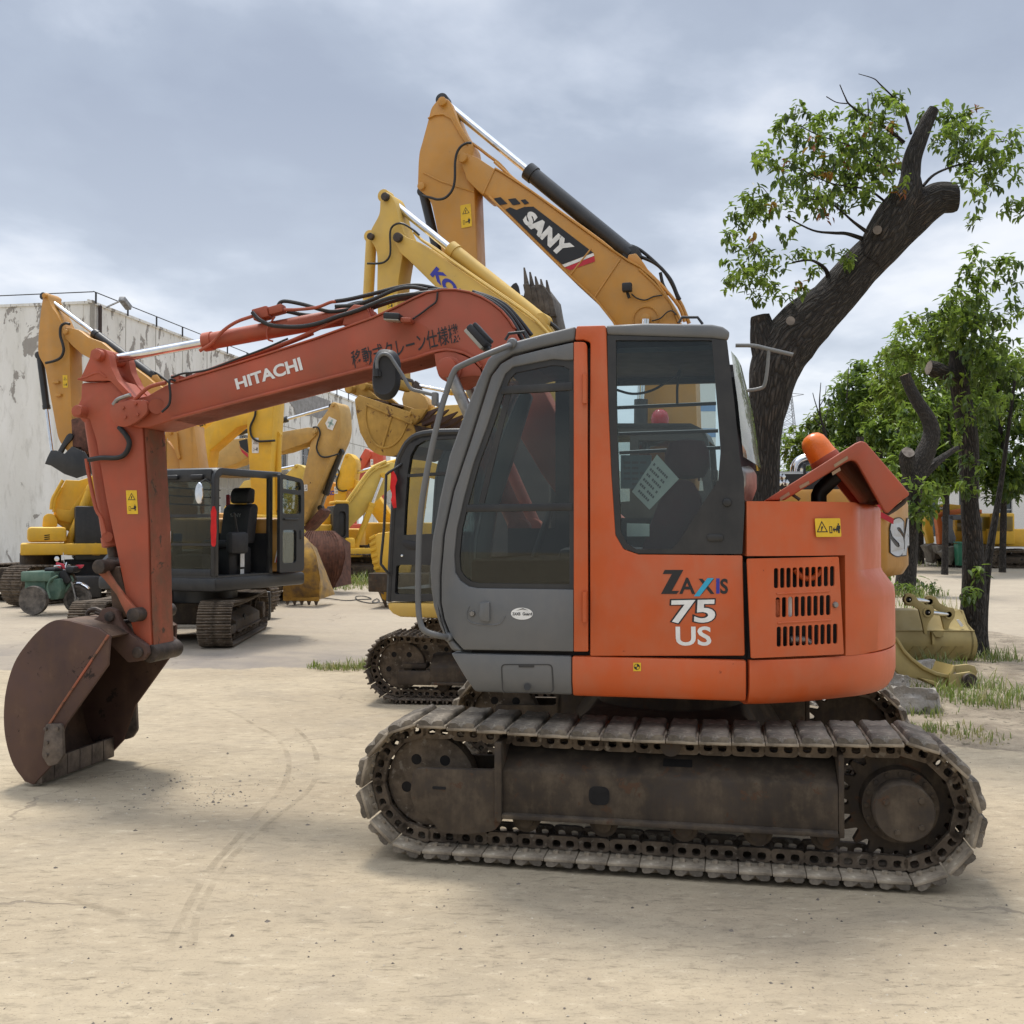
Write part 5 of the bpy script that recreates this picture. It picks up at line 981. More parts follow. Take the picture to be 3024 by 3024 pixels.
# folded-back door standing against the rear quarter
m = MB(); dx0, dx1 = .30, .98; dy = -1.16
m.prism(rnd([(dx0, zb + .02), (dx1, zb + .02), (dx1, zt - .3), (dx1 - .02, zt - .08), (dx0, zt - .02)], [.04, .08, .1, .12, .04]), dy, dy + .05, 0, [rnd([(dx0 + .08, zb + .16), (dx0 + .08, 1.65), (dx1 - .22, 1.65), (dx1 - .22, zb + .16)], .06), rnd([(dx0 + .08, 1.9), (dx0 + .08, 2.22), (dx1 - .09, 2.2), (dx1 - .09, 1.9)], .05), rnd([(dx0 + .08, 2.28), (dx0 + .08, 2.44), (dx1 - .12, 2.4), (dx1 - .09, 2.27)], .04)])
m.box(dx0 + .1, dx1 - .2, dy - .03, dy - .005, 1.80, 1.83, .01); m.box(dx1 - .13, dx1 - .05, dy - .02, dy + .02, 1.5, 1.65, .02)
dro = m.build('door', BLACK, cx_, 30)
m = MB(); m.box(dx0 + .06, dx1 - .08, dy + .02, dy + .026, zb + .14, 2.43); m.build('door_window', GLASS_C, dro)
m = MB(); m.box(.36, 1.2, -1.0, .98, .99, 1.84, .08); eh = m.build('engine_house', YSANY, cx_)
yy_ = -1.004; m = MB(); m.flat([(.50, 1.05), (.78, 1.05), (.78, 1.13), (.50, 1.13)], yy_); m.mat(1); m.flat([(.42, 1.15), (.49, 1.15), (.62, 1.6), (.57, 1.6)], yy_); m.mat(2); m.flat([(.39, 1.15), (.42, 1.15), (.57, 1.6), (.55, 1.6)], yy_); letter(m, 'SY75C', (.5, 1.06), (.77, 1.06), (.5, 1.12), yy_ - .002, .05); m.build('side_decal', [INK, REDD, WHITE], eh, smooth=False)
m = MB()
for zz0 in (1.12, 1.29, 1.5, 1.67):
    for k in range(5): m.prism([(1.0 + k * .034, zz0), (1.018 + k * .034, zz0), (1.008 + k * .034, zz0 + .11), (.99 + k * .034, zz0 + .11)], -1.004, -.96)
m.build('house_louvres', DARKVOID, eh)
m = MB(); m.raw([(fx + .0, -.02, 0), (fx + .0, -.02, 0)], []) if False else None
m.raw([(fx - .004, yr - .08, 1.47), (fx - .004, yr - .3, 1.47), (fx - .004, yr - .3, 1.63), (fx - .004, yr - .08, 1.63)], [[0, 1, 2, 3]]); m.mat(1); letter_x(m, '8180', fx - .006, yr - .1, yr - .28, 1.56, 1.62, .05)
m.raw([(fx - .006, yr - .12, 1.49), (fx - .006, yr - .2, 1.49), (fx - .006, yr - .2, 1.54), (fx - .006, yr - .12, 1.54)], [[0, 1, 2, 3]]); m.build('windscreen_sticker', [WHITE, REDD], cxb, smooth=False)
m = MB(); m.box(1.62, 1.72, -1.12, 1.12, .1, .6, .03); m.box(1.0, 1.65, -.5, -.3, .3, .42, .02); o = m.build('dozer_blade', BLACK, cx_); o.rotation_euler.z = R(25); o.location = (-.03, .43, 0)
m = MB(); m.box(-1.0, 1.1, .1, .6, .98, 1.35, .06); m.prism([(-1.6, 1.2), (-1.2, 1.5), (-.4, 1.1), (-.6, .95)], .25, .55, .02); m.build('boom_foot', BLACK, cx_)
rbm = MB(); secs = []
for z, o0, wd_ in ((1.98, 0, .02), (1.9, .01, .07), (1.78, -.005, .08), (1.66, .012, .07), (1.56, 0, .075), (1.45, .01, .05), (1.42, .0, .03)): secs.append(((fx - .03 + o0, yd - .02 - wd_ / 2, z), (fx - .05 - o0, yd - .02 + wd_ / 2, z)))
rbm.raw([p for s_ in secs for p in s_], [[2 * k, 2 * k + 1, 2 * k + 3, 2 * k + 2] for k in range(6)]); o = rbm.build('ribbon', CLOTH_RED); o.location = FX.o; o.rotation_euler = (0, 0, -FX.yaw); tag(o, 'red cloth ribbon hanging from the corner post of the open black cab', 'ribbon')
# ---------------------------------------------------------------- helper: far excavator with traced front
def house(rt, x0, x1, y0, y1, z0, z1, mat, cabm=None, cabx=None):
    m = MB(); m.box(x0, x1, y0, y1, z0, z1, .08); m.build('engine_house', mat, rt)
# ochre machine at the left edge
FL = Fr(-6.7, 21.4, 16)
lx = root('crawler_excavator', FL, 'ochre excavator with black curled bucket hanging high at the left end of the yard', 'excavator', 'excavators parked in the yard')
l0, l1 = -.25, .25
lb = piece('boom', lx, FL, [(186, 975), (192, 967), (210, 968), (232, 974), (262, 996), (300, 1010), (360, 1060), (430, 1110), (452, 1128), (500, 1155), (520, 1200), (535, 1300), (540, 1480), (490, 1480), (480, 1330), (455, 1225), (380, 1150), (272, 1062), (240, 1045), (214, 1022), (192, 998)], l0, l1, YSANY, .015, 0, [(196, 980, 8)])
piece('cylinder_bracket', lb, FL, [(444, 1120), (450, 1108), (462, 1106), (480, 1130), (492, 1150), (462, 1140)], -.12, .12, YSANY)
hydp(lx, FL, (452, 1112), (133, 876), -.02, .53, 13, 6.5, BLACK, CHROME, 'arm_cylinder')
la = piece('arm', lx, FL, [(127, 872), (133, 862), (141, 870), (146, 890), (152, 905), (170, 930), (186, 965), (205, 1010), (206, 1080), (212, 1230), (215, 1330), (205, 1340), (196, 1330), (172, 1300), (150, 1180), (132, 1080), (112, 1050), (112, 1000), (120, 920)], -.2, .2, YSANY, .015, 3, [(134, 874, 7)])
hydp(lx, FL, (118, 1050), (156, 1350), 0, .52, 10, 6, BLACK, CHROME, 'bucket_cylinder')
hosep(lb, FL, [(206, 957), (192, 955), (180, 965), (178, 990), (185, 1015), (188, 1035), (180, 1055), (160, 1066), (135, 1072)], l0 - .04, 4)
piece('bucket_link', lx, FL, [(196, 1285), (206, 1278), (215, 1284), (213, 1296), (190, 1320), (176, 1352), (170, 1372), (158, 1380), (160, 1350)], -.24, -.18, BLACK, .01, 3)
LBK = FL.T([(212, 1318), (250, 1335), (268, 1370), (262, 1400), (225, 1412), (190, 1400), (150, 1375), (132, 1370), (140, 1350), (150, 1330), (165, 1330), (190, 1340)], -.5)
bb = bucket(lx, LBK, -.5, .5, (0, 11), BLACK, BLACK_MATT, 0, name='bucket')
m = MB(); m.prism(FL.T([(208, 1238), (238, 1232), (262, 1250), (270, 1330), (215, 1340)], -.2), -.2, .3, .02); m.build('bucket_back', RUSTY, bb)
warning(la, FL.P(186, 1145, -.204), FL.P(200, 1145, -.204), FL.P(185, 1108, -.204), -.206)
m = MB(); yq = l0 - .006; m.flat(FL.T([(330, 1065), (354, 1080), (413, 1118), (386, 1140), (350, 1118)], yq), yq); m.mat(1); letter(m, 'SANY', FL.P(330, 1092, yq - .003), FL.P(384, 1130, yq - .003), FL.P(337, 1066, yq - .003), yq - .003, .06, FL.P(393, 1112, yq - .003)); m.mat(2); m.flat(FL.T([(413, 1118), (418, 1128), (393, 1146), (386, 1140)], yq), yq); m.build('boom_decal', [INK, WHITE, REDD], lb, smooth=False)
house(lx, -1.1, .9, -.6, 1.0, 1.0, 2.0, YSANY); under(lx, 16, -70, 1.4, .45, -1.0, 1.0, .42, 'bar', False, .19)
hosep(lb, FL, [(440, 1096), (458, 1100), (480, 1115), (500, 1130)], -.05, 4)
for (a, b) in (((160, 1130), (178, 1132)), ((168, 1168), (184, 1170))):
    m = MB(); m.box(*(lambda p, q: (p[0], q[0], -.26, -.2, p[1] - .03, p[1] + .03))(FL.P(*a, -.2), FL.P(*b, -.2)), .01); m.build('step_bracket', YSANY, la)
# bright yellow machine (nose towards the lens) with boom over to a vertical arm
FG = Fr(-10.2, 24.4, -25)
gx = root('crawler_excavator', FG, 'bright yellow excavator behind the small green tricycle, boom base and twin cylinders facing the yard', 'excavator', 'excavators parked in the yard')
yg = -1.0
gb = piece('boom', gx, FG, [(194, 1417), (233, 1419), (270, 1408), (330, 1330), (400, 1290), (573, 1255), (740, 1207), (752, 1215), (745, 1235), (680, 1262), (560, 1290), (420, 1360), (340, 1440), (250, 1560), (205, 1570), (170, 1545), (159, 1516), (165, 1472)], -.3, .3, YBRT, .02)
m = MB(); m.prism(FG.T([(160, 1500), (206, 1508), (262, 1428), (268, 1432), (210, 1545), (172, 1536)], -.36), -.36, -.3, .01); m.build('boom_plate', YBRT, gb)
m = MB(); letter(m, '售社', FG.P(588, 1262, -.31), FG.P(616, 1254, -.31), FG.P(587, 1249, -.31), -.31, .03, FG.P(614, 1242, -.31)); m.build('boom_lettering', INK, gb, smooth=False)
for a, b, y in (((203, 1604), (275, 1425), -.55), ((276, 1604), (338, 1440), .55)): hydp(gx, FG, a, b, y, .92, 12, 8, YBRT, CHROME, 'boom_cylinder')
m = MB(); m.box(*(lambda a, b: (a[0], b[0], -1.0, .3, b[1], a[1]))(FG.P(80, 1556, yg), FG.P(197, 1601, yg)), .08); m.box(*(lambda a, b: (a[0], b[0], -1.05, .9, b[1], a[1]))(FG.P(60, 1606, yg), FG.P(380, 1637, yg)), .03)
m.prism(FG.T(rnd([(125, 1556), (128, 1525), (140, 1516), (158, 1518), (169, 1535), (170, 1556)], 6), -.6), -.6, .2, .02)
for q in (205, 278): m.prism(FG.T(rnd([(q - 8, 1640), (q - 8, 1612), (q + 4, 1602), (q + 18, 1610), (q + 20, 1640)], 5), -.95), -.95, -.55, .02)
gd_ = m.build('deck', YBRT, gx)
m = MB(); yv = yg - .004
for k in range(3): m.flat(FG.T([(131, 1580 + k * 6), (147, 1578 + k * 6), (147, 1581 + k * 6), (131, 1583 + k * 6)], yv), yv)
m.build('step_slots', DARKVOID, gd_, smooth=False)
for i, q in enumerate(((248, 1560), (254, 1556), (270, 1562), (276, 1558))): hosep(gd_, FG, [q, (q[0] - 4, q[1] + 20), (q[0] - 10, q[1] + 42), (q[0] - 25, q[1] + 55)], -.7, 2.6)
m = MB(); m.tube(FG.T3([(186, 1418), (168, 1450), (155, 1475), (151, 1505)], -.4), .04, 8, 3); m.tube(FG.T3([(182, 1440), (165, 1470), (160, 1490), (158, 1512)], -.4), .03, 8, 3); m.build('hydraulic_pipes', YBRT, gb)
m = MB(); m.box(-.2, 2.3, -.9, 1.1, .95, 2.2, .05); m.build('engine_house', BLACK, gx)
m = MB(); m.cyl((0.2, 0, .5), (.2, 0, .95), .6, n=24); m.build('turntable', BLACK_MATT, gx); under(gx, -25, -75, 2.0, .55, -1.7, 1.7, .44, 'bar', True, .19, (-.9, .42))
m = MB(); m.box(*(lambda a, b: (a[0], b[0], -1.5, -.9, b[1], a[1]))(FG.P(215, 1702, -1.5), FG.P(300, 1765, -1.5)), .05); m.build('tool_box', BLACK, gx)
FV = Fr(-5.6, 24.5, 14)
ga = root('crawler_excavator', FV, 'bright yellow excavator with vertical arm and scraped bucket set down behind the open cab', 'excavator', 'excavators parked in the yard')
gar = piece('arm', ga, FV, [(728, 1240), (740, 1205), (760, 1165), (809, 1160), (809, 1197), (797, 1380), (800, 1560), (830, 1600), (810, 1630), (760, 1620), (748, 1560), (735, 1364)], -.25, .3, YBRT, .02)
hydp(ga, FV, (822, 1284), (822, 1560), .1, .8, 9, 5, YBRT, CHROME, 'bucket_cylinder')
warning(gar, FV.P(744, 1338, -.254), FV.P(764, 1338, -.254), FV.P(744, 1293, -.254), -.256, True, WHITE)
hosep(gar, FV, [(755, 1209), (752, 1230), (741, 1255), (739, 1270), (744, 1290), (760, 1302), (780, 1303), (812, 1301)], -.29, 3.2)
piece('boom', ga, FV, [(800, 1235), (752, 1218), (736, 1212), (640, 1240), (560, 1300), (540, 1500), (600, 1500), (620, 1330), (700, 1262)], -.2, .25, YBRT, .02)
m = MB(); m.box(-2.2, .2, -1.1, 1.1, 1.0, 2.0, .06); m.build('engine_house', YBRT, ga); under(ga, 14, 14, 2.2, .5, -2.6, .2, .42, 'bar', False, .19)
def back_bucket(rt, fr, xl, xr, ztop, zmid, pxs, mat, y0, depth, teeth=5, name='bucket'):
    """bucket seen on its rounded back: profile in y-z swept sideways; xl/xr photo columns at top, middle, lip"""
    n = 12; secs = []
    
    prof = []
    for k in range(n + 1):
        t = k / n; z = ztop * (1 - t) + .14 * t; y = y0 - depth * math.sin(math.pi * (.15 + .62 * t)) ; prof.append((y, z, t))
    vs = []
    for y, z, t in prof:
        py = None
        for s_ in (1, 2):
            i_ = max(i for i in range(len(pxs) - 1) if pxs[i][0] <= t + 1e-9); f_ = (t - pxs[i_][0]) / (pxs[i_ + 1][0] - pxs[i_][0]); f_ = f_ * .6 + .4 * f_ * f_ * (3 - 2 * f_); px = pxs[i_][s_] * (1 - f_) + pxs[i_ + 1][s_] * f_; x = fr.P(px, 1700, y)[0]; vs.append((x, y, z))
    m = MB(); rows = []
    for i, (y, z, t) in enumerate(prof):
        a, b = Vector(vs[2 * i]), Vector(vs[2 * i + 1]); rows.append([a + (b - a) * k / 6 + Vector((0, -.02 * math.sin(math.pi * k / 6), 0)) for k in range(7)])
    rows = [[p for p in r] for r in rows]; front = [p for r in rows for p in r]; back = [p + Vector((0, .05, 0)) for p in front]; W = 7; H_ = n + 1
    fs = [[i * W + j, i * W + j + 1, (i + 1) * W + j + 1, (i + 1) * W + j] for i in range(H_ - 1) for j in range(W - 1)]
    m.raw(front, fs); m.raw(back, [f[::-1] for f in fs])
    for side in (0, W - 1): m.solid([r[side] for r in rows] + [Vector((rows[0][side].x, y0 + depth * .75, ztop * .8)), Vector((rows[-1][side].x, y0 + depth * .6, .2))], [list(range(H_)) + [H_ + 1, H_]])
    o = m.build(name, mat, rt, 60)
    for k in range(teeth):
        a, b = rows[-1][0], rows[-1][-1]; c = a + (b - a) * (k + .5) / teeth; t = MB(); wq = (b - a).length / teeth * .3
        t.loft([[c + Vector((-wq, -.03, .16)), c + Vector((wq, -.03, .16)), c + Vector((wq, .05, .16)), c + Vector((-wq, .05, .16))], [c + Vector((-wq, -.03, .0)), c + Vector((wq, -.03, .0)), c + Vector((wq, .05, .0)), c + Vector((-wq, .05, .0))], [c + Vector((-wq * .3, 0, -.13)), c + Vector((wq * .3, 0, -.13)), c + Vector((wq * .3, .03, -.13)), c + Vector((-wq * .3, .03, -.13))]]); t.build('tooth', CARTIP, o)
    return o, rows
YWORN = rough_mat('scraped_yellow_steel', (.46, .26, .03), (.12, .075, .04), 3.5, .5, .3, .2)
gb_, rows = back_bucket(ga, FV, 0, 0, 1.55, 0, ((0, 846, 890), (.12, 838, 914), (.35, 836, 932), (.7, 837, 943), (1, 838, 944)), YWORN, -1.3, .65)
m = MB(); a, b = rows[-1][0], rows[-1][-1]; m.loft([[Vector((p.x, p.y - .04, z)) for p, z in ((a, .52), (b, .52), (b, .1), (a, .1))], [Vector((p.x, p.y + .0, z)) for p, z in ((a, .52), (b, .52), (b, .1), (a, .1))]], bev=.01); m.build('wear_plate', YBKT, gb_)
# clevis end of another yellow arm left of the cab roof
FH = Fr(-6.1, 18.9, 8)
hx_ = root('crawler_excavator', FH, 'yellow excavator with arm clevis and chrome rod showing above the open black cab', 'excavator', 'excavators parked in the yard')
ha = piece('arm', hx_, FH, [(524, 1262), (573, 1255), (569, 1480), (566, 1560), (530, 1560), (529, 1380)], -.2, .25, YSANY, .015)
piece('clevis_plate', ha, FH, [(488, 1266), (519, 1266), (524, 1290), (526, 1330), (532, 1352), (526, 1358), (512, 1320), (500, 1300), (488, 1290)], -.25, -.19, YSANY, .01, 3, [(505, 1277, 6)])
piece('arm_side', ha, FH, [(493, 1300), (529, 1345), (530, 1560), (492, 1560)], -.15, .2, YSANY)
m = MB(); m.cyl(FH.P3(487, 1276, -.1), FH.P3(486, 1400, -.1), .05, n=14); m.cyl(FH.P3(486, 1400, -.1), FH.P3(486, 1540, -.1), .08, n=14); m.build('bucket_cylinder', CHROME, hx_)
piece('boom', hx_, FH, [(560, 1262), (573, 1258), (592, 1400), (602, 1560), (562, 1560), (566, 1330)], -.2, .2, YSANY)
house(hx_, -.3, 1.3, -.7, .7, .9, 1.75, YSANY); under(hx_, 8, 8, 1.3, .4, -.4, 1.2, .4, 'bar', False, .19)
# tan machine with cross sign and rust-brown bucket
FT = Fr(-7.2, 29.5, 20)
tx = root('crawler_excavator', FT, 'tan excavator with a pale cross sign on its arm and a rust brown bucket', 'excavator', 'excavators parked in the yard')
tb = piece('boom', tx, FT, [(572, 1336), (589, 1324), (620, 1308), (666, 1299), (728, 1293), (839, 1274), (909, 1262), (927, 1263), (937, 1274), (930, 1287), (912, 1305), (834, 1333), (728, 1352), (694, 1371), (600, 1400), (560, 1480), (530, 1480), (550, 1380)], -.3, .3, YTAN, .02, 0, [(929, 1276, 6), (580, 1355, 5)])
m = MB(); yq = -.306; m.flat(FT.T([(705, 1302), (730, 1296), (735, 1338), (728, 1335), (710, 1320)], yq), yq); m.mat(1); m.flat(FT.T([(706, 1316), (712, 1325), (732, 1340), (732, 1352), (714, 1335)], yq), yq); m.build('boom_decal', [INK, REDD], tb, smooth=False)
ta = piece('arm', tx, FT, [(975, 1196), (979, 1188), (989, 1187), (998, 1194), (1004, 1215), (1007, 1268), (1000, 1300), (981, 1342), (913, 1498), (898, 1540), (887, 1552), (870, 1529), (880, 1480), (916, 1311), (924, 1278), (938, 1252), (969, 1209)], -.25, .4, YTAN, .02, 2, [(984, 1195, 5)])
hydp(tx, FT, (690, 1283), (980, 1200), 0, .55, 8, 4.5, BLACK, CHROME, 'arm_cylinder'); hydp(tx, FT, (1006, 1335), (948, 1500), .1, .75, 9, 5, BLACK, STEEL, 'bucket_cylinder')
m = MB(); yq = -.26; q = [(963, 1252), (976, 1232), (1003, 1243), (992, 1273), (975, 1268)]; m.prism(FT.T([(961, 1250), (972, 1230), (995, 1241), (982, 1271), (968, 1266)], yq), yq - .01, yq); m.mat(1)
yq -= .013; m.flat(FT.T([(967, 1248), (971, 1243), (986, 1252), (983, 1257)], yq), yq); m.flat(FT.T([(979, 1238), (984, 1240), (973, 1263), (968, 1260)], yq), yq); m.build('cross_sign', [WHITE, plain('pale_green_print', (.35, .48, .46), .6)], ta, smooth=False)
hosep(ta, FT, [(924, 1262), (938, 1262), (945, 1280), (938, 1305), (935, 1325), (945, 1345), (962, 1350), (985, 1345), (1000, 1340)], -.3, 2.6)
warning(ta, FT.P(898, 1450, -.254), FT.P(908, 1450, -.254), FT.P(898, 1431, -.254), -.256, True, WHITE)
m = MB(); m.prism(FT.T([(893, 1558), (920, 1530), (945, 1500), (957, 1508), (950, 1525), (918, 1560), (905, 1570)], -.1), -.1, .3, .02); m.build('bucket_link', RUSTY, tx)
tbk, rw = back_bucket(tx, FT, 0, 0, 1.62, 0, ((0, 905, 985), (.12, 886, 1008), (.4, 880, 1018), (.7, 905, 1008), (1, 944, 985)), RUSTY, -1.2, .75, 4)
m = MB()
for j in range(1, 14):
    f_ = j / 14; m.tube([r[0] + (r[-1] - r[0]) * f_ + Vector((0, -.012, 0)) for r in rw], .022, 5)
m.build('wear_rib', RUSTY, tbk)
house(tx, -2.6, -.2, -1.1, 1.1, 1.1, 2.1, YTAN); under(tx, 20, 20, 2.3, .55, -3.0, .0, .44, 'bar', False, .19)
# pale yellow arm behind
FI = Fr(-6.6, 32.0, 10)
ix = root('crawler_excavator', FI, 'pale yellow excavator arm with looped hose behind the tan machine', 'excavator', 'excavators parked in the yard')
ia = piece('arm', ix, FI, [(831, 1412), (850, 1396), (866, 1379), (875, 1370), (888, 1373), (899, 1381), (884, 1440), (866, 1532), (866, 1620), (836, 1620), (838, 1450)], -.25, .25, YPALE, .02, 0, [(874, 1376, 4)])
m = MB(); m.cyl(FI.P3(700, 1400, 0), FI.P3(825, 1386, 0), .09, n=14); m.mat(1); m.cyl(FI.P3(825, 1386, 0), FI.P3(870, 1377, 0), .05, n=14); m.build('arm_cylinder', [YPALE, CHROME], ix)
hosep(ia, FI, [(846, 1418), (850, 1420), (848, 1440), (852, 1452), (862, 1452), (872, 1440), (884, 1434)], -.3, 2.2)
warning(ia, FI.P(838, 1496, -.254), FI.P(849, 1496, -.254), FI.P(838, 1473, -.254), -.256, True, WHITE)
piece('boom', ix, FI, [(840, 1430), (800, 1405), (720, 1420), (660, 1500), (690, 1520), (740, 1450), (830, 1450)], -.2, .2, YPALE, .02)
house(ix, -2.2, .3, -1.1, 1.1, 1.0, 1.9, YPALE); under(ix, 10, 10, 2.2, .5, -2.4, .4, .42, 'bar', False, .19)
# big pale boom machine right of the gap
FJ = Fr(-4.7, 34.0, -20)
jx = root('crawler_excavator', FJ, 'lemon excavator with a broad boom on twin cylinders beside the black rounded cab', 'excavator', 'excavators parked in the yard')
jb = piece('boom', jx, FJ, [(997, 1532), (1019, 1498), (1060, 1440), (1100, 1386), (1143, 1364), (1175, 1368), (1230, 1420), (1260, 1500), (1230, 1510), (1185, 1440), (1149, 1448), (1118, 1473), (1081, 1513), (1037, 1554), (1019, 1577), (1000, 1563)], -.35, .35, YPALE, .02, 0, [(1133, 1401, 5)])
for y in (-.5, .55): hydp(jx, FJ, (1050, 1616), (1132, 1404), y, .6, 9, 5, YBRT, CHROME, 'boom_cylinder')
m = MB(); m.tube(FJ.T3([(999, 1530), (1012, 1500), (1050, 1445), (1096, 1385), (1140, 1362)], -.38), .05, 8, 3); m.tube(FJ.T3([(1003, 1536), (1020, 1500), (1058, 1448), (1100, 1392), (1150, 1370)], -.38), .03, 8, 3); m.build('hydraulic_pipes', YPALE, jb)
m = MB(); m.box(*(lambda a, b: (a[0], b[0], -1.2, .9, b[1], a[1]))(FJ.P(1018, 1619, -1.2), FJ.P(1110, 1645, -1.2)), .05); m.box(*(lambda a, b: (a[0], b[0], -1.1, .9, b[1], a[1]))(FJ.P(1020, 1588, -1.1), FJ.P(1050, 1622, -1.1)), .08); m.build('deck', YBRT, jx)
m = MB(); a, b = FJ.P(984, 1482, -.9), FJ.P(1030, 1600, -.9); m.prism(rnd([(a[0], b[1]), (a[0], a[1] - .05), (b[0], a[1] - .05), (b[0], b[1])], [0, .25, .1, 0]), -.9, -.8, 0, [rnd([(a[0] + .18, b[1] + .15), (b[0] - .1, b[1] + .15), (b[0] - .1, a[1] - .3), (a[0] + .18, a[1] - .3)], .12)]); m.box(a[0], b[0], -.8, .3, b[1], a[1] - .12, .05); m.mat(1); m.box(a[0] + .06, b[0] + .02, -.9, .3, a[1] - .06, a[1] + .04, .045); m.build('cab', [BLACK, YBRT], jx)
m = MB(); a, b = FJ.P(920, 1549, -.6), FJ.P(984, 1600, -.6); m.box(a[0], b[0], -.6, 1.2, b[1], a[1], .06); m.box(a[0] + .4, a[0] + .8, -.4, 0, a[1], a[1] + .35, .04); m.build('engine_house', YBRT, jx)
for q in ((1082, 1610), (1090, 1606), (1098, 1608)): hosep(jx, FJ, [q, (q[0] - 6, q[1] + 12), (q[0] - 20, q[1] + 22)], -.9, 2)
under(jx, -20, 4, 2.4, .6, -1.8, 1.8, .46, 'bar', True, .19)
# bucket standing edge-on next to the black rounded cab
FM2 = Fr(-2.2, 22.6, 10)
bx2 = root('crawler_excavator', FM2, 'yellow excavator whose ribbed bucket stands on edge beside the black rounded cab', 'excavator', 'excavators parked in the yard')
m = MB(); yq = -.5; m.prism(FM2.T([(1091, 1608), (1098, 1588), (1114, 1575), (1150, 1570), (1200, 1580), (1220, 1640), (1200, 1740), (1150, 1780), (1128, 1770), (1117, 1740), (1117, 1715), (1108, 1690), (1096, 1650)], yq), yq, .5, .03)
b_ = m.build('bucket', YBRT, bx2); m = MB()
for k in range(9):
    t = k / 8; px = 1092 + 28 * t ** 1.6; py = 1592 + 140 * t; m.loft([[FM2.P3(px - 2, py - 5, yq) + Vector((0, -.02, 0)), FM2.P3(px + 15, py - 14 + 10 * t, yq) + Vector((0, -.02, 0)), FM2.P3(px + 16, py - 5 + 10 * t, yq) + Vector((0, -.02, 0)), FM2.P3(px - 1, py + 4, yq) + Vector((0, -.02, 0))], [FM2.P3(px - 2, py - 5, yq) + Vector((0, .9, 0)), FM2.P3(px + 15, py - 14 + 10 * t, yq) + Vector((0, .9, 0)), FM2.P3(px + 16, py - 5 + 10 * t, yq) + Vector((0, .9, 0)), FM2.P3(px - 1, py + 4, yq) + Vector((0, .9, 0))]], bev=.01)
m.build('wear_rib', YBRT, b_)
for k in range(4):
    y = -.45 + .28 * k; m = MB(); a = FM2.P3(1124, 1738, y); t_ = FM2.P3(1141, 1795, y); m.loft([[a + Vector((-.08, -.06, .03)), a + Vector((.08, -.06, -.03)), a + Vector((.08, .06, -.03)), a + Vector((-.08, .06, .03))], [t_ + Vector((-.015, -.02, 0)), t_ + Vector((.015, -.02, 0)), t_ + Vector((.015, .02, 0)), t_ + Vector((-.015, .02, 0))]]); m.build('tooth', CARTIP, b_)
piece('arm', bx2, FM2, [(1165, 1590), (1190, 1380), (1260, 1380), (1230, 1600)], -.2, .2, YBRT); piece('boom', bx2, FM2, [(1190, 1390), (1220, 1350), (1330, 1380), (1500, 1520), (1460, 1570), (1300, 1420)], -.2, .2, YBRT)
house(bx2, 1.6, 3.6, -1, 1, .9, 1.8, YBRT); under(bx2, 10, 10, 2.2, .5, 1.2, 3.8, .42, 'bar', False, .19)
# bright yellow upright arm
FN = Fr(-5.3, 36.0, 10)
nx_ = root('crawler_excavator', FN, 'bright yellow excavator with rounded arm head and hose, left of the broad lemon boom', 'excavator', 'excavators parked in the yard')
na = piece('arm', nx_, FN, [(999, 1398), (1014, 1355), (1018, 1343), (1026, 1338), (1036, 1342), (1048, 1355), (1051, 1370), (1042, 1440), (1022, 1450), (1012, 1560), (975, 1560), (988, 1462), (991, 1416)], -.3, .3, YBRT, .02, 0, [(1023, 1346, 4)])
m = MB(); m.cyl(FN.P3(1045, 1398, 0), FN.P3(1098, 1383, 0), .06, n=12); m.mat(1); m.cyl(FN.P3(1098, 1383, 0), FN.P3(1200, 1355, 0), .1, n=12); m.build('arm_cylinder', [CHROME, YBRT], nx_)
hosep(na, FN, [(998, 1386), (1001, 1398), (994, 1420), (996, 1442), (1010, 1450), (1025, 1448)], -.34, 2.2); warning(na, FN.P(987, 1458, -.304), FN.P(998, 1458, -.304), FN.P(987, 1437, -.304), -.306, True, WHITE)
piece('boom', nx_, FN, [(990, 1400), (1005, 1395), (1100, 1440), (1180, 1560), (1130, 1560), (1050, 1450)], -.2, .2, YBRT); house(nx_, .5, 3.0, -1.1, 1.1, 1., 1.9, YBRT); under(nx_, 10, 10, 2.2, .5, .3, 3.2, .42, 'bar', False, .19)
# red-orange boom
FR_ = Fr(-5.6, 42.0, 8)
rx_ = root('crawler_excavator', FR_, 'red-orange excavator boom with black characters, far off in front of the wall', 'excavator', 'excavators parked in the yard')
rb_ = piece('boom', rx_, FR_, [(1041, 1424), (1053, 1374), (1064, 1348), (1078, 1324), (1090, 1330), (1096, 1345), (1087, 1360), (1062, 1405), (1054, 1424), (1040, 1560), (1020, 1560)], -.3, .3, REDP, .02)
piece('arm', rx_, FR_, [(1090, 1332), (1130, 1340), (1134, 1378), (1126, 1480), (1096, 1480), (1092, 1360)], -.25, .25, REDP, .02)
m = MB(); letter(m, '租專車', FR_.P(1050, 1392, -.31), FR_.P(1070, 1356, -.31), FR_.P(1044, 1386, -.31), -.31, .03, FR_.P(1064, 1350, -.31)); m.build('boom_lettering', INK, rb_, smooth=False); warning(rb_, FR_.P(1094, 1375, -.255), FR_.P(1102, 1375, -.255), FR_.P(1094, 1356, -.255), -.257, True, WHITE)
house(rx_, -1, 1.6, -1, 1, 1, 1.9, REDP); under(rx_, 8, 8, 2.2, .5, -1.4, 1.4, .42, 'bar', False, .19)
FO = Fr(-6.3, 37.5, 10)
ox_ = root('crawler_excavator', FO, 'orange-yellow excavator end with dark blue letters behind the rust brown bucket', 'excavator', 'excavators parked in the yard')
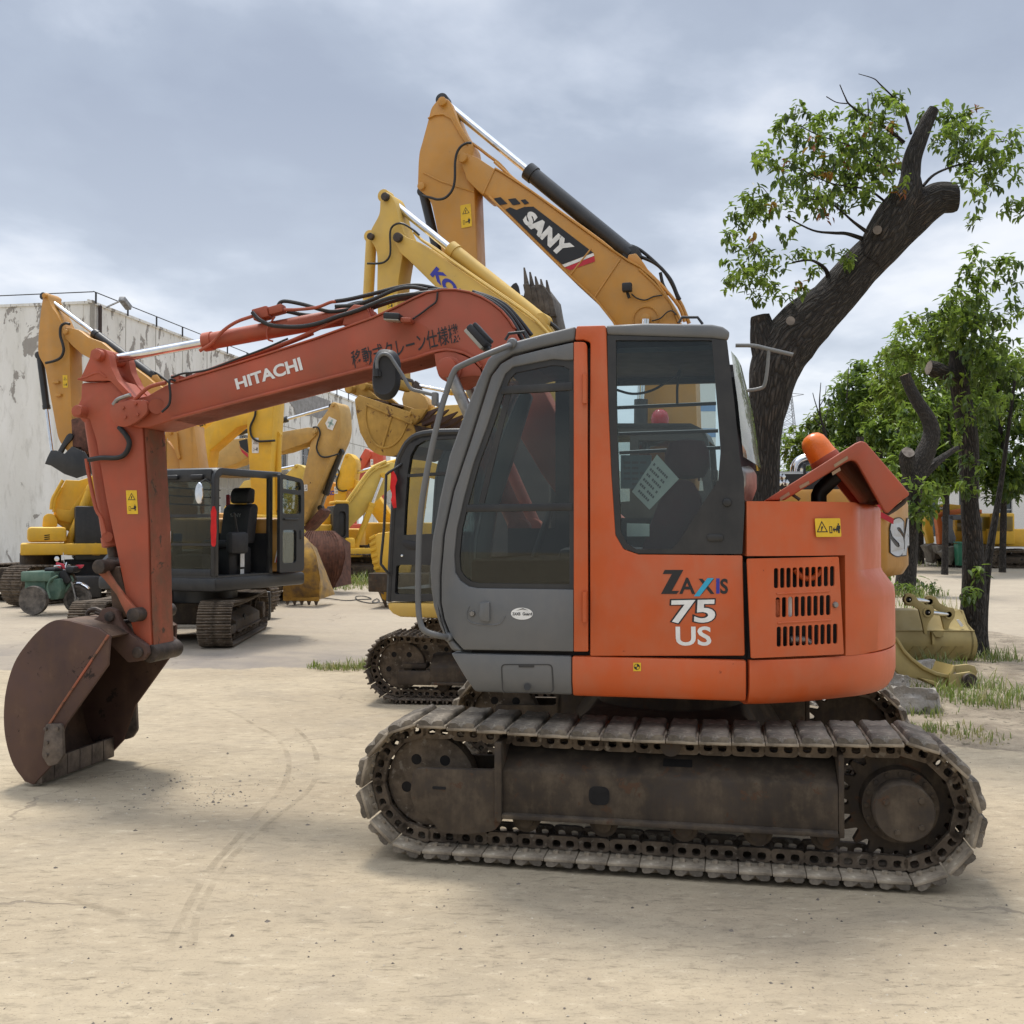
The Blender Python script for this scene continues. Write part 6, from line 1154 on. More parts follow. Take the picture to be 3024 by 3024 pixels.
pc_ = piece('boom', ox_, FO, [(962, 1432), (975, 1422), (990, 1428), (986, 1480), (976, 1535), (950, 1535), (945, 1560), (938, 1560), (956, 1480)], -.3, .3, plain('orange_yellow_paint', (.62, .26, .02), .45), .02)
m = MB(); letter(m, 'KC', FO.P(970, 1462, -.31), FO.P(986, 1462, -.31), FO.P(970, 1449, -.31), -.31, .06); m.build('boom_lettering', BLUE, pc_, smooth=False); house(ox_, -1, 1, -.8, .8, .9, 1.7, YBRT); under(ox_, 10, 10, 2.0, .5, -1.2, 1.2, .4, 'bar', False, .19)
# ---------------------------------------------------------------- little motor tricycle
FC = Fr(-8.7, 20.3, 4)
tc_ = root('motor_tricycle', FC, 'small green motor tricycle with red fairings parked by the bright yellow machine', 'tricycle')
TYRE = rough_mat('dusty_tyre', (.05, .045, .04), (.16, .14, .12), 9, .9, .5); GREEN = rough_mat('faded_green_sheet', (.055, .12, .085), (.13, .2, .15), 5, .7, .3)
wc = FC.P3(229, 1769, 0); wr = wc.z
m = MB(); m.lathe([(wr * .74, -.03), (wr * .86, -.05), (wr * .97, -.035), (wr, 0), (wr * .97, .035), (wr * .86, .05), (wr * .74, .03), (wr * .74, -.03)], wc, (0, 1, 0), 32); fw = m.build('front_wheel', TYRE, tc_)
m = MB(); m.lathe([(.02, -.05), (.05, -.05), (.05, .05), (.02, .05)], wc, (0, 1, 0), 14)
for k in range(6): a = R(60 * k); m.cyl(wc, wc + Vector((math.cos(a) * wr * .74, 0, math.sin(a) * wr * .74)), .014, n=6)
m.lathe([(wr * .7, -.025), (wr * .75, -.025), (wr * .75, .025), (wr * .7, .025), (wr * .7, -.025)], wc, (0, 1, 0), 28); m.build('rim', STEEL, fw)
m = MB()
for y in (-.07, .07): m.tube([wc + Vector((0, y, 0)), FC.P3(214, 1728, y), FC.P3(198, 1683, y * .8)], .02, 8)
m.tube(FC.T3([(205, 1668), (196, 1683), (200, 1690)], 0), .03); m.build('front_fork', STEEL, tc_)
m = MB(); m.tube([FC.P3(160, 1672, -.32), FC.P3(178, 1671, -.3), FC.P3(186, 1684, -.05), FC.P3(192, 1676, .05), FC.P3(196, 1662, .3)], .014, 8, 4); m.tube([FC.P3(190, 1665, .3), FC.P3(187, 1632, .35)], .006); m.lathe([(.01, 0), (.045, .01), (.05, .03), (.01, .04)], FC.P3(170, 1650, -.3), (0, -1, 0), 14); m.build('handlebar', CHROME, tc_)
secs = []
m = MB(); pts = [wc + Vector((math.cos(R(a)) * wr * 1.14, 0, math.sin(R(a)) * wr * 1.14)) for a in range(40, 166, 14)]
m.raw([tuple(p + Vector((0, y, dz))) for p in pts for y, dz in ((-.07, -.015), (0, .01), (.07, -.015))], [[3 * i + j, 3 * i + j + 1, 3 * i + 4 + j, 3 * i + 3 + j] for i in range(len(pts) - 1) for j in (0, 1)]); m.build('mudguard', CHROME, tc_)
m = MB(); m.prism(FC.T(rnd([(167, 1660), (190, 1665), (194, 1682), (182, 1678), (170, 1674)], 4), -.1), -.14, -.1, .01); m.prism(FC.T(rnd([(214, 1674), (228, 1668), (247, 1668), (240, 1678), (224, 1680)], 4), .05), .05, .1, .01); m.build('fairing', plain('red_plastic', (.55, .03, .06), .35), tc_)
m = MB(); m.box(*(lambda a, b: (a[0], b[0], -.16, .16, b[1], a[1]))(FC.P(196, 1672, -.1), FC.P(222, 1692, -.1)), .05); m.prism(FC.T(rnd([(176, 1690), (190, 1682), (200, 1690), (212, 1715), (200, 1725), (178, 1712)], 5), -.1), -.14, .14, .02); m.build('headlamp_cowl', BLACK_MATT, tc_)
m = MB(); a, b = FC.P(60, 1688, -.35), FC.P(150, 1718, -.35); m.box(a[0], b[0], -.35, .4, b[1], a[1], .03); c, d = FC.P(60, 1712, -.45), FC.P(150, 1772, -.45)
m.prism(FC.T(rnd([(130, 1715), (176, 1708), (182, 1740), (172, 1770), (150, 1772), (138, 1765)], 5), -.25), -.25, .25, .02); m.box(c[0], d[0] - .2, -.3, .35, d[1] + .15, c[1], .02)
m.tube(FC.T3([(170, 1700), (150, 1712), (140, 1735), (148, 1766)], -.48), .02, 8, 4); m.tube(FC.T3([(178, 1765), (215, 1712), (200, 1700)], -.05), .03, 8, 2); m.build('cargo_body', GREEN, tc_)
for y in (-.45, .5):
    m = MB(); rwx = FC.P(100, 1769, y)[0]; m.lathe([(.03, -.05), (wr * .7, -.05), (wr * .95, -.06), (wr, 0), (wr * .95, .06), (wr * .7, .05), (.03, .05)], (rwx, y, wr), (0, 1, 0), 26); m.build('rear_wheel', TYRE, tc_)
m = MB(); m.box(*(lambda a, b: (a[0], b[0], -.2, .2, b[1], a[1]))(FC.P(136, 1676, -.1), FC.P(170, 1688, -.1)), .04); m.build('seat', BLACK_MATT, tc_)
# ================================================================== white factory hall at the left
WALLM, wt, wo = newmat('peeling_white_wall'); k = NT(wt); v = k.n('ShaderNodeTexCoord').outputs['Object']
mp = k.n('ShaderNodeMapping'); k.l(v, mp.inputs[0]); mp.inputs['Scale'].default_value = (1, 1, .28)
c = k.mix(k.ramp(k.noise(mp.outputs[0], .9, 6, .6), .35, .7), (.70, .685, .63), (.82, .81, .77))
stn = k.ramp(k.noise(mp.outputs[0], 3.2, 6, .7), .52, .75); c = k.mix(k.math('MULTIPLY', stn, .55), c, (.38, .36, .31))
sepz = k.n('ShaderNodeSeparateXYZ'); k.l(v, sepz.inputs[0]); hi = k.ramp(sepz.outputs[2], 4.0, 9.0, 0, .11)
mp2 = k.n('ShaderNodeMapping'); k.l(v, mp2.inputs[0]); mp2.inputs['Scale'].default_value = (1, 1, .45)
pe = k.ramp(k.math('ADD', k.noise(mp2.outputs[0], 1.5, 8, .68, .5), hi), .66, .675); c = k.mix(k.math('MULTIPLY', pe, .8), c, (.22, .195, .17))
k.bsdf(wo, c, .9, 0, k.bump(k.math('SUBTRACT', k.noise(v, 6, 5), pe), .4, .02))
A = Vector((-15.6, 38.0)); B = Vector((-9.0, 76.0)); dAB = (B - A).normalized(); Lb = (B - A).length; ang = math.degrees(math.atan2(-dAB.y, dAB.x))
FB = Fr(A.x, A.y, ang); hb = 10.05
bl = root('factory_hall', FB, 'long white concrete hall with peeling paint and upstairs windows behind the parked excavators', 'building')
wins = []
for i in range(9):
    x0 = 4.5 + i * 4.1
    for z0, z1 in ((4.9, 6.4), (1.2, 2.8)): wins.append((x0, x0 + 2.1, z0, z1))
m = MB(); holes = [[(a, z0), (a, z1), (b, z1), (b, z0)] for a, b, z0, z1 in wins]
m.prism([(0, 0), (Lb, 0), (Lb, hb), (0, hb)], 0, -.35 if False else .35, 0, holes)
m.box(-.02, .34, .352, 18, 0, hb); m.box(0.3, Lb, .36, 18, hb - .5, hb - .3); m.box(.3, Lb, 3.0, 3.2, 0, hb - .5); m.build('wall', WALLM, bl, smooth=False)
SEAM = plain('wall_joint', (.33, .31, .27), .9); FRM = plain('grey_window_frame', (.30, .31, .32), .6)
m = MB()
for i in range(1, 17): m.box(i * 2.3, i * 2.3 + .04, -.006, .02, 0, hb)
for z in (3.6, 7.3): m.box(0, Lb, -.005, .02, z, z + .04)
m.box(-.1, 0.06, -.08, .02, 0, hb + .12); m.build('panel_joint', SEAM, bl, smooth=False)
m = MB(); m.box(-.3, Lb, -.06, .0, hb, hb + .1); m.box(-.06, .0, .0, 18, hb, hb + .1); m.build('parapet_cap', WALLM, bl, smooth=False)
m = MB()
m.tube([(-.15, -.15, hb + .42), (Lb, -.15, hb + .42)], .02, 6); m.tube([(-.1, -.1, hb + .42), (-.1, 18, hb + .42)], .02, 6)
for i in range(18): m.box(i * 2.2, i * 2.2 + .05, -.17, -.12, hb, hb + .42)
m.build('roof_wire_rail', BLACK_MATT, bl, smooth=False)
m = MB(); m.tube([(.35, -.12, 0), (.35, -.12, hb)], .07, 8); m.box(7.2, 7.5, -.15, .0, 5.2, 8.6); m.tube([(7.6, -.1, 2), (7.6, -.1, 7.5)], .06, 8); m.build('drain_pipe', plain('rusty_pipe', (.05, .035, .03), .8), bl)
m = MB(); Ml = Matrix.Translation((1.6, -.4, hb + .35)) @ Matrix.Rotation(R(25), 4, 'Y'); m.box(-.3, .3, -.12, .12, -.1, .1, .02, Ml); m.tube([(1.3, -.3, hb + .35), (.8, 0, hb)], .04, 6); m.build('wall_lamp', STEEL, bl)
WGL = glass('hall_window_glass', (.16, .19, .2), 1.2, .15)
for a, b, z0, z1 in wins:
    m = MB()
    for q in (a, (a * 2 + b) / 3, (a + 2 * b) / 3, b - .06): m.box(q, q + .06, .1, .17, z0, z1)
    for q in (z0, z1 - .06, z0 + (z1 - z0) * .68): m.box(a, b, .1, .17, q, q + .06)
    f = m.build('window', FRM, bl, smooth=False); m = MB(); m.box(a, b, .13, .14, z0, z1); m.build('pane', WGL, f, smooth=False)
# grey torn render patch, as a thin flake layer on the wall
m = MB(); q = [(1000, 1185), (1060, 1178), (1070, 1200), (1040, 1215), (1025, 1225), (1005, 1222), (985, 1240), (965, 1232), (945, 1222), (930, 1190), (915, 1165), (960, 1160)]
q = [(FB.PX(a, b, 0)) for a, b in q] if False else None
m.prism([(20.2, 8.1), (22.6, 8.35), (23.6, 8.3), (25.4, 8.7), (25.5, 9.6), (19.2, 9.6), (18.6, 8.9), (19.6, 8.5)], -.02, .002); m.build('bare_render_patch', rough_mat('bare_render', (.22, .21, .2), (.33, .32, .31), 3, .95, .5), bl, smooth=False)
# white sheds closing the far side of the yard
FE_ = Fr(12, 74, 3)
sh_ = root('white_shed', FE_, 'low white building with tall dark windows beyond the trees at the right', 'building')
m = MB(); sw = [(4.2 + i * 2.6, 5.3 + i * 2.6, 1.2, 4.9) for i in range(9)]
m.prism([(-6, 0), (34, 0), (34, 5.9), (-6, 5.9)], 0, .4, 0, [[(a, z0), (a, z1), (b, z1), (b, z0)] for a, b, z0, z1 in sw]); m.box(-6, 34, .4, 12, 5.5, 5.6); m.build('wall', plain('shed_white', (.66, .66, .64), .9), sh_, smooth=False)
for a, b, z0, z1 in sw: m = MB(); m.box(a, b, .2, .24, z0, z1); f = m.build('window', WGL, sh_, smooth=False); m = MB(); m.box((a + b) / 2 - .04, (a + b) / 2 + .04, .14, .2, z0, z1); m.box(a, b, .14, .2, (z0 + z1) / 2, (z0 + z1) / 2 + .08); m.build('frame', FRM, f, smooth=False)
for i in range(3): m = MB(); m.box(2.2 + i * 5.2, 3.1 + i * 5.2, -.35, -.01, 1.2, 1.9, .04); m.build('air_conditioner', plain('grey_unit', (.3, .3, .31), .6), sh_)
# distant tower block seen through the cab
FT_ = Fr(28.6, 150, 0)
tw_ = root('tower_block', FT_, 'distant white tower with blue bands seen through the orange machine cab windows', 'building')
m = MB(); m.box(-1.2, 1.2, 0, 3, 0, 23.2); m.build('wall', plain('tower_white', (.7, .71, .7), .9), tw_, smooth=False)
m = MB()
for z in (19.0, 15.2, 10.6): m.box(-1.21, 1.21, -.02, .0, z, z + 1.3)
m.build('blue_band', plain('tower_blue', (.18, .3, .5), .8), tw_, smooth=False)
# power pylon
FP_ = Fr(80, 205 * 1.45, 5)
py_ = root('power_pylon', FP_, 'grey lattice power pylon far behind the leaning tree', 'pylon')
GAL = plain('galvanised_steel', (.30, .32, .34), .6)
m = MB(); zt_ = 41.5; hwid = lambda z: 3.6 * (1 - z / zt_) + .95
lv = [0]
while lv[-1] < zt_ - 1.5: lv.append(min(zt_, lv[-1] + hwid(lv[-1]) * 1.3))
for i in range(len(lv) - 1):
    a, b = lv[i], lv[i + 1]; wa, wb = hwid(a), hwid(b)
    ca = [(-wa, -wa), (wa, -wa), (wa, wa), (-wa, wa)]; cb_ = [(-wb, -wb), (wb, -wb), (wb, wb), (-wb, wb)]
    for j in range(4):
        j2 = (j + 1) % 4
        m.tube([(*ca[j], a), (*cb_[j], b)], .13, 4); m.tube([(*ca[j], a), (*cb_[j2], b)], .07, 4); m.tube([(*ca[j2], a), (*cb_[j], b)], .07, 4); m.tube([(*cb_[j], b), (*cb_[j2], b)], .07, 4)
pl_ = m.build('lattice_mast', GAL, py_, smooth=False)
for z, l_ in ((40.8, 4.6), (31.5, 6.2), (27.5, 6.0), (17.5, 7.0)):
    m = MB()
    for s_ in (-1, 1): m.tube([(s_ * .9, 0, z + .5), (s_ * l_, 0, z + .1)], .1, 4); m.tube([(s_ * .9, 0, z - .6), (s_ * l_, 0, z + .1)], .1, 4)
    m.build('cross_arm', GAL, py_, smooth=False)
m = MB()
for z, l_ in ((31.3, 6.1), (27.3, 5.9), (17.3, 6.9)):
    for s_ in (-1, 1): m.tube([(s_ * l_, 0, z - .6), (s_ * l_ + 60, 40, z - 5.5), (s_ * l_ + 120, 80, z - 3)], .05, 4, 5)
m.build('power_lines', BLACK_MATT, py_)
# machines in the far right yard
def small_front(name, label, X, Y, yaw, mat, arm_px, bkt_px, boom_px, extra=None):
    f = Fr(X, Y, yaw); r_ = root('crawler_excavator', f, label, 'excavator', 'excavators in the far right yard')
    piece('arm', r_, f, arm_px, -.2, .25, mat, .02); b = piece('bucket', r_, f, bkt_px, -.5, .5, rough_mat('grey_bucket_' + name, (.1, .085, .07), (.2, .18, .155), 4, .8, .4), .03)
    bo = piece('boom', r_, f, boom_px, -.2, .25, mat, .02); m = MB(); m.box(.3, 2.0, .4, 2.2, .9, 1.7, .06); m.build('engine_house', YBRT, r_)
    m = MB(); m.box(.4, 1.3, -.2, .38, 1., 2.4, .08); cb9 = m.build('cab', YBRT, r_); m = MB(); m.box(.5, 1.2, -.22, -.19, 1.6, 2.25, .02); m.build('window', GLASS_D, cb9); under(r_, yaw, yaw, 2.0, .5, .2, 2.8, .4, 'bar', False, .19); return r_, f, bo
r1, f1, b1 = small_front('a', 'yellow excavator with decal lettering on its boom in the far right yard', 20.0, 47.5, 6, YBRT, [(2733, 1525), (2750, 1522), (2760, 1600), (2752, 1608), (2742, 1606), (2731, 1560)], [(2735, 1612), (2755, 1604), (2790, 1612), (2784, 1630), (2766, 1650), (2760, 1664), (2752, 1660), (2748, 1635)], [(2738, 1512), (2765, 1492), (2800, 1488), (2850, 1493), (2900, 1510), (2900, 1540), (2850, 1514), (2770, 1518), (2745, 1530)])
m = MB(); yq = -.21; m.flat(f1.T([(2754, 1500), (2764, 1497), (2802, 1496), (2794, 1506), (2760, 1507)], yq), yq); m.mat(1); letter(m, 'SANY', f1.P(2763, 1504, yq - .003), f1.P(2791, 1504, yq - .003), f1.P(2763, 1498, yq - .003), yq - .003, .06); m.build('boom_decal', [INK, WHITE], b1, smooth=False)
small_front('b', 'orange excavator arm between the yellow and the grey one in the far right yard', 20.3, 46.4, 6, plain('orange_enamel', (.62, .15, .03), .5), [(2763, 1520), (2782, 1518), (2790, 1560), (2791, 1606), (2774, 1608), (2770, 1560)], [(2770, 1612), (2792, 1608), (2798, 1630), (2786, 1640), (2775, 1634)], [(2765, 1530), (2780, 1512), (2850, 1500), (2900, 1505), (2900, 1516), (2850, 1512), (2785, 1530)])
small_front('c', 'grey excavator arm with a curled grey bucket in the far right yard', 20.9, 45.6, 6, plain('slate_grey_enamel', (.1, .105, .12), .5), [(2788, 1528), (2796, 1520), (2816, 1522), (2814, 1560), (2824, 1590), (2818, 1606), (2808, 1604), (2795, 1560)], [(2786, 1632), (2800, 1618), (2822, 1612), (2828, 1630), (2818, 1650), (2810, 1670), (2800, 1650)], [(2800, 1530), (2806, 1520), (2850, 1520), (2900, 1530), (2900, 1545), (2850, 1534), (2812, 1536)])
FBN = Fr(21.2, 44.5, 5)
bn = root('wheelie_bin', FBN, 'green plastic wheelie bin beside the far grey bucket', 'bin')
m = MB(); x0, z0 = FBN.P(2829, 1641, 0); x1, z1 = FBN.P(2852, 1606, 0); m.loft([[(x0 + .04, 0, .1), (x1 - .04, 0, .1), (x1 - .04, .5, .1), (x0 + .04, .5, .1)], [(x0, -.04, z1), (x1, -.04, z1), (x1, .55, z1), (x0, .55, z1)]], bev=.02); bbn = m.build('body', plain('green_plastic', (.02, .16, .09), .5), bn)
m = MB(); m.loft([[(x0 - .03, -.08, z1 + .01), (x1 + .03, -.08, z1 + .01), (x1 + .03, .58, z1 + .05), (x0 - .03, .58, z1 + .05)], [(x0, -.05, z1 + .06), (x1, -.05, z1 + .06), (x1, .56, z1 + .1), (x0, .56, z1 + .1)]], bev=.01); m.build('lid', plain('green_lid', (.015, .12, .07), .5), bn)
for x in (x0 + .08, x1 - .08): m = MB(); m.cyl((x - .03, .48, .1), (x + .03, .48, .1), .1, n=14); m.build('wheel', RUBBER, bn)
# ---------------------------------------------------------------- buckets, ripper link and rocks on the right verge
FQ = Fr(4.8, 12.6, 0)
qb = root('digging_bucket', FQ, 'olive yellow digging bucket lying on its mouth with two chrome pins and a white tag', 'bucket')
yb_ = 0.0
prof = [(.55, .60), (.3, .67), (.0, .665), (-.13, .50), (-.24, .44), (-.28, .30), (-.22, .14), (-.08, .03), (.2, -.01), (.6, -.02)]
pr2 = [Vector((a, b, 0)) for a, b in prof[:4]] + cr([Vector((a, b, 0)) for a, b in prof[4:]], 4); xl = FQ.P(2560, 1800, 0)[0]
def xr_(z): return FQ.P(2846 + 22 * math.sin(math.pi * min(1, max(0, (.66 - z) / .66)) * .75), 1900, -.1)[0]
m = MB(); pts = [(p.x, p.y) for p in pr2]
m.loft([[(xl if s_ == 0 else xr_(z), y, z) for y, z in pts] + [(xl if s_ == 0 else xr_(z), y + .03, z - .012) for y, z in reversed(pts)] for s_ in (0, 1)])
Mx = Matrix(((0, 1, 0, 0), (1, 0, 0, 0), (0, 0, 1, 0), (0, 0, 0, 1)))
m.prism(pts, xr_(.3) - .07, xr_(.3) - .045, 0, None, Mx); m.prism(pts, xl + .02, xl + .045, 0, None, Mx)
shl = m.build('bucket_shell', YOLIVE, qb, 28)
m = MB(); m.tube([(xl, -.245, .44), (xr_(.44), -.245, .44)], .008, 6); m.build('weld_seam', YOLIVE, shl)
for px0 in (2705, 2745, 2790, 2830):
    m = MB(); a = FQ.P3(px0 - 25, 1910, -.2); b = FQ.P3(px0, 1905, -.2); m.loft([[(b.x - .06, -.292, .26), (b.x + .03, -.292, .26), (b.x + .03, -.24, .26), (b.x - .06, -.24, .26)], [(b.x - .16, -.20, .08), (b.x - .05, -.20, .08), (b.x - .05, -.12, .08), (b.x - .16, -.12, .08)]]); m.build('wear_strip', YOLIVE, shl)
ear = [(2669, 1765), (2672, 1754), (2684, 1751), (2700, 1757), (2712, 1775), (2735, 1787), (2752, 1789), (2758, 1800), (2755, 1818), (2742, 1835), (2737, 1850), (2735, 1875), (2728, 1872), (2722, 1840), (2712, 1800), (2695, 1790), (2672, 1788)]
for y, dx, dy_ in ((-.42, 0, 0), (-.20, 62, 6)):
    m = MB(); m.prism(FQ.T(rnd([(p[0] + dx, p[1] + dy_) for p in ear], 4), y), y - .02, y + .02, .006)
    for c_ in ((2681, 1770), (2737, 1808)): c = FQ.P(c_[0] + dx, c_[1] + dy_, y); m.lathe([(.035, -.035), (.055, -.035), (.055, .035), (.035, .035), (.035, -.035)], (c[0], y, c[1]), (0, 1, 0), 18)
    m.build('hinge_ear', YOLIVE, qb)
for c_ in ((2681, 1770), (2737, 1808)):
    m = MB(); m.cyl(FQ.P3(c_[0], c_[1], -.44), FQ.P3(c_[0] + 62, c_[1] + 6, -.2), .028, n=18); pn = m.build('hinge_pin', CHROME, qb)
    m = MB(); q_ = FQ.P3(c_[0], c_[1], -.457); m.cyl(q_, q_ + Vector((0, .03, 0)), .018, n=14); m.build('pin_bore', DARKVOID, pn)
m = MB(); m.loft([[(p.x, p.y, p.z) for p in FQ.T3([(2753, 1866), (2763, 1880), (2776, 1882), (2786, 1876), (2787, 1866), (2777, 1864)], -.33)], [(p.x, p.y, p.z) for p in FQ.T3([(2753, 1866), (2763, 1880), (2776, 1882), (2786, 1876), (2787, 1866), (2777, 1864)], -.24)]]); m.prism(FQ.T([(2752, 1866), (2760, 1880), (2762, 1900), (2754, 1904)], -.32), -.32, -.26); m.build('lifting_lug', YOLIVE, shl)
m = MB(); m.prism(FQ.T(rnd([(2824, 1830), (2832, 1829), (2845, 1847), (2838, 1852)], 2), -.20), -.205, -.195); m.build('paper_tag', WHITE, shl, smooth=False)
FW = Fr(4.1, 10.3, -6)
wl = root('bucket_linkage', FW, 'curved yellow arm bracket with one greasy pin lying in the grass by the rocks', 'bracket')
m = MB(); top_e = [(2645, 1880), (2655, 1895), (2668, 1916), (2690, 1940), (2725, 1966), (2760, 1983), (2808, 1994)]; bot_e = [(2808, 2045), (2770, 2030), (2720, 2010), (2690, 2000), (2655, 1990), (2640, 1975)]
m.prism(FW.T(top_e + bot_e, 0), 0, .05, .006); m.prism(FW.T(top_e + [(2806, 2004), (2760, 1994), (2722, 1976), (2688, 1950), (2664, 1925), (2645, 1892)], 0), -.03, .09, .006)
m.prism(FW.T(rnd([(2806, 1994), (2818, 1964), (2822, 1966), (2812, 1992), (2868, 1984), (2882, 1992), (2884, 2008), (2874, 2024), (2866, 2040), (2868, 2090), (2840, 2085), (2800, 2070)], 3), -.06), -.06, -.02, .006)
m.prism(FW.T(rnd([(2820, 1966), (2860, 1962), (2880, 1968), (2888, 1985), (2880, 2000), (2822, 1990)], 3), .28), .28, .33, .006); m.prism(FW.T([(2808, 1994), (2820, 1965), (2823, 1967), (2813, 1996)], -.05), -.05, .33); m.prism(FW.T([(2722, 2004), (2760, 2012), (2796, 2030), (2792, 2040), (2750, 2020)], -.1), -.10, .0, .006)
m.build('bracket_plate', YOLIVE, wl); c = FW.P(2858, 2010, -.06); m = MB(); m.cyl((c[0], -.12, c[1]), (c[0], .36, c[1]), .045, n=20, bev=.006); m.lathe([(.05, 0), (.075, .0), (.075, .04), (.05, .04), (.05, 0)], (c[0], -.11, c[1]), (0, 1, 0), 20); m.build('hinge_pin', PINM, wl)
ROCK = rough_mat('pale_limestone', (.22, .2, .175), (.42, .39, .345), 4, .95, 1.0, 0, (.16, .145, .125), .03)
def rock(px, py, Y, sx_, sy_, sz_, seed, label):
    bm = bmesh.new(); bmesh.ops.create_icosphere(bm, subdivisions=4, radius=1)
    for v_ in bm.verts:
        c_ = v_.co.normalized(); d = Vector((max(-.62, min(.62, c_.x)), max(-.62, min(.62, c_.y)), max(-.55, min(.55, c_.z)))) * 1.5
        q = d + c_ * .22 * noise.noise(c_ * 1.6 + Vector((seed * 7, 0, seed))) + c_ * .10 * noise.noise(c_ * 4.5 + Vector((seed, 3, 1)))
        q += Vector((0, 0, 1)) * .12 * abs(noise.noise(Vector((c_.x * 2, c_.y * 2, c_.z * 9 + seed)))); v_.co = Vector((q.x * sx_, q.y * sy_, q.z * sz_))
    me = bpy.data.meshes.new('rock'); bm.to_mesh(me); bm.free(); me.materials.append(ROCK); me.polygons.foreach_set('use_smooth', [True] * len(me.polygons)); me.set_sharp_from_angle(angle=R(28))
    o = bpy.data.objects.new('rock', me); COL.objects.link(o); p = at(px, py, Y); o.location = p; o.rotation_euler = (rng.uniform(-.15, .15), rng.uniform(-.2, .2), seed * 1.3); return tag(o, label, 'rock', 'rocks on the verge')
rock(2695, 2075, 9.3, .27, .2, .15, 1, 'large flat pale rock below the curved yellow bracket'); rock(2625, 2010, 9.9, .17, .12, .07, 2, 'pale slab of rock just behind the orange tail above the far track'); rock(2440, 2090, 9.6, .25, .2, .12, 3, 'pale rock glimpsed between the orange tail and its track'); rock(2725, 1965, 11.4, .13, .1, .06, 5, 'small pale rock against the bottom of the olive bucket'); rock(2800, 2135, 8.8, .05, .04, .03, 6, 'little stone on the bare soil right of the large rock')
# ================================================================== trees
BARK, bt, bo2 = newmat('ridged_bark'); k = NT(bt); v = k.n('ShaderNodeTexCoord').outputs['UV']
mp = k.n('ShaderNodeMapping'); k.l(v, mp.inputs[0]); mp.inputs['Scale'].default_value = (1, 1, 1)
wn = k.n('ShaderNodeTexNoise'); k.l(mp.outputs[0], wn.inputs['Vector']); wn.inputs['Scale'].default_value = .7; wn.inputs['Detail'].default_value = 4; wa = k.n('ShaderNodeVectorMath', operation='MULTIPLY_ADD'); k.l(wn.outputs[1], wa.inputs[0]); wa.inputs[1].default_value = (1.6, 1.6, 0); k.l(mp.outputs[0], wa.inputs[2])
n1_ = k.noise(mp.outputs[0], 1.0, 6, .65, .6); vor = k.n('ShaderNodeTexVoronoi', feature='DISTANCE_TO_EDGE'); k.l(wa.outputs[0], vor.inputs['Vector']); vor.inputs['Scale'].default_value = 1.0
gv = k.ramp(vor.outputs['Distance'], .0, .30); h_ = k.math('ADD', k.math('MULTIPLY', gv, .7), k.math('MULTIPLY', n1_, .5))
ov = k.n('ShaderNodeTexCoord').outputs['Object']; c = k.mix(k.ramp(n1_, .35, .7), (.034, .028, .023), (.105, .09, .075)); c = k.mix(k.ramp(k.noise(ov, 2.2, 4), .56, .7, 0, .7), c, (.13, .075, .04)); c = k.mix(gv, (.016, .0135, .0115), c)
k.bsdf(bo2, c, .95, 0, k.bump(h_, 1.0, .04))
CUT = rough_mat('fresh_cut_wood', (.42, .27, .14), (.6, .43, .26), 9, .9, .3); OLDCUT = rough_mat('weathered_wood', (.11, .09, .075), (.25, .215, .18), 7, .95, .8)
def limb(name, pts, rads, parent, seed=0, n=22, sub=7, cap=None, rough_=.12, ends=None, uvs=(26., 7.)):
    """bark-covered limb through pts with radii rads; ridged surface, uv along the grain"""
    P_ = cr(pts, sub); m_ = len(P_); Rr_ = []
    for i in range(m_):
        f = i / (m_ - 1) * (len(rads) - 1); a = int(min(f, len(rads) - 2)); t = f - a; Rr_.append(rads[a] * (1 - t) + rads[a + 1] * t)
    vs, fs, uv = [], [], []; u = None; s_ = 0
    for i in range(m_):
        t = (P_[min(i + 1, m_ - 1)] - P_[max(i - 1, 0)]).normalized(); u = (u - t * u.dot(t)).normalized() if u is not None else t.orthogonal().normalized(); w_ = t.cross(u)
        if i: s_ += (P_[i] - P_[i - 1]).length
        for kk in range(n + 1):
            a = 2 * math.pi * kk / n; q = Vector((math.cos(a) * 1.1, math.sin(a) * 1.1, s_ * .8 + seed * 5)); r_ = Rr_[i] * (1 + rough_ * noise.noise(q) + rough_ * .55 * noise.noise(Vector((math.cos(a) * 3.2, math.sin(a) * 3.2, s_ * 1.4 + seed))) + rough_ * .3 * noise.noise(Vector((math.cos(a) * 8, math.sin(a) * 8, s_ * 5 + seed))))
            vs.append(P_[i] + (u * math.cos(a) + w_ * math.sin(a)) * r_); uv.append((kk / n * max(5, round(6.283 * max(Rr_) * uvs[0])), s_ * uvs[1]))
    for i in range(m_ - 1):
        for kk in range(n): a = i * (n + 1) + kk; fs.append((a, a + 1, a + n + 2, a + n + 1))
    nf = len(fs); e0 = len(vs)
    tip = P_[-1] + (P_[-1] - P_[-2]).normalized() * Rr_[-1] * .05; vs.append(tip); uv.append((0, 0))
    for kk in range(n): a = (m_ - 1) * (n + 1) + kk; fs.append((a, a + 1, e0))
    me = bpy.data.meshes.new(name); me.from_pydata([tuple(p) for p in vs], [], fs); me.materials.append(BARK); me.materials.append(cap or BARK)
    me.polygons.foreach_set('material_index', [0] * nf + [1] * (len(fs) - nf)); me.polygons.foreach_set('use_smooth', [True] * len(fs))
    ul = me.uv_layers.new(name='UVMap'); ul.data.foreach_set('uv', [c_ for l in me.loops for c_ in uv[l.vertex_index]]); me.update(); me.set_sharp_from_angle(angle=R(50))
    o = bpy.data.objects.new(name, me); COL.objects.link(o); o.parent = parent; return o
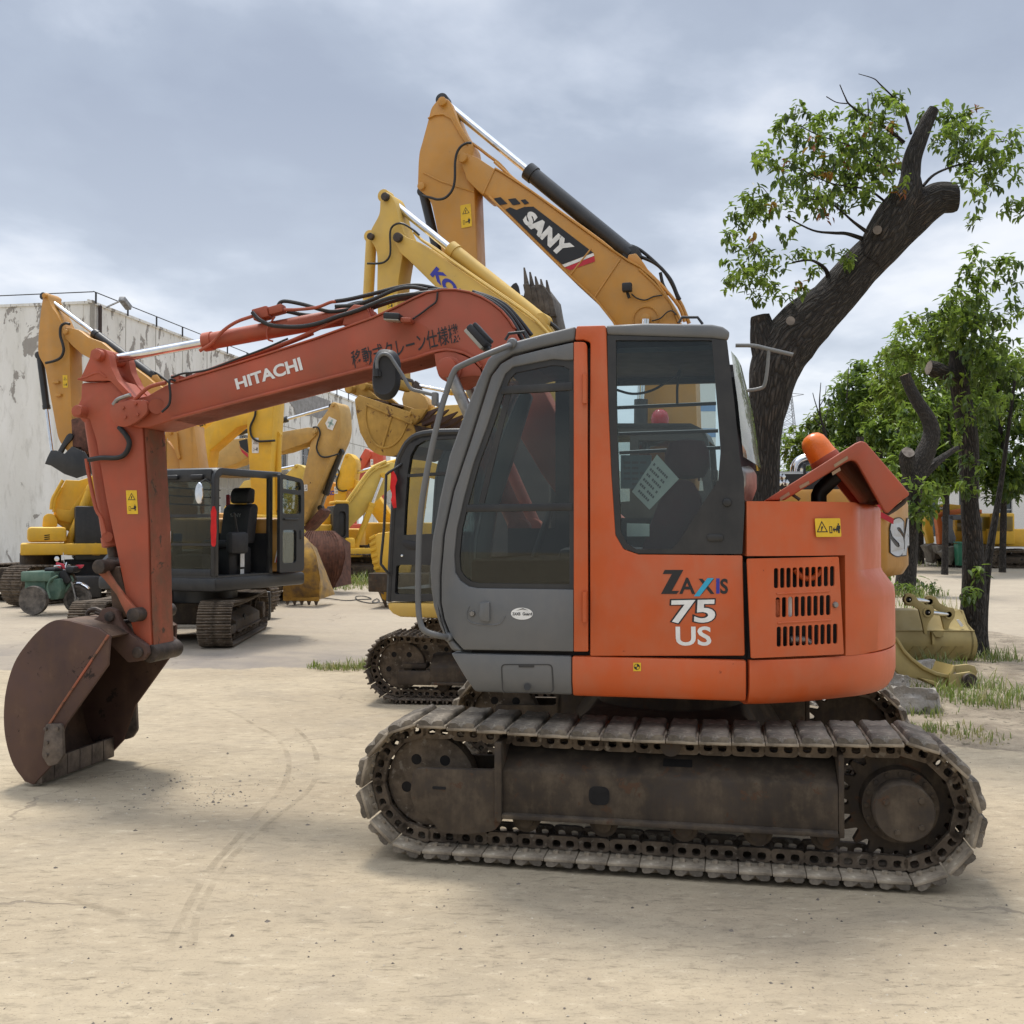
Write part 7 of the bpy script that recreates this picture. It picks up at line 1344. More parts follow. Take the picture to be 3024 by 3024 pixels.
def leafmat(name, a, b, tr=.45):
    m, t, o = newmat(name); k = NT(t); v = k.n('ShaderNodeTexCoord').outputs['Object']; g = k.n('ShaderNodeNewGeometry')
    c = k.mix(g.outputs['Random Per Island'], a, b); df = k.n('ShaderNodeBsdfPrincipled'); k.l(c, df.inputs['Base Color']); df.inputs['Roughness'].default_value = .42; df.inputs['Specular IOR Level'].default_value = .35
    tl = k.n('ShaderNodeBsdfTranslucent'); k.l(k.mix(.6, c, (.22, .32, .04)), tl.inputs[0]); x = k.n('ShaderNodeMixShader'); x.inputs[0].default_value = tr; k.l(df.outputs[0], x.inputs[1]); k.l(tl.outputs[0], x.inputs[2]); k.l(x.outputs[0], o.inputs[0]); return m
LF1 = leafmat('camphor_leaf', (.06, .10, .024), (.125, .19, .04)); LF2 = leafmat('pale_leaf', (.13, .20, .032), (.24, .33, .055)); LF3 = leafmat('dark_leaf', (.03, .058, .02), (.062, .105, .03), .3); LFR = leafmat('red_leaf', (.22, .03, .02), (.35, .08, .03), .4)
LF4 = leafmat('olive_leaf', (.105, .125, .03), (.19, .215, .05))
def leaf(vs, fs, p, d, nrm, ln, wd):
    s_ = d.cross(nrm).normalized(); o = len(vs); bend = nrm * (-ln * .14); up = nrm * wd * .3
    vs += [tuple(p), tuple(p + d * ln * .3 + s_ * wd + up), tuple(p + d * ln * .68 + s_ * wd * .8 + up + bend * .4), tuple(p + d * ln + bend), tuple(p + d * ln * .68 - s_ * wd * .8 + up + bend * .4), tuple(p + d * ln * .3 - s_ * wd + up)]
    fs += [(o, o + 3, o + 2, o + 1), (o, o + 5, o + 4, o + 3)]
def crown(name, parent, blobs, mats, seed, ln=.1, per=10, droop=.55, dens=1.0, wts=(.6, .3, .1), squash=.8, twig=None):
    """foliage: whorls of drooping leaves on twig ends scattered through the blobs (centre, radius)"""
    rg = random.Random(seed); vs, fs, mi = [], [], []; tips = []
    for (c_, r_) in blobs:
        nw = max(3, int(dens * 3.2 * (r_ / ln) ** 1.75 / per * 2.2))
        for q in range(nw):
            while True:
                d = Vector((rg.uniform(-1, 1), rg.uniform(-1, 1), rg.uniform(-1, 1)))
                if .1 < d.length < 1: break
            rr = d.length ** .45; d.normalize(); p = c_ + Vector((d.x, d.y, d.z * squash)) * r_ * rr; tips.append((c_, p))
            up_ = .5 + .5 * d.z; x = rg.random(); tot = wts[0] + wts[1] + (wts[2] if len(wts) > 2 else 0)  # second leaf colour is likelier on clump tops, third underneath
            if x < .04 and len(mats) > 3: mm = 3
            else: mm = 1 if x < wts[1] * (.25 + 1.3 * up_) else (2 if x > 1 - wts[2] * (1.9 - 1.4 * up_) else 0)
            for l in range(per):
                a = rg.uniform(0, 6.283); e_ = rg.uniform(-1.1, .45) * droop * 2 - droop * .35; dd = Vector((math.cos(a) * math.cos(e_), math.sin(a) * math.cos(e_), math.sin(e_))); nr = Vector((-math.cos(a) * math.sin(e_), -math.sin(a) * math.sin(e_), math.cos(e_)))
                L_ = ln * rg.uniform(.65, 1.2); n0 = len(fs); leaf(vs, fs, p + Vector((rg.gauss(0, ln * .3), rg.gauss(0, ln * .3), rg.gauss(0, ln * .35))), dd, nr, L_, L_ * rg.uniform(.17, .25)); mi += [mm] * (len(fs) - n0)
    me = bpy.data.meshes.new(name); me.from_pydata(vs, [], fs)
    for m_ in mats: me.materials.append(m_)
    me.polygons.foreach_set('material_index', mi); me.update(); o = bpy.data.objects.new(name, me); COL.objects.link(o); o.parent = parent; return o, tips
def rootw(name, loc, label, cat, group=None):
    o = bpy.data.objects.new(name, None); COL.objects.link(o); o.location = loc; return tag(o, label, cat, group)
def rel(o, pts): return [p - o.location for p in pts]
def trunk_px(o, path, Y, name='trunk', **kw):    # path: (px, py, width px, dy)
    return limb(name, rel(o, [at(a, b, Y + d) for a, b, w_, d in path]), [w_ / 2 / FP * (Y + d) for a, b, w_, d in path], o, **kw)
# ---- the leaning tree behind the orange machine
YL = 9.4
lt = rootw('leaning_tree', gnd(2275, 2100) * 0 + Vector(((2275 - 1512) / FP * YL, YL, 0)), 'leaning dark tree with sawn limbs and hanging leaves behind the orange machine', 'tree')
trunk_px(lt, [(2246, 2106, 150, 0), (2252, 1850, 112, 0), (2256, 1600, 94, 0), (2260, 1450, 86, 0), (2262, 1373, 84, 0), (2263, 1300, 90, 0), (2266, 1248, 100, 0), (2273, 1186, 118, 0), (2286, 1090, 148, 0), (2322, 1015, 162, 0), (2385, 945, 150, 0), (2455, 885, 122, 0), (2530, 800, 118, 0), (2600, 730, 118, 0), (2680, 655, 112, 0), (2760, 592, 98, 0), (2818, 588 - 2, 84, 0)], YL, seed=3, cap=OLDCUT, sub=9, rough_=.13)
trunk_px(lt, [(2560, 770, 90, -.06), (2610, 690, 108, -.1), (2650, 620, 100, -.1), (2685, 565, 76, -.08), (2690, 520, 54, -.05), (2695, 470, 52, -.02), (2712, 420, 48, 0), (2735, 365, 42, .02), (2758, 322, 30, .02)], YL, 'limb', seed=8, cap=OLDCUT, sub=7)
trunk_px(lt, [(2285, 1110, 110, -.03), (2262, 1010, 90, -.02), (2250, 955, 66, 0), (2246, 932, 56, 0)], YL, 'stub', seed=11, cap=OLDCUT, rough_=.2)
for path in ([(2450, 832, 16, -.02), (2440, 800, 13, -.1), (2420, 780, 10, -.2), (2390, 768, 7, -.3), (2340, 775, 5, -.4)], [(2548, 705, 14, -.1), (2500, 690, 11, -.2), (2460, 688, 9, -.3), (2400, 680, 6, -.4), (2320, 640, 4, -.5)], [(2560, 685, 12, -.2), (2520, 655, 8, -.3), (2480, 620, 5, -.3), (2400, 560, 4, -.3)], [(2670, 422, 13, 0), (2620, 380, 10, 0), (2560, 345, 8, 0), (2510, 310, 6, 0), (2495, 285, 4, 0), (2480, 250, 3, 0)], [(2690, 395, 9, 0), (2670, 330, 7, .1), (2640, 290, 5, .1), (2600, 250, 4, .1), (2580, 232, 3, .1), (2535, 218, 2, .1)], [(2502, 306, 4, 0), (2470, 302, 3, 0), (2440, 285, 3, 0)], [(2725, 550, 10, .05), (2760, 515, 8, .1), (2820, 490, 6, .2), (2900, 470, 4, .2)], [(2565, 345, 5, 0), (2563, 300, 3, 0), (2562, 290, 2, 0)], [(2620, 600, 8, -.1), (2560, 560, 6, -.2), (2450, 540, 4, -.3), (2330, 480, 3, -.3)], [(2640, 520, 7, 0), (2560, 450, 5, -.1), (2420, 400, 4, -.2), (2360, 370, 3, -.2)]):
    trunk_px(lt, path, YL, 'branch', seed=path[0][0], n=8, sub=5, rough_=.05)
m = MB(); c_ = at(2592, 686, YL - .2) - lt.location; m.lathe([(.001, -.004), (.018, -.008), (.027, 0), (.04, .06)], c_, (-.4, -1, .1), 12); m.build('knot', OLDCUT, lt)
m = MB(); c_ = at(2333, 953, YL - .27) - lt.location; m.lathe([(.001, -.004), (.016, -.008), (.024, 0), (.04, .06)], c_, (-.2, -1, .1), 12); m.build('knot', OLDCUT, lt)
def blobs_px(o, L_, Y): return [(at(a, b, Y + (e_ if e_ is not None else rng.uniform(-.5, .5))) - o.location, r_ / FP * Y) for a, b, r_, e_ in L_]
BL = [(2345, 352, 46, None), (2400, 365, 40, None), (2445, 355, 38, None), (2325, 385, 38, None), (2270, 452, 38, None), (2255, 485, 34, None), (2230, 478, 22, None), (2390, 415, 52, None), (2440, 430, 52, None), (2485, 400, 50, None), (2530, 350, 42, None), (2580, 310, 40, None), (2625, 290, 34, None), (2640, 340, 40, None), (2600, 370, 46, None), (2560, 420, 58, None), (2600, 440, 58, None), (2630, 400, 40, None), (2520, 460, 56, None), (2470, 480, 55, None), (2400, 490, 46, None), (2350, 500, 48, None), (2330, 545, 40, None), (2420, 540, 58, None), (2480, 540, 60, None), (2540, 520, 62, None), (2590, 500, 55, None), (2630, 510, 40, None), (2650, 545, 30, None), (2400, 590, 46, None), (2450, 600, 42, None), (2520, 590, 50, None), (2570, 570, 38, None), (2270, 575, 48, None), (2220, 600, 46, None), (2180, 630, 34, None), (2250, 630, 38, None), (2320, 600, 32, None), (2200, 680, 34, None), (2165, 700, 22, None), (2230, 720, 28, None), (2165, 745, 28, None), (2190, 780, 46, None), (2230, 760, 46, None), (2280, 770, 40, None), (2170, 830, 36, None), (2215, 830, 42, None), (2260, 830, 34, None), (2240, 880, 28, None), (2290, 860, 20, None), (2320, 872, 14, None), (2350, 760, 26, None), (2400, 740, 26, None), (2410, 800, 26, None), (2370, 850, 18, None), (2470, 735, 26, None), (2495, 765, 18, None), (2320, 690, 26, None), (2770, 325, 40, None), (2800, 350, 46, None), (2830, 390, 50, None), (2790, 420, 46, None), (2830, 460, 50, None), (2870, 430, 60, None), (2900, 480, 60, None), (2870, 350, 50, None), (2840, 520, 30, None), (2880, 580, 30, None), (2890, 640, 26, None), (2730, 340, 22, None), (2960, 520, 60, None), (2960, 420, 60, None), (2990, 620, 50, None)]
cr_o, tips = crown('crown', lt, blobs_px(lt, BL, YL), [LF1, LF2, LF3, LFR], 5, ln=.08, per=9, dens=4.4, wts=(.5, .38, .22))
m = MB(); rg_ = random.Random(4)
for c_, p in tips:
    if rg_.random() < .16:
        mid = (c_ + p) / 2 + Vector((0, 0, .03)); m.tube([c_, mid, p], .0035, 4)
tw9 = m.build('twigs', plain('twig_bark', (.04, .03, .022), .9), lt); tw9['kind'] = 'stuff'
# ---- pollarded tree with a fresh cut and the tree at the right edge
YT1 = 26.5
t1 = rootw('pollarded_tree', Vector(((2676 - 1512) / FP * YT1, YT1, 0)), 'tree with one bare sawn-off limb and a leafy tuft on its trunk', 'tree')
trunk_px(t1, [(2672, 1756, 66, 0), (2676, 1700, 58, 0), (2682, 1600, 54, 0), (2688, 1500, 56, 0), (2698, 1420, 66, 0), (2722, 1360, 58, 0), (2745, 1310, 50, 0), (2752, 1270, 46, 0), (2738, 1230, 42, 0), (2712, 1190, 36, 0), (2690, 1150, 33, 0), (2672, 1106, 31, 0)], YT1, seed=21, cap=CUT)
trunk_px(t1, [(2700, 1420, 50, 0), (2682, 1375, 46, -.1), (2678, 1345, 42, -.2), (2682, 1335, 36, -.3)], YT1, 'stub', seed=22, cap=OLDCUT)
trunk_px(t1, [(2705, 1420, 34, .1), (2760, 1370, 26, .3), (2800, 1340, 18, .5), (2860, 1300, 12, .8)], YT1, 'branch', seed=23)
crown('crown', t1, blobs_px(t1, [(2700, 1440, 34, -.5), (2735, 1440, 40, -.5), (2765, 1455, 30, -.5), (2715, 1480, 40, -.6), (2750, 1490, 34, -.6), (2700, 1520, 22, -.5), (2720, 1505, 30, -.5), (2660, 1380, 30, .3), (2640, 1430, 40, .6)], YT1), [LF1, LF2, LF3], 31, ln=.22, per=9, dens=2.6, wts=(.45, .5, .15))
YT2 = 13.0
t2 = rootw('ivy_clad_tree', Vector(((2868 - 1512) / FP * YT2, YT2, 0)), 'dark trunk with climbing leaves and a sawn stub at the right edge', 'tree')
trunk_px(t2, [(2862, 1948, 84, 0), (2868, 1880, 70, 0), (2876, 1750, 66, 0), (2872, 1600, 58, 0), (2862, 1480, 50, 0), (2862, 1380, 54, 0), (2858, 1280, 56, 0), (2842, 1180, 54, 0), (2828, 1110, 52, 0), (2822, 1060, 36, 0), (2820, 1036, 26, 0)], YT2, seed=41, cap=CUT)
trunk_px(t2, [(2840, 1130, 44, 0), (2800, 1105, 38, -.05), (2765, 1092, 46, -.1), (2742, 1086, 40, -.12)], YT2, 'stub', seed=42, cap=OLDCUT, rough_=.2)
trunk_px(t2, [(2845, 1160, 26, 0), (2866, 1050, 18, .1), (2885, 900, 11, .1), (2890, 790, 4, .1)], YT2, 'limb', seed=43)
trunk_px(t2, [(2905, 1950, 40, .1), (2900, 1850, 32, .1), (2920, 1650, 22, .1), (2960, 1400, 14, .2), (3000, 1100, 8, .2)], YT2, 'stem', seed=44)
T2B = [(2780, 930, 40, .2), (2770, 1000, 44, .3), (2800, 1050, 46, .4), (2760, 1060, 36, .5), (2840, 960, 60, .2), (2880, 1140, 60, .2), (2860, 1210, 40, .3), (2870, 735, 26, None), (2885, 780, 34, None), (2850, 800, 20, None), (2880, 850, 46, None), (2800, 880, 34, None), (2835, 890, 40, None), (2870, 920, 55, None), (2810, 940, 42, None), (2850, 980, 55, None), (2790, 985, 34, None), (2890, 1000, 60, None), (2840, 1040, 44, None), (2880, 1080, 55, None), (2895, 1180, 50, None), (2885, 1280, 40, .1), (2820, 1290, 22, -.3), (2850, 1250, 18, -.35), (2880, 1380, 26, -.3), (2846, 1420, 22, -.4), (2865, 1440, 30, -.35), (2850, 1350, 16, -.35), (2800, 1130, 20, -.3), (2950, 900, 80, None), (2950, 1050, 80, None), (2950, 1200, 70, None), (2990, 800, 60, None), (2855, 1765, 22, -.4), (2870, 1750, 16, -.4), (2890, 1690, 14, -.3)]
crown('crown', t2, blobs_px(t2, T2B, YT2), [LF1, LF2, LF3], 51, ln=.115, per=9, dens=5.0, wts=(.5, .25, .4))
# ---- trees beyond the yard
def bg_tree(px, top, Y, wpx, seed, label, mats, wts, base=1700, trunkpx=16, ln=.3, dens=7.0, hang=None, grp='trees beyond the yard'):
    o = rootw('broadleaf_tree', Vector(((px - 1512) / FP * Y, Y, 0)), label, 'tree', grp); rg = random.Random(seed)
    basey = HOR + CH / Y * FP; cy = top + wpx * .55
    trunk_px(o, [(px, basey, trunkpx * 1.3, 0), (px + rg.uniform(-8, 8), (basey + cy) / 2, trunkpx, 0), (px + rg.uniform(-15, 15), cy, trunkpx * .6, 0), (px + rg.uniform(-20, 20), top + wpx * .15, trunkpx * .2, 0)], Y, seed=seed, n=10, sub=4)
    L_ = []; H_ = (hang if hang else basey - 90) - top
    nb = 44
    for i in range(nb):
        t = rg.random() ** .9; yy = top + wpx * .10 + t * H_ * .92; ww = wpx * (.5 * math.sin(math.pi * min(1, .18 + t * .75)) + .04); a = rg.uniform(-1, 1)
        L_.append((px + a * ww, yy, wpx * rg.uniform(.11, .2), rg.uniform(-1, 1) * ww / FP * Y * .8 * math.sqrt(max(0, 1 - a * a * .8))))
    for q in range(4):
        a = rg.uniform(0, 6.28); L_q = L_[rg.randrange(nb)]; e_ = (L_q[0] + rg.uniform(-10, 10), L_q[1], 3, L_q[3]); trunk_px(o, [(px, cy + 30, trunkpx * .5, 0), ((px + e_[0]) / 2, (cy + e_[1]) / 2, trunkpx * .3, e_[3] / 2), e_], Y, 'branch', seed=seed + q, n=7, sub=3)
    crown('crown', o, blobs_px(o, L_, Y), mats, seed, ln=ln, per=7, dens=dens, wts=wts, droop=.5); return o
bg_tree(2420, 1240, 62, 250, 61, 'rounded olive green tree at the left end of the tree belt by the pylon', [LF4, LF2, LF1], (.6, .3, .2), ln=.42)
bg_tree(2530, 1120, 58, 260, 62, 'mid green tree with airy crown behind the amber beacon', [LF1, LF4, LF3], (.5, .4, .25), ln=.4)
bg_tree(2480, 1300, 48, 200, 63, 'low bright green tree just behind the raised bonnet', [LF2, LF1, LF4], (.5, .35, .2), ln=.34)
bg_tree(2600, 1040, 55, 260, 64, 'tall dark green tree behind the bare sawn limb', [LF1, LF2, LF3], (.5, .25, .35), ln=.4)
bg_tree(2640, 1230, 42, 220, 65, 'green tree with hanging leaf clusters behind the tip of the bonnet', [LF1, LF2, LF3], (.5, .4, .2), ln=.32)
bg_tree(2720, 1000, 50, 280, 66, 'tall yellowish green tree left of the ivy-clad trunk', [LF4, LF2, LF1], (.5, .45, .15), ln=.38, hang=1440)
bg_tree(2800, 900, 46, 300, 67, 'highest bright green tree behind the ivy-clad trunk', [LF2, LF4, LF1], (.5, .4, .2), ln=.36, hang=1430)
bg_tree(2790, 1150, 38, 220, 68, 'dark leafy tree low behind the ivy-clad trunk', [LF1, LF3, LF2], (.5, .3, .3), ln=.3, hang=1420)
bg_tree(2960, 980, 40, 320, 69, 'green tree beyond the right edge of the yard', [LF1, LF2, LF3], (.5, .3, .3), ln=.32, hang=1460)
bg_tree(2370, 1370, 70, 150, 70, 'far bright green bush-like tree at the foot of the pylon', [LF2, LF1, LF4], (.5, .4, .2), ln=.45)
bt_ = rootw('bare_tree', Vector(((2445 - 1512) / FP * 45, 45, 0)), 'thin leafless tree with forked grey twigs in front of the tree belt', 'tree')
trunk_px(bt_, [(2460, 1670, 12, 0), (2450, 1400, 9, 0), (2440, 1290, 8, 0), (2425, 1240, 6, 0), (2420, 1190, 4, 0), (2424, 1130, 2, 0)], 45, seed=71, n=7, sub=4)
for pth in ([(2425, 1240, 4, 0), (2408, 1190, 3, 0), (2400, 1160, 2, 0)], [(2421, 1200, 3, 0), (2436, 1170, 2, 0), (2440, 1140, 1.5, 0)], [(2440, 1290, 4, 0), (2410, 1240, 2.5, 0), (2392, 1225, 1.5, 0)], [(2432, 1260, 3, 0), (2445, 1210, 2, 0), (2448, 1170, 1.5, 0)], [(2500, 1190, 4, 0), (2503, 1140, 3, 0), (2506, 1085, 2, 0)]): trunk_px(bt_, pth, 45, 'branch', seed=pth[0][0], n=6, sub=3, rough_=.05)
for i, (px, py, w_, lab) in enumerate(((2440, 1318, 22, 'short sawn-off tree stump top right of the amber beacon'), (2540, 1290, 22, 'pale sawn stump top just above the peak of the bonnet'))):
    s_ = rootw('cut_tree', Vector(((px - 1512) / FP * 24, 24 + i, 0)), lab, 'tree'); trunk_px(s_, [(px + 12, 1765, w_ * 1.2, 0), (px + 8, 1500, w_, 0), (px, py, w_ * .9, 0)], 24 + i, seed=80 + i, cap=CUT, n=12)
# ================================================================== ground
GM, gt, go = newmat('dusty_concrete'); k = NT(gt); v = k.n('ShaderNodeTexCoord').outputs['Object']
mp = k.n('ShaderNodeMapping'); k.l(v, mp.inputs[0]); mp.inputs['Scale'].default_value = (.55, 1, 1); mp.inputs['Rotation'].default_value = (0, 0, R(8))
big = k.noise(v, .35, 5, .6); mid = k.noise(mp.outputs[0], 2.6, 7, .68, .3); fine = k.noise(mp.outputs[0], 16, 7, .72); grit = k.noise(v, 90, 3, .6)
c = k.mix(k.ramp(big, .38, .64), (.33, .27, .188), (.425, .355, .25)); c = k.mix(k.ramp(mid, .46, .66, 0, .6), c, (.29, .243, .175)); c = k.mix(k.ramp(fine, .53, .68, 0, .62), c, (.21, .175, .125)); c = k.mix(k.ramp(fine, .30, .44, .7, 0), c, (.50, .425, .31))
pat = k.ramp(k.noise(v, 1.1, 7, .72, .5), .54, .66); c = k.mix(k.math('MULTIPLY', pat, .4), c, (.29, .245, .185)); c = k.mix(k.ramp(grit, .6, .68, 0, .6), c, (.17, .14, .105))
mp9 = k.n('ShaderNodeMapping'); k.l(v, mp9.inputs[0]); mp9.inputs['Scale'].default_value = (.5, 2.2, 1); mp9.inputs['Rotation'].default_value = (0, 0, R(-12)); flk = k.noise(mp9.outputs[0], 13, 8, .78, .3); c = k.mix(k.math('MULTIPLY', k.ramp(flk, .60, .66, 0, .75), k.ramp(k.noise(v, .6, 4, .6), .44, .60, .2, 1)), c, (.19, .158, .115))
# the light slab ends about 13 m out; the older floor beyond is greyer and damp in places
sp_ = k.n('ShaderNodeSeparateXYZ'); k.l(v, sp_.inputs[0])
edge = k.math('ADD', k.math('SUBTRACT', sp_.outputs[1], k.math('MULTIPLY', sp_.outputs[0], .06)), k.math('MULTIPLY', k.noise(v, 1.3, 6, .65), .9))
left = k.ramp(sp_.outputs[0], -2.5, -1.2, 1, 0); band = k.math('MULTIPLY', k.math('MULTIPLY', k.ramp(edge, 12.95, 13.05), k.ramp(edge, 14.2, 16.5, 1, 0)), left)
wet = k.math('MULTIPLY', band, k.ramp(k.noise(v, .75, 6, .6, .4), .42, .56, .45, 1)); c = k.mix(wet, c, (.13, .11, .095)); old = k.math('MULTIPLY', k.ramp(edge, 12.95, 13.05), .42); c = k.mix(old, c, (.31, .275, .235))
# cracks
vo = k.n('ShaderNodeTexVoronoi', feature='DISTANCE_TO_EDGE'); wv = k.n('ShaderNodeVectorMath', operation='ADD'); nz = k.n('ShaderNodeTexNoise'); k.l(v, nz.inputs['Vector']); nz.inputs['Scale'].default_value = 1.5; nz.inputs['Detail'].default_value = 5
k.l(v, wv.inputs[0]); k.l(nz.outputs[1], wv.inputs[1]); k.l(wv.outputs[0], vo.inputs['Vector']); vo.inputs['Scale'].default_value = .33
ck = k.math('MULTIPLY', k.ramp(vo.outputs['Distance'], .002, .006, 1, 0), k.ramp(k.noise(v, .5, 3), .5, .6)); c = k.mix(k.math('MULTIPLY', ck, .6), c, (.16, .13, .1))
hgt = k.math('SUBTRACT', k.math('ADD', k.math('MULTIPLY', mid, .9), k.math('ADD', k.math('MULTIPLY', fine, .5), k.math('MULTIPLY', grit, .12))), k.math('MULTIPLY', ck, .5))
k.bsdf(go, c, k.ramp(wet, 0, 1, .95, .85), 0, k.bump(k.math('SUBTRACT', hgt, k.math('MULTIPLY', k.ramp(flk, .58, .68), .25)), .55, .03), .2)
def bumpy(x, y): return .012 * noise.noise(Vector((x * .7, y * .7, 3))) + .006 * noise.noise(Vector((x * 2.3, y * 2.3, 7)))
xs = [-600, -200, -80, -40, -25] + [-16 + i * .4 for i in range(81)] + [25, 40, 80, 200, 600]; ys = [-60, -10, -2] + [0 + i * .25 for i in range(100)] + [28, 34, 42, 55, 75, 110, 160, 250, 400, 900]
vs = [(x, y, -.012 + (bumpy(x, y) if abs(x) < 17 and -1 < y < 28 else 0)) for y in ys for x in xs]; nx2 = len(xs)
me = bpy.data.meshes.new('ground'); me.from_pydata(vs, [], [(j * nx2 + i, j * nx2 + i + 1, (j + 1) * nx2 + i + 1, (j + 1) * nx2 + i) for j in range(len(ys) - 1) for i in range(nx2 - 1)]); me.materials.append(GM); me.polygons.foreach_set('use_smooth', [True] * len(me.polygons)); me.update()
gd = bpy.data.objects.new('ground', me); COL.objects.link(gd); tag(gd, 'pale dusty concrete yard floor', 'ground', kind='structure')
# bare soil verge on the right
SOIL = rough_mat('dry_soil', (.17, .135, .095), (.33, .275, .2), 3.2, .95, 1.0, 0, (.11, .09, .06), .04)
def verge(name, outline, h, mat, label, seed, kind='structure'):
    bm = bmesh.new(); cx = sum(p[0] for p in outline) / len(outline); cy = sum(p[1] for p in outline) / len(outline); rings = 12; vsr = []
    for r_ in range(rings + 1):
        t = r_ / rings; row = []
        for i, (x, y) in enumerate(outline):
            q = Vector((cx + (x - cx) * t, cy + (y - cy) * t, 0)); q.z = -.03 + (h * (1 - t ** 3) + .05) * 1.0 + .05 * noise.noise(Vector((q.x * 1.4, q.y * 1.4, seed))) * (1 - t ** 6) + .02 * noise.noise(Vector((q.x * 5, q.y * 5, seed))) - (.045 if r_ == rings else 0); row.append(bm.verts.new(q))
        vsr.append(row)
    n_ = len(outline)
    for r_ in range(rings):
        for i in range(n_):
            try: bm.faces.new([vsr[r_][i], vsr[r_][(i + 1) % n_], vsr[r_ + 1][(i + 1) % n_], vsr[r_ + 1][i]])
            except ValueError: pass
    me = bpy.data.meshes.new(name); bm.to_mesh(me); bm.free(); me.materials.append(mat); me.polygons.foreach_set('use_smooth', [True] * len(me.polygons)); o = bpy.data.objects.new(name, me); COL.objects.link(o); return tag(o, label, 'ground', kind=kind)
ol = cr([Vector(p) for p in ((3.0, 8.3, 0), (3.7, 7.7, 0), (4.8, 7.6, 0), (7, 8.6, 0), (8.5, 12, 0), (8, 16, 0), (7.2, 18.5, 0), (5.5, 17.5, 0), (4.6, 14.5, 0), (3.6, 12.0, 0), (2.4, 10.6, 0), (2.2, 9.2, 0), (3.0, 8.3, 0))], 6)[:-1]
verge('soil_verge', [(p.x, p.y) for p in ol], .05, SOIL, 'bare brown soil strip with weeds under the right-hand trees', 3)
# grass, weeds and grit: nobody could count these
GR1 = leafmat('grass_blade', (.09, .125, .035), (.21, .25, .08), .35); GR2 = leafmat('dry_grass', (.26, .22, .11), (.42, .36, .2), .3)
def grass(name, patches, label, seed, z=0, dn=1., hs=1.):
    rg = random.Random(seed); vs, fs, mi = [], [], []
    for (x, y, r_, n_, h_, dry) in patches:
        for q in range(int(n_ * dn)):
            a = rg.uniform(0, 6.28); d = r_ * rg.random() ** .6; p = Vector((x + d * math.cos(a), y + d * math.sin(a), z)); hh = h_ * hs * rg.uniform(.25, 1.0) ** 1.4; b = rg.uniform(0, 6.28); ln_ = rg.uniform(.15, .8) * hh; dv = Vector((math.cos(b), math.sin(b), 0)); sv = Vector((-dv.y, dv.x, 0)) * rg.uniform(.0018, .0042) * (1 + y / 12); o = len(vs)
            for t, wq in ((0, 1), (.4, .9), (.75, .6), (1, .08)):
                c_ = p + Vector((0, 0, hh * (t - .25 * t * t * ln_ / hh))) + dv * ln_ * t * t; vs += [tuple(c_ - sv * wq), tuple(c_ + sv * wq)]
            fs += [(o + 2 * i, o + 2 * i + 1, o + 2 * i + 3, o + 2 * i + 2) for i in range(3)]; mi += [1 if rg.random() < dry else 0] * 3
    me = bpy.data.meshes.new(name); me.from_pydata(vs, [], fs); me.materials.append(GR1); me.materials.append(GR2); me.polygons.foreach_set('material_index', mi); me.update(); o = bpy.data.objects.new(name, me); COL.objects.link(o); return tag(o, label, 'grass', kind='stuff')
g_ = lambda a, b: gnd(a, b)
P1 = []
for px, py, r_, n_, h_, dry in ((2790, 2060, .35, 260, .28, .15), (2850, 2040, .4, 300, .35, .2), (2880, 2100, .3, 240, .38, .15), (2740, 2120, .25, 160, .2, .25), (2720, 2170, .2, 120, .16, .3), (2820, 2170, .25, 140, .14, .5), (2700, 1990, .3, 200, .3, .2), (2660, 2050, .15, 80, .2, .3), (2785, 1990, .3, 220, .42, .15), (2890, 1960, .5, 400, .4, .2), (2640, 1900, .4, 160, .3, .3), (2870, 2190, .3, 120, .12, .6), (2470, 2080, .2, 120, .25, .1), (2950, 2080, .6, 500, .35, .2)): p = g_(px, py); P1.append((p.x, p.y, r_, n_, h_, dry))
grass('verge_grass', P1, 'green and dry grass tufts round the rocks and yellow attachments', 5, .03, .75, .7)
P2 = []
for px, py, r_, n_, h_, dry in ((960, 1972, .22, 120, .14, .5), (1000, 1975, .25, 160, .16, .55), (1040, 1974, .25, 160, .16, .6), (1075, 1970, .2, 140, .24, .5), (930, 1968, .08, 40, .16, .3), (1000, 1728, 1.2, 260, .75, .35), (1040, 1725, 1.2, 300, .8, .3), (1075, 1720, 1.0, 220, .8, .3), (1020, 1740, .7, 140, .4, .4)): p = g_(px, py); P2.append((p.x, p.y, r_, n_, h_, dry))
grass('yard_weeds', P2, 'dry weeds growing in the yard in front of the parked excavators', 6, 0, .9, .65)
P3 = []
for px, py, r_, n_, h_, dry in ((2665, 1762, .9, 260, .55, .1), (2700, 1758, .9, 260, .5, .1), (2720, 1790, .5, 90, .5, .6), (2760, 1800, .6, 100, .5, .7), (2800, 1830, .6, 90, .45, .7), (2640, 1790, .8, 160, .4, .2), (2600, 1760, .6, 100, .4, .2), (2750, 1670, 2.0, 160, .4, .3)): p = g_(px, py); P3.append((p.x, p.y, r_, n_, h_, dry))
grass('far_weeds', P3, 'weeds round the foot of the pollarded tree', 7, 0, .6, .8)
# low leafy weeds
bush = rootw('weed_shrub', g_(2690, 1762), 'low leafy shrub at the foot of the pollarded tree', 'shrub'); crown('foliage', bush, [(Vector((rng.uniform(-.5, .5), rng.uniform(-.3, .2), .2 + rng.uniform(0, .25))), .22) for i in range(7)], [LF1, LF2, LF3], 77, ln=.13, per=8, dens=.8)
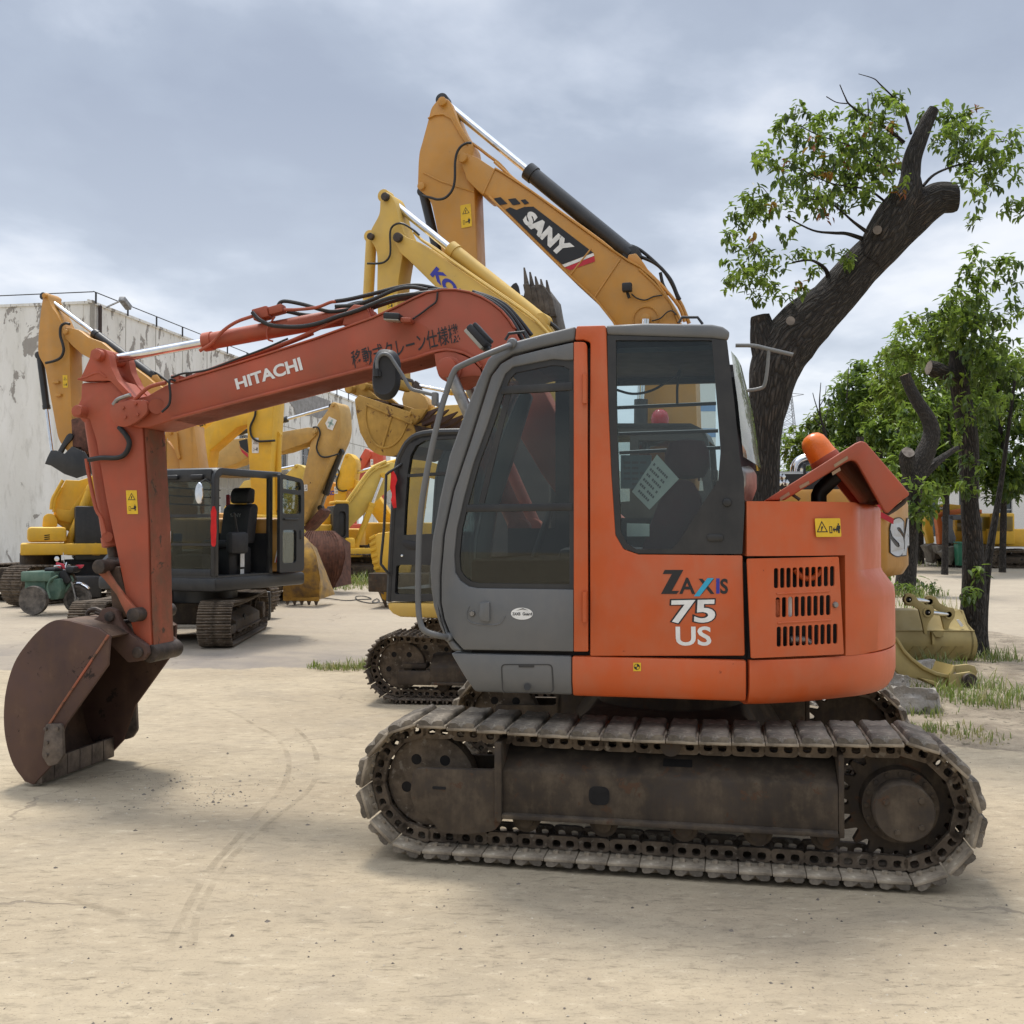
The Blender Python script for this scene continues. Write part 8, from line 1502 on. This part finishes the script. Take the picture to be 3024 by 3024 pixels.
# grit and scraps on the slab
rg_ = random.Random(12); m = MB()
for i in range(2200):
    px = rg_.uniform(-100, 3100); py = 1990 + (3060 - 1990) * rg_.random() ** 1.3
    if rg_.random() < .3: px = rg_.gauss(560, 220); py = rg_.gauss(2330, 40)
    p = gnd(px, py); s_ = rg_.uniform(.002, .007) * (2.2 if rg_.random() < .06 else 1); a = rg_.uniform(0, 6.28); q = [Vector((math.cos(a + t) * s_ * rg_.uniform(.6, 1.5), math.sin(a + t) * s_ * rg_.uniform(.6, 1.4), 0)) for t in (0, 1.6, 3.1, 4.7)]
    z0 = bumpy(p.x, p.y) - .013; top_ = p + Vector((0, 0, z0 + s_ * rg_.uniform(.5, 1.0))); o = len(m.v)
    m.mat(0 if rg_.random() < .6 else 1); m.raw([tuple(p + k_ + Vector((0, 0, z0))) for k_ in q] + [tuple(top_)], [(0, 1, 4), (1, 2, 4), (2, 3, 4), (3, 0, 4)])
gv_ = m.build('gravel', [rough_mat('grit_dark', (.08, .07, .06), (.2, .17, .14), 30, .95, .3), rough_mat('grit_pale', (.35, .3, .23), (.6, .53, .42), 30, .95, .3)], None, smooth=False); tag(gv_, 'loose grit and crumbs scattered on the slab', 'gravel', kind='stuff')
# tyre prints: strips of pressed dust following the traced curve
TR, tt, to = newmat('pressed_dust'); k = NT(tt); v = k.n('ShaderNodeTexCoord').outputs['Object']; uvn = k.n('ShaderNodeTexCoord').outputs['UV']; wv_ = k.n('ShaderNodeTexWave'); k.l(uvn, wv_.inputs['Vector']); wv_.inputs['Scale'].default_value = 12; wv_.inputs['Distortion'].default_value = 3
b = k.n('ShaderNodeBsdfDiffuse'); b.inputs[0].default_value = (.225, .185, .13, 1); tp = k.n('ShaderNodeBsdfTransparent'); mxs = k.n('ShaderNodeMixShader'); k.l(k.math('MULTIPLY', k.ramp(k.noise(v, 5, 6, .7), .42, .70), .34), mxs.inputs[0]); k.l(tp.outputs[0], mxs.inputs[1]); k.l(b.outputs[0], mxs.inputs[2]); k.l(mxs.outputs[0], to.inputs[0])
m = MB()
for pth, wq in (([(500, 2790), (545, 2690), (620, 2560), (700, 2470), (780, 2380), (840, 2310), (852, 2240), (820, 2180), (770, 2150), (700, 2110), (620, 2075)], .018), ([(565, 2790), (590, 2680), (680, 2530), (790, 2430), (900, 2340), (935, 2280), (930, 2215), (900, 2175), (870, 2150)], .018), ([(1050, 2068), (900, 2070), (760, 2058), (600, 2050), (430, 2052)], .015), ([(730, 2297), (830, 2302), (930, 2305), (1060, 2308)], .018), ([(170, 2635), (260, 2665), (340, 2690), (380, 2705)], .02)):
    pts = cr([gnd(a, b_) for a, b_ in pth], 8); row = []
    for i, p in enumerate(pts):
        t = (pts[min(i + 1, len(pts) - 1)] - pts[max(i - 1, 0)]).normalized(); s_ = Vector((-t.y, t.x, 0)) * wq * (1 + .3 * noise.noise(p * 3)); row += [p - s_, p + s_]
    m.raw([(q.x, q.y, -.012 + bumpy(q.x, q.y) + .006) for q in row], [[2 * i, 2 * i + 1, 2 * i + 3, 2 * i + 2] for i in range(len(pts) - 1)])
tr_ = m.build('tyre_prints', TR, None); tag(tr_, 'faint tyre prints curving across the dusty slab', 'tyre prints', kind='structure')
# loose cable on the ground by the black rounded cab
FCB = Fr(0, 0, 0); m = MB(); m.tube([p + Vector((0, 0, .012)) for p in [gnd(900, 1770), gnd(960, 1768), gnd(1020, 1775), gnd(1060, 1772), gnd(1096, 1770), gnd(1075, 1762), gnd(1050, 1764), gnd(1062, 1776), gnd(1100, 1783), gnd(1120, 1776), gnd(1112, 1770), gnd(1100, 1780), gnd(1140, 1782), gnd(1300, 1785)]], .012, 6, 5); o = m.build('cable', RUBBER); tag(o, 'loose black cable looped on the ground left of the black rounded cab', 'cable')
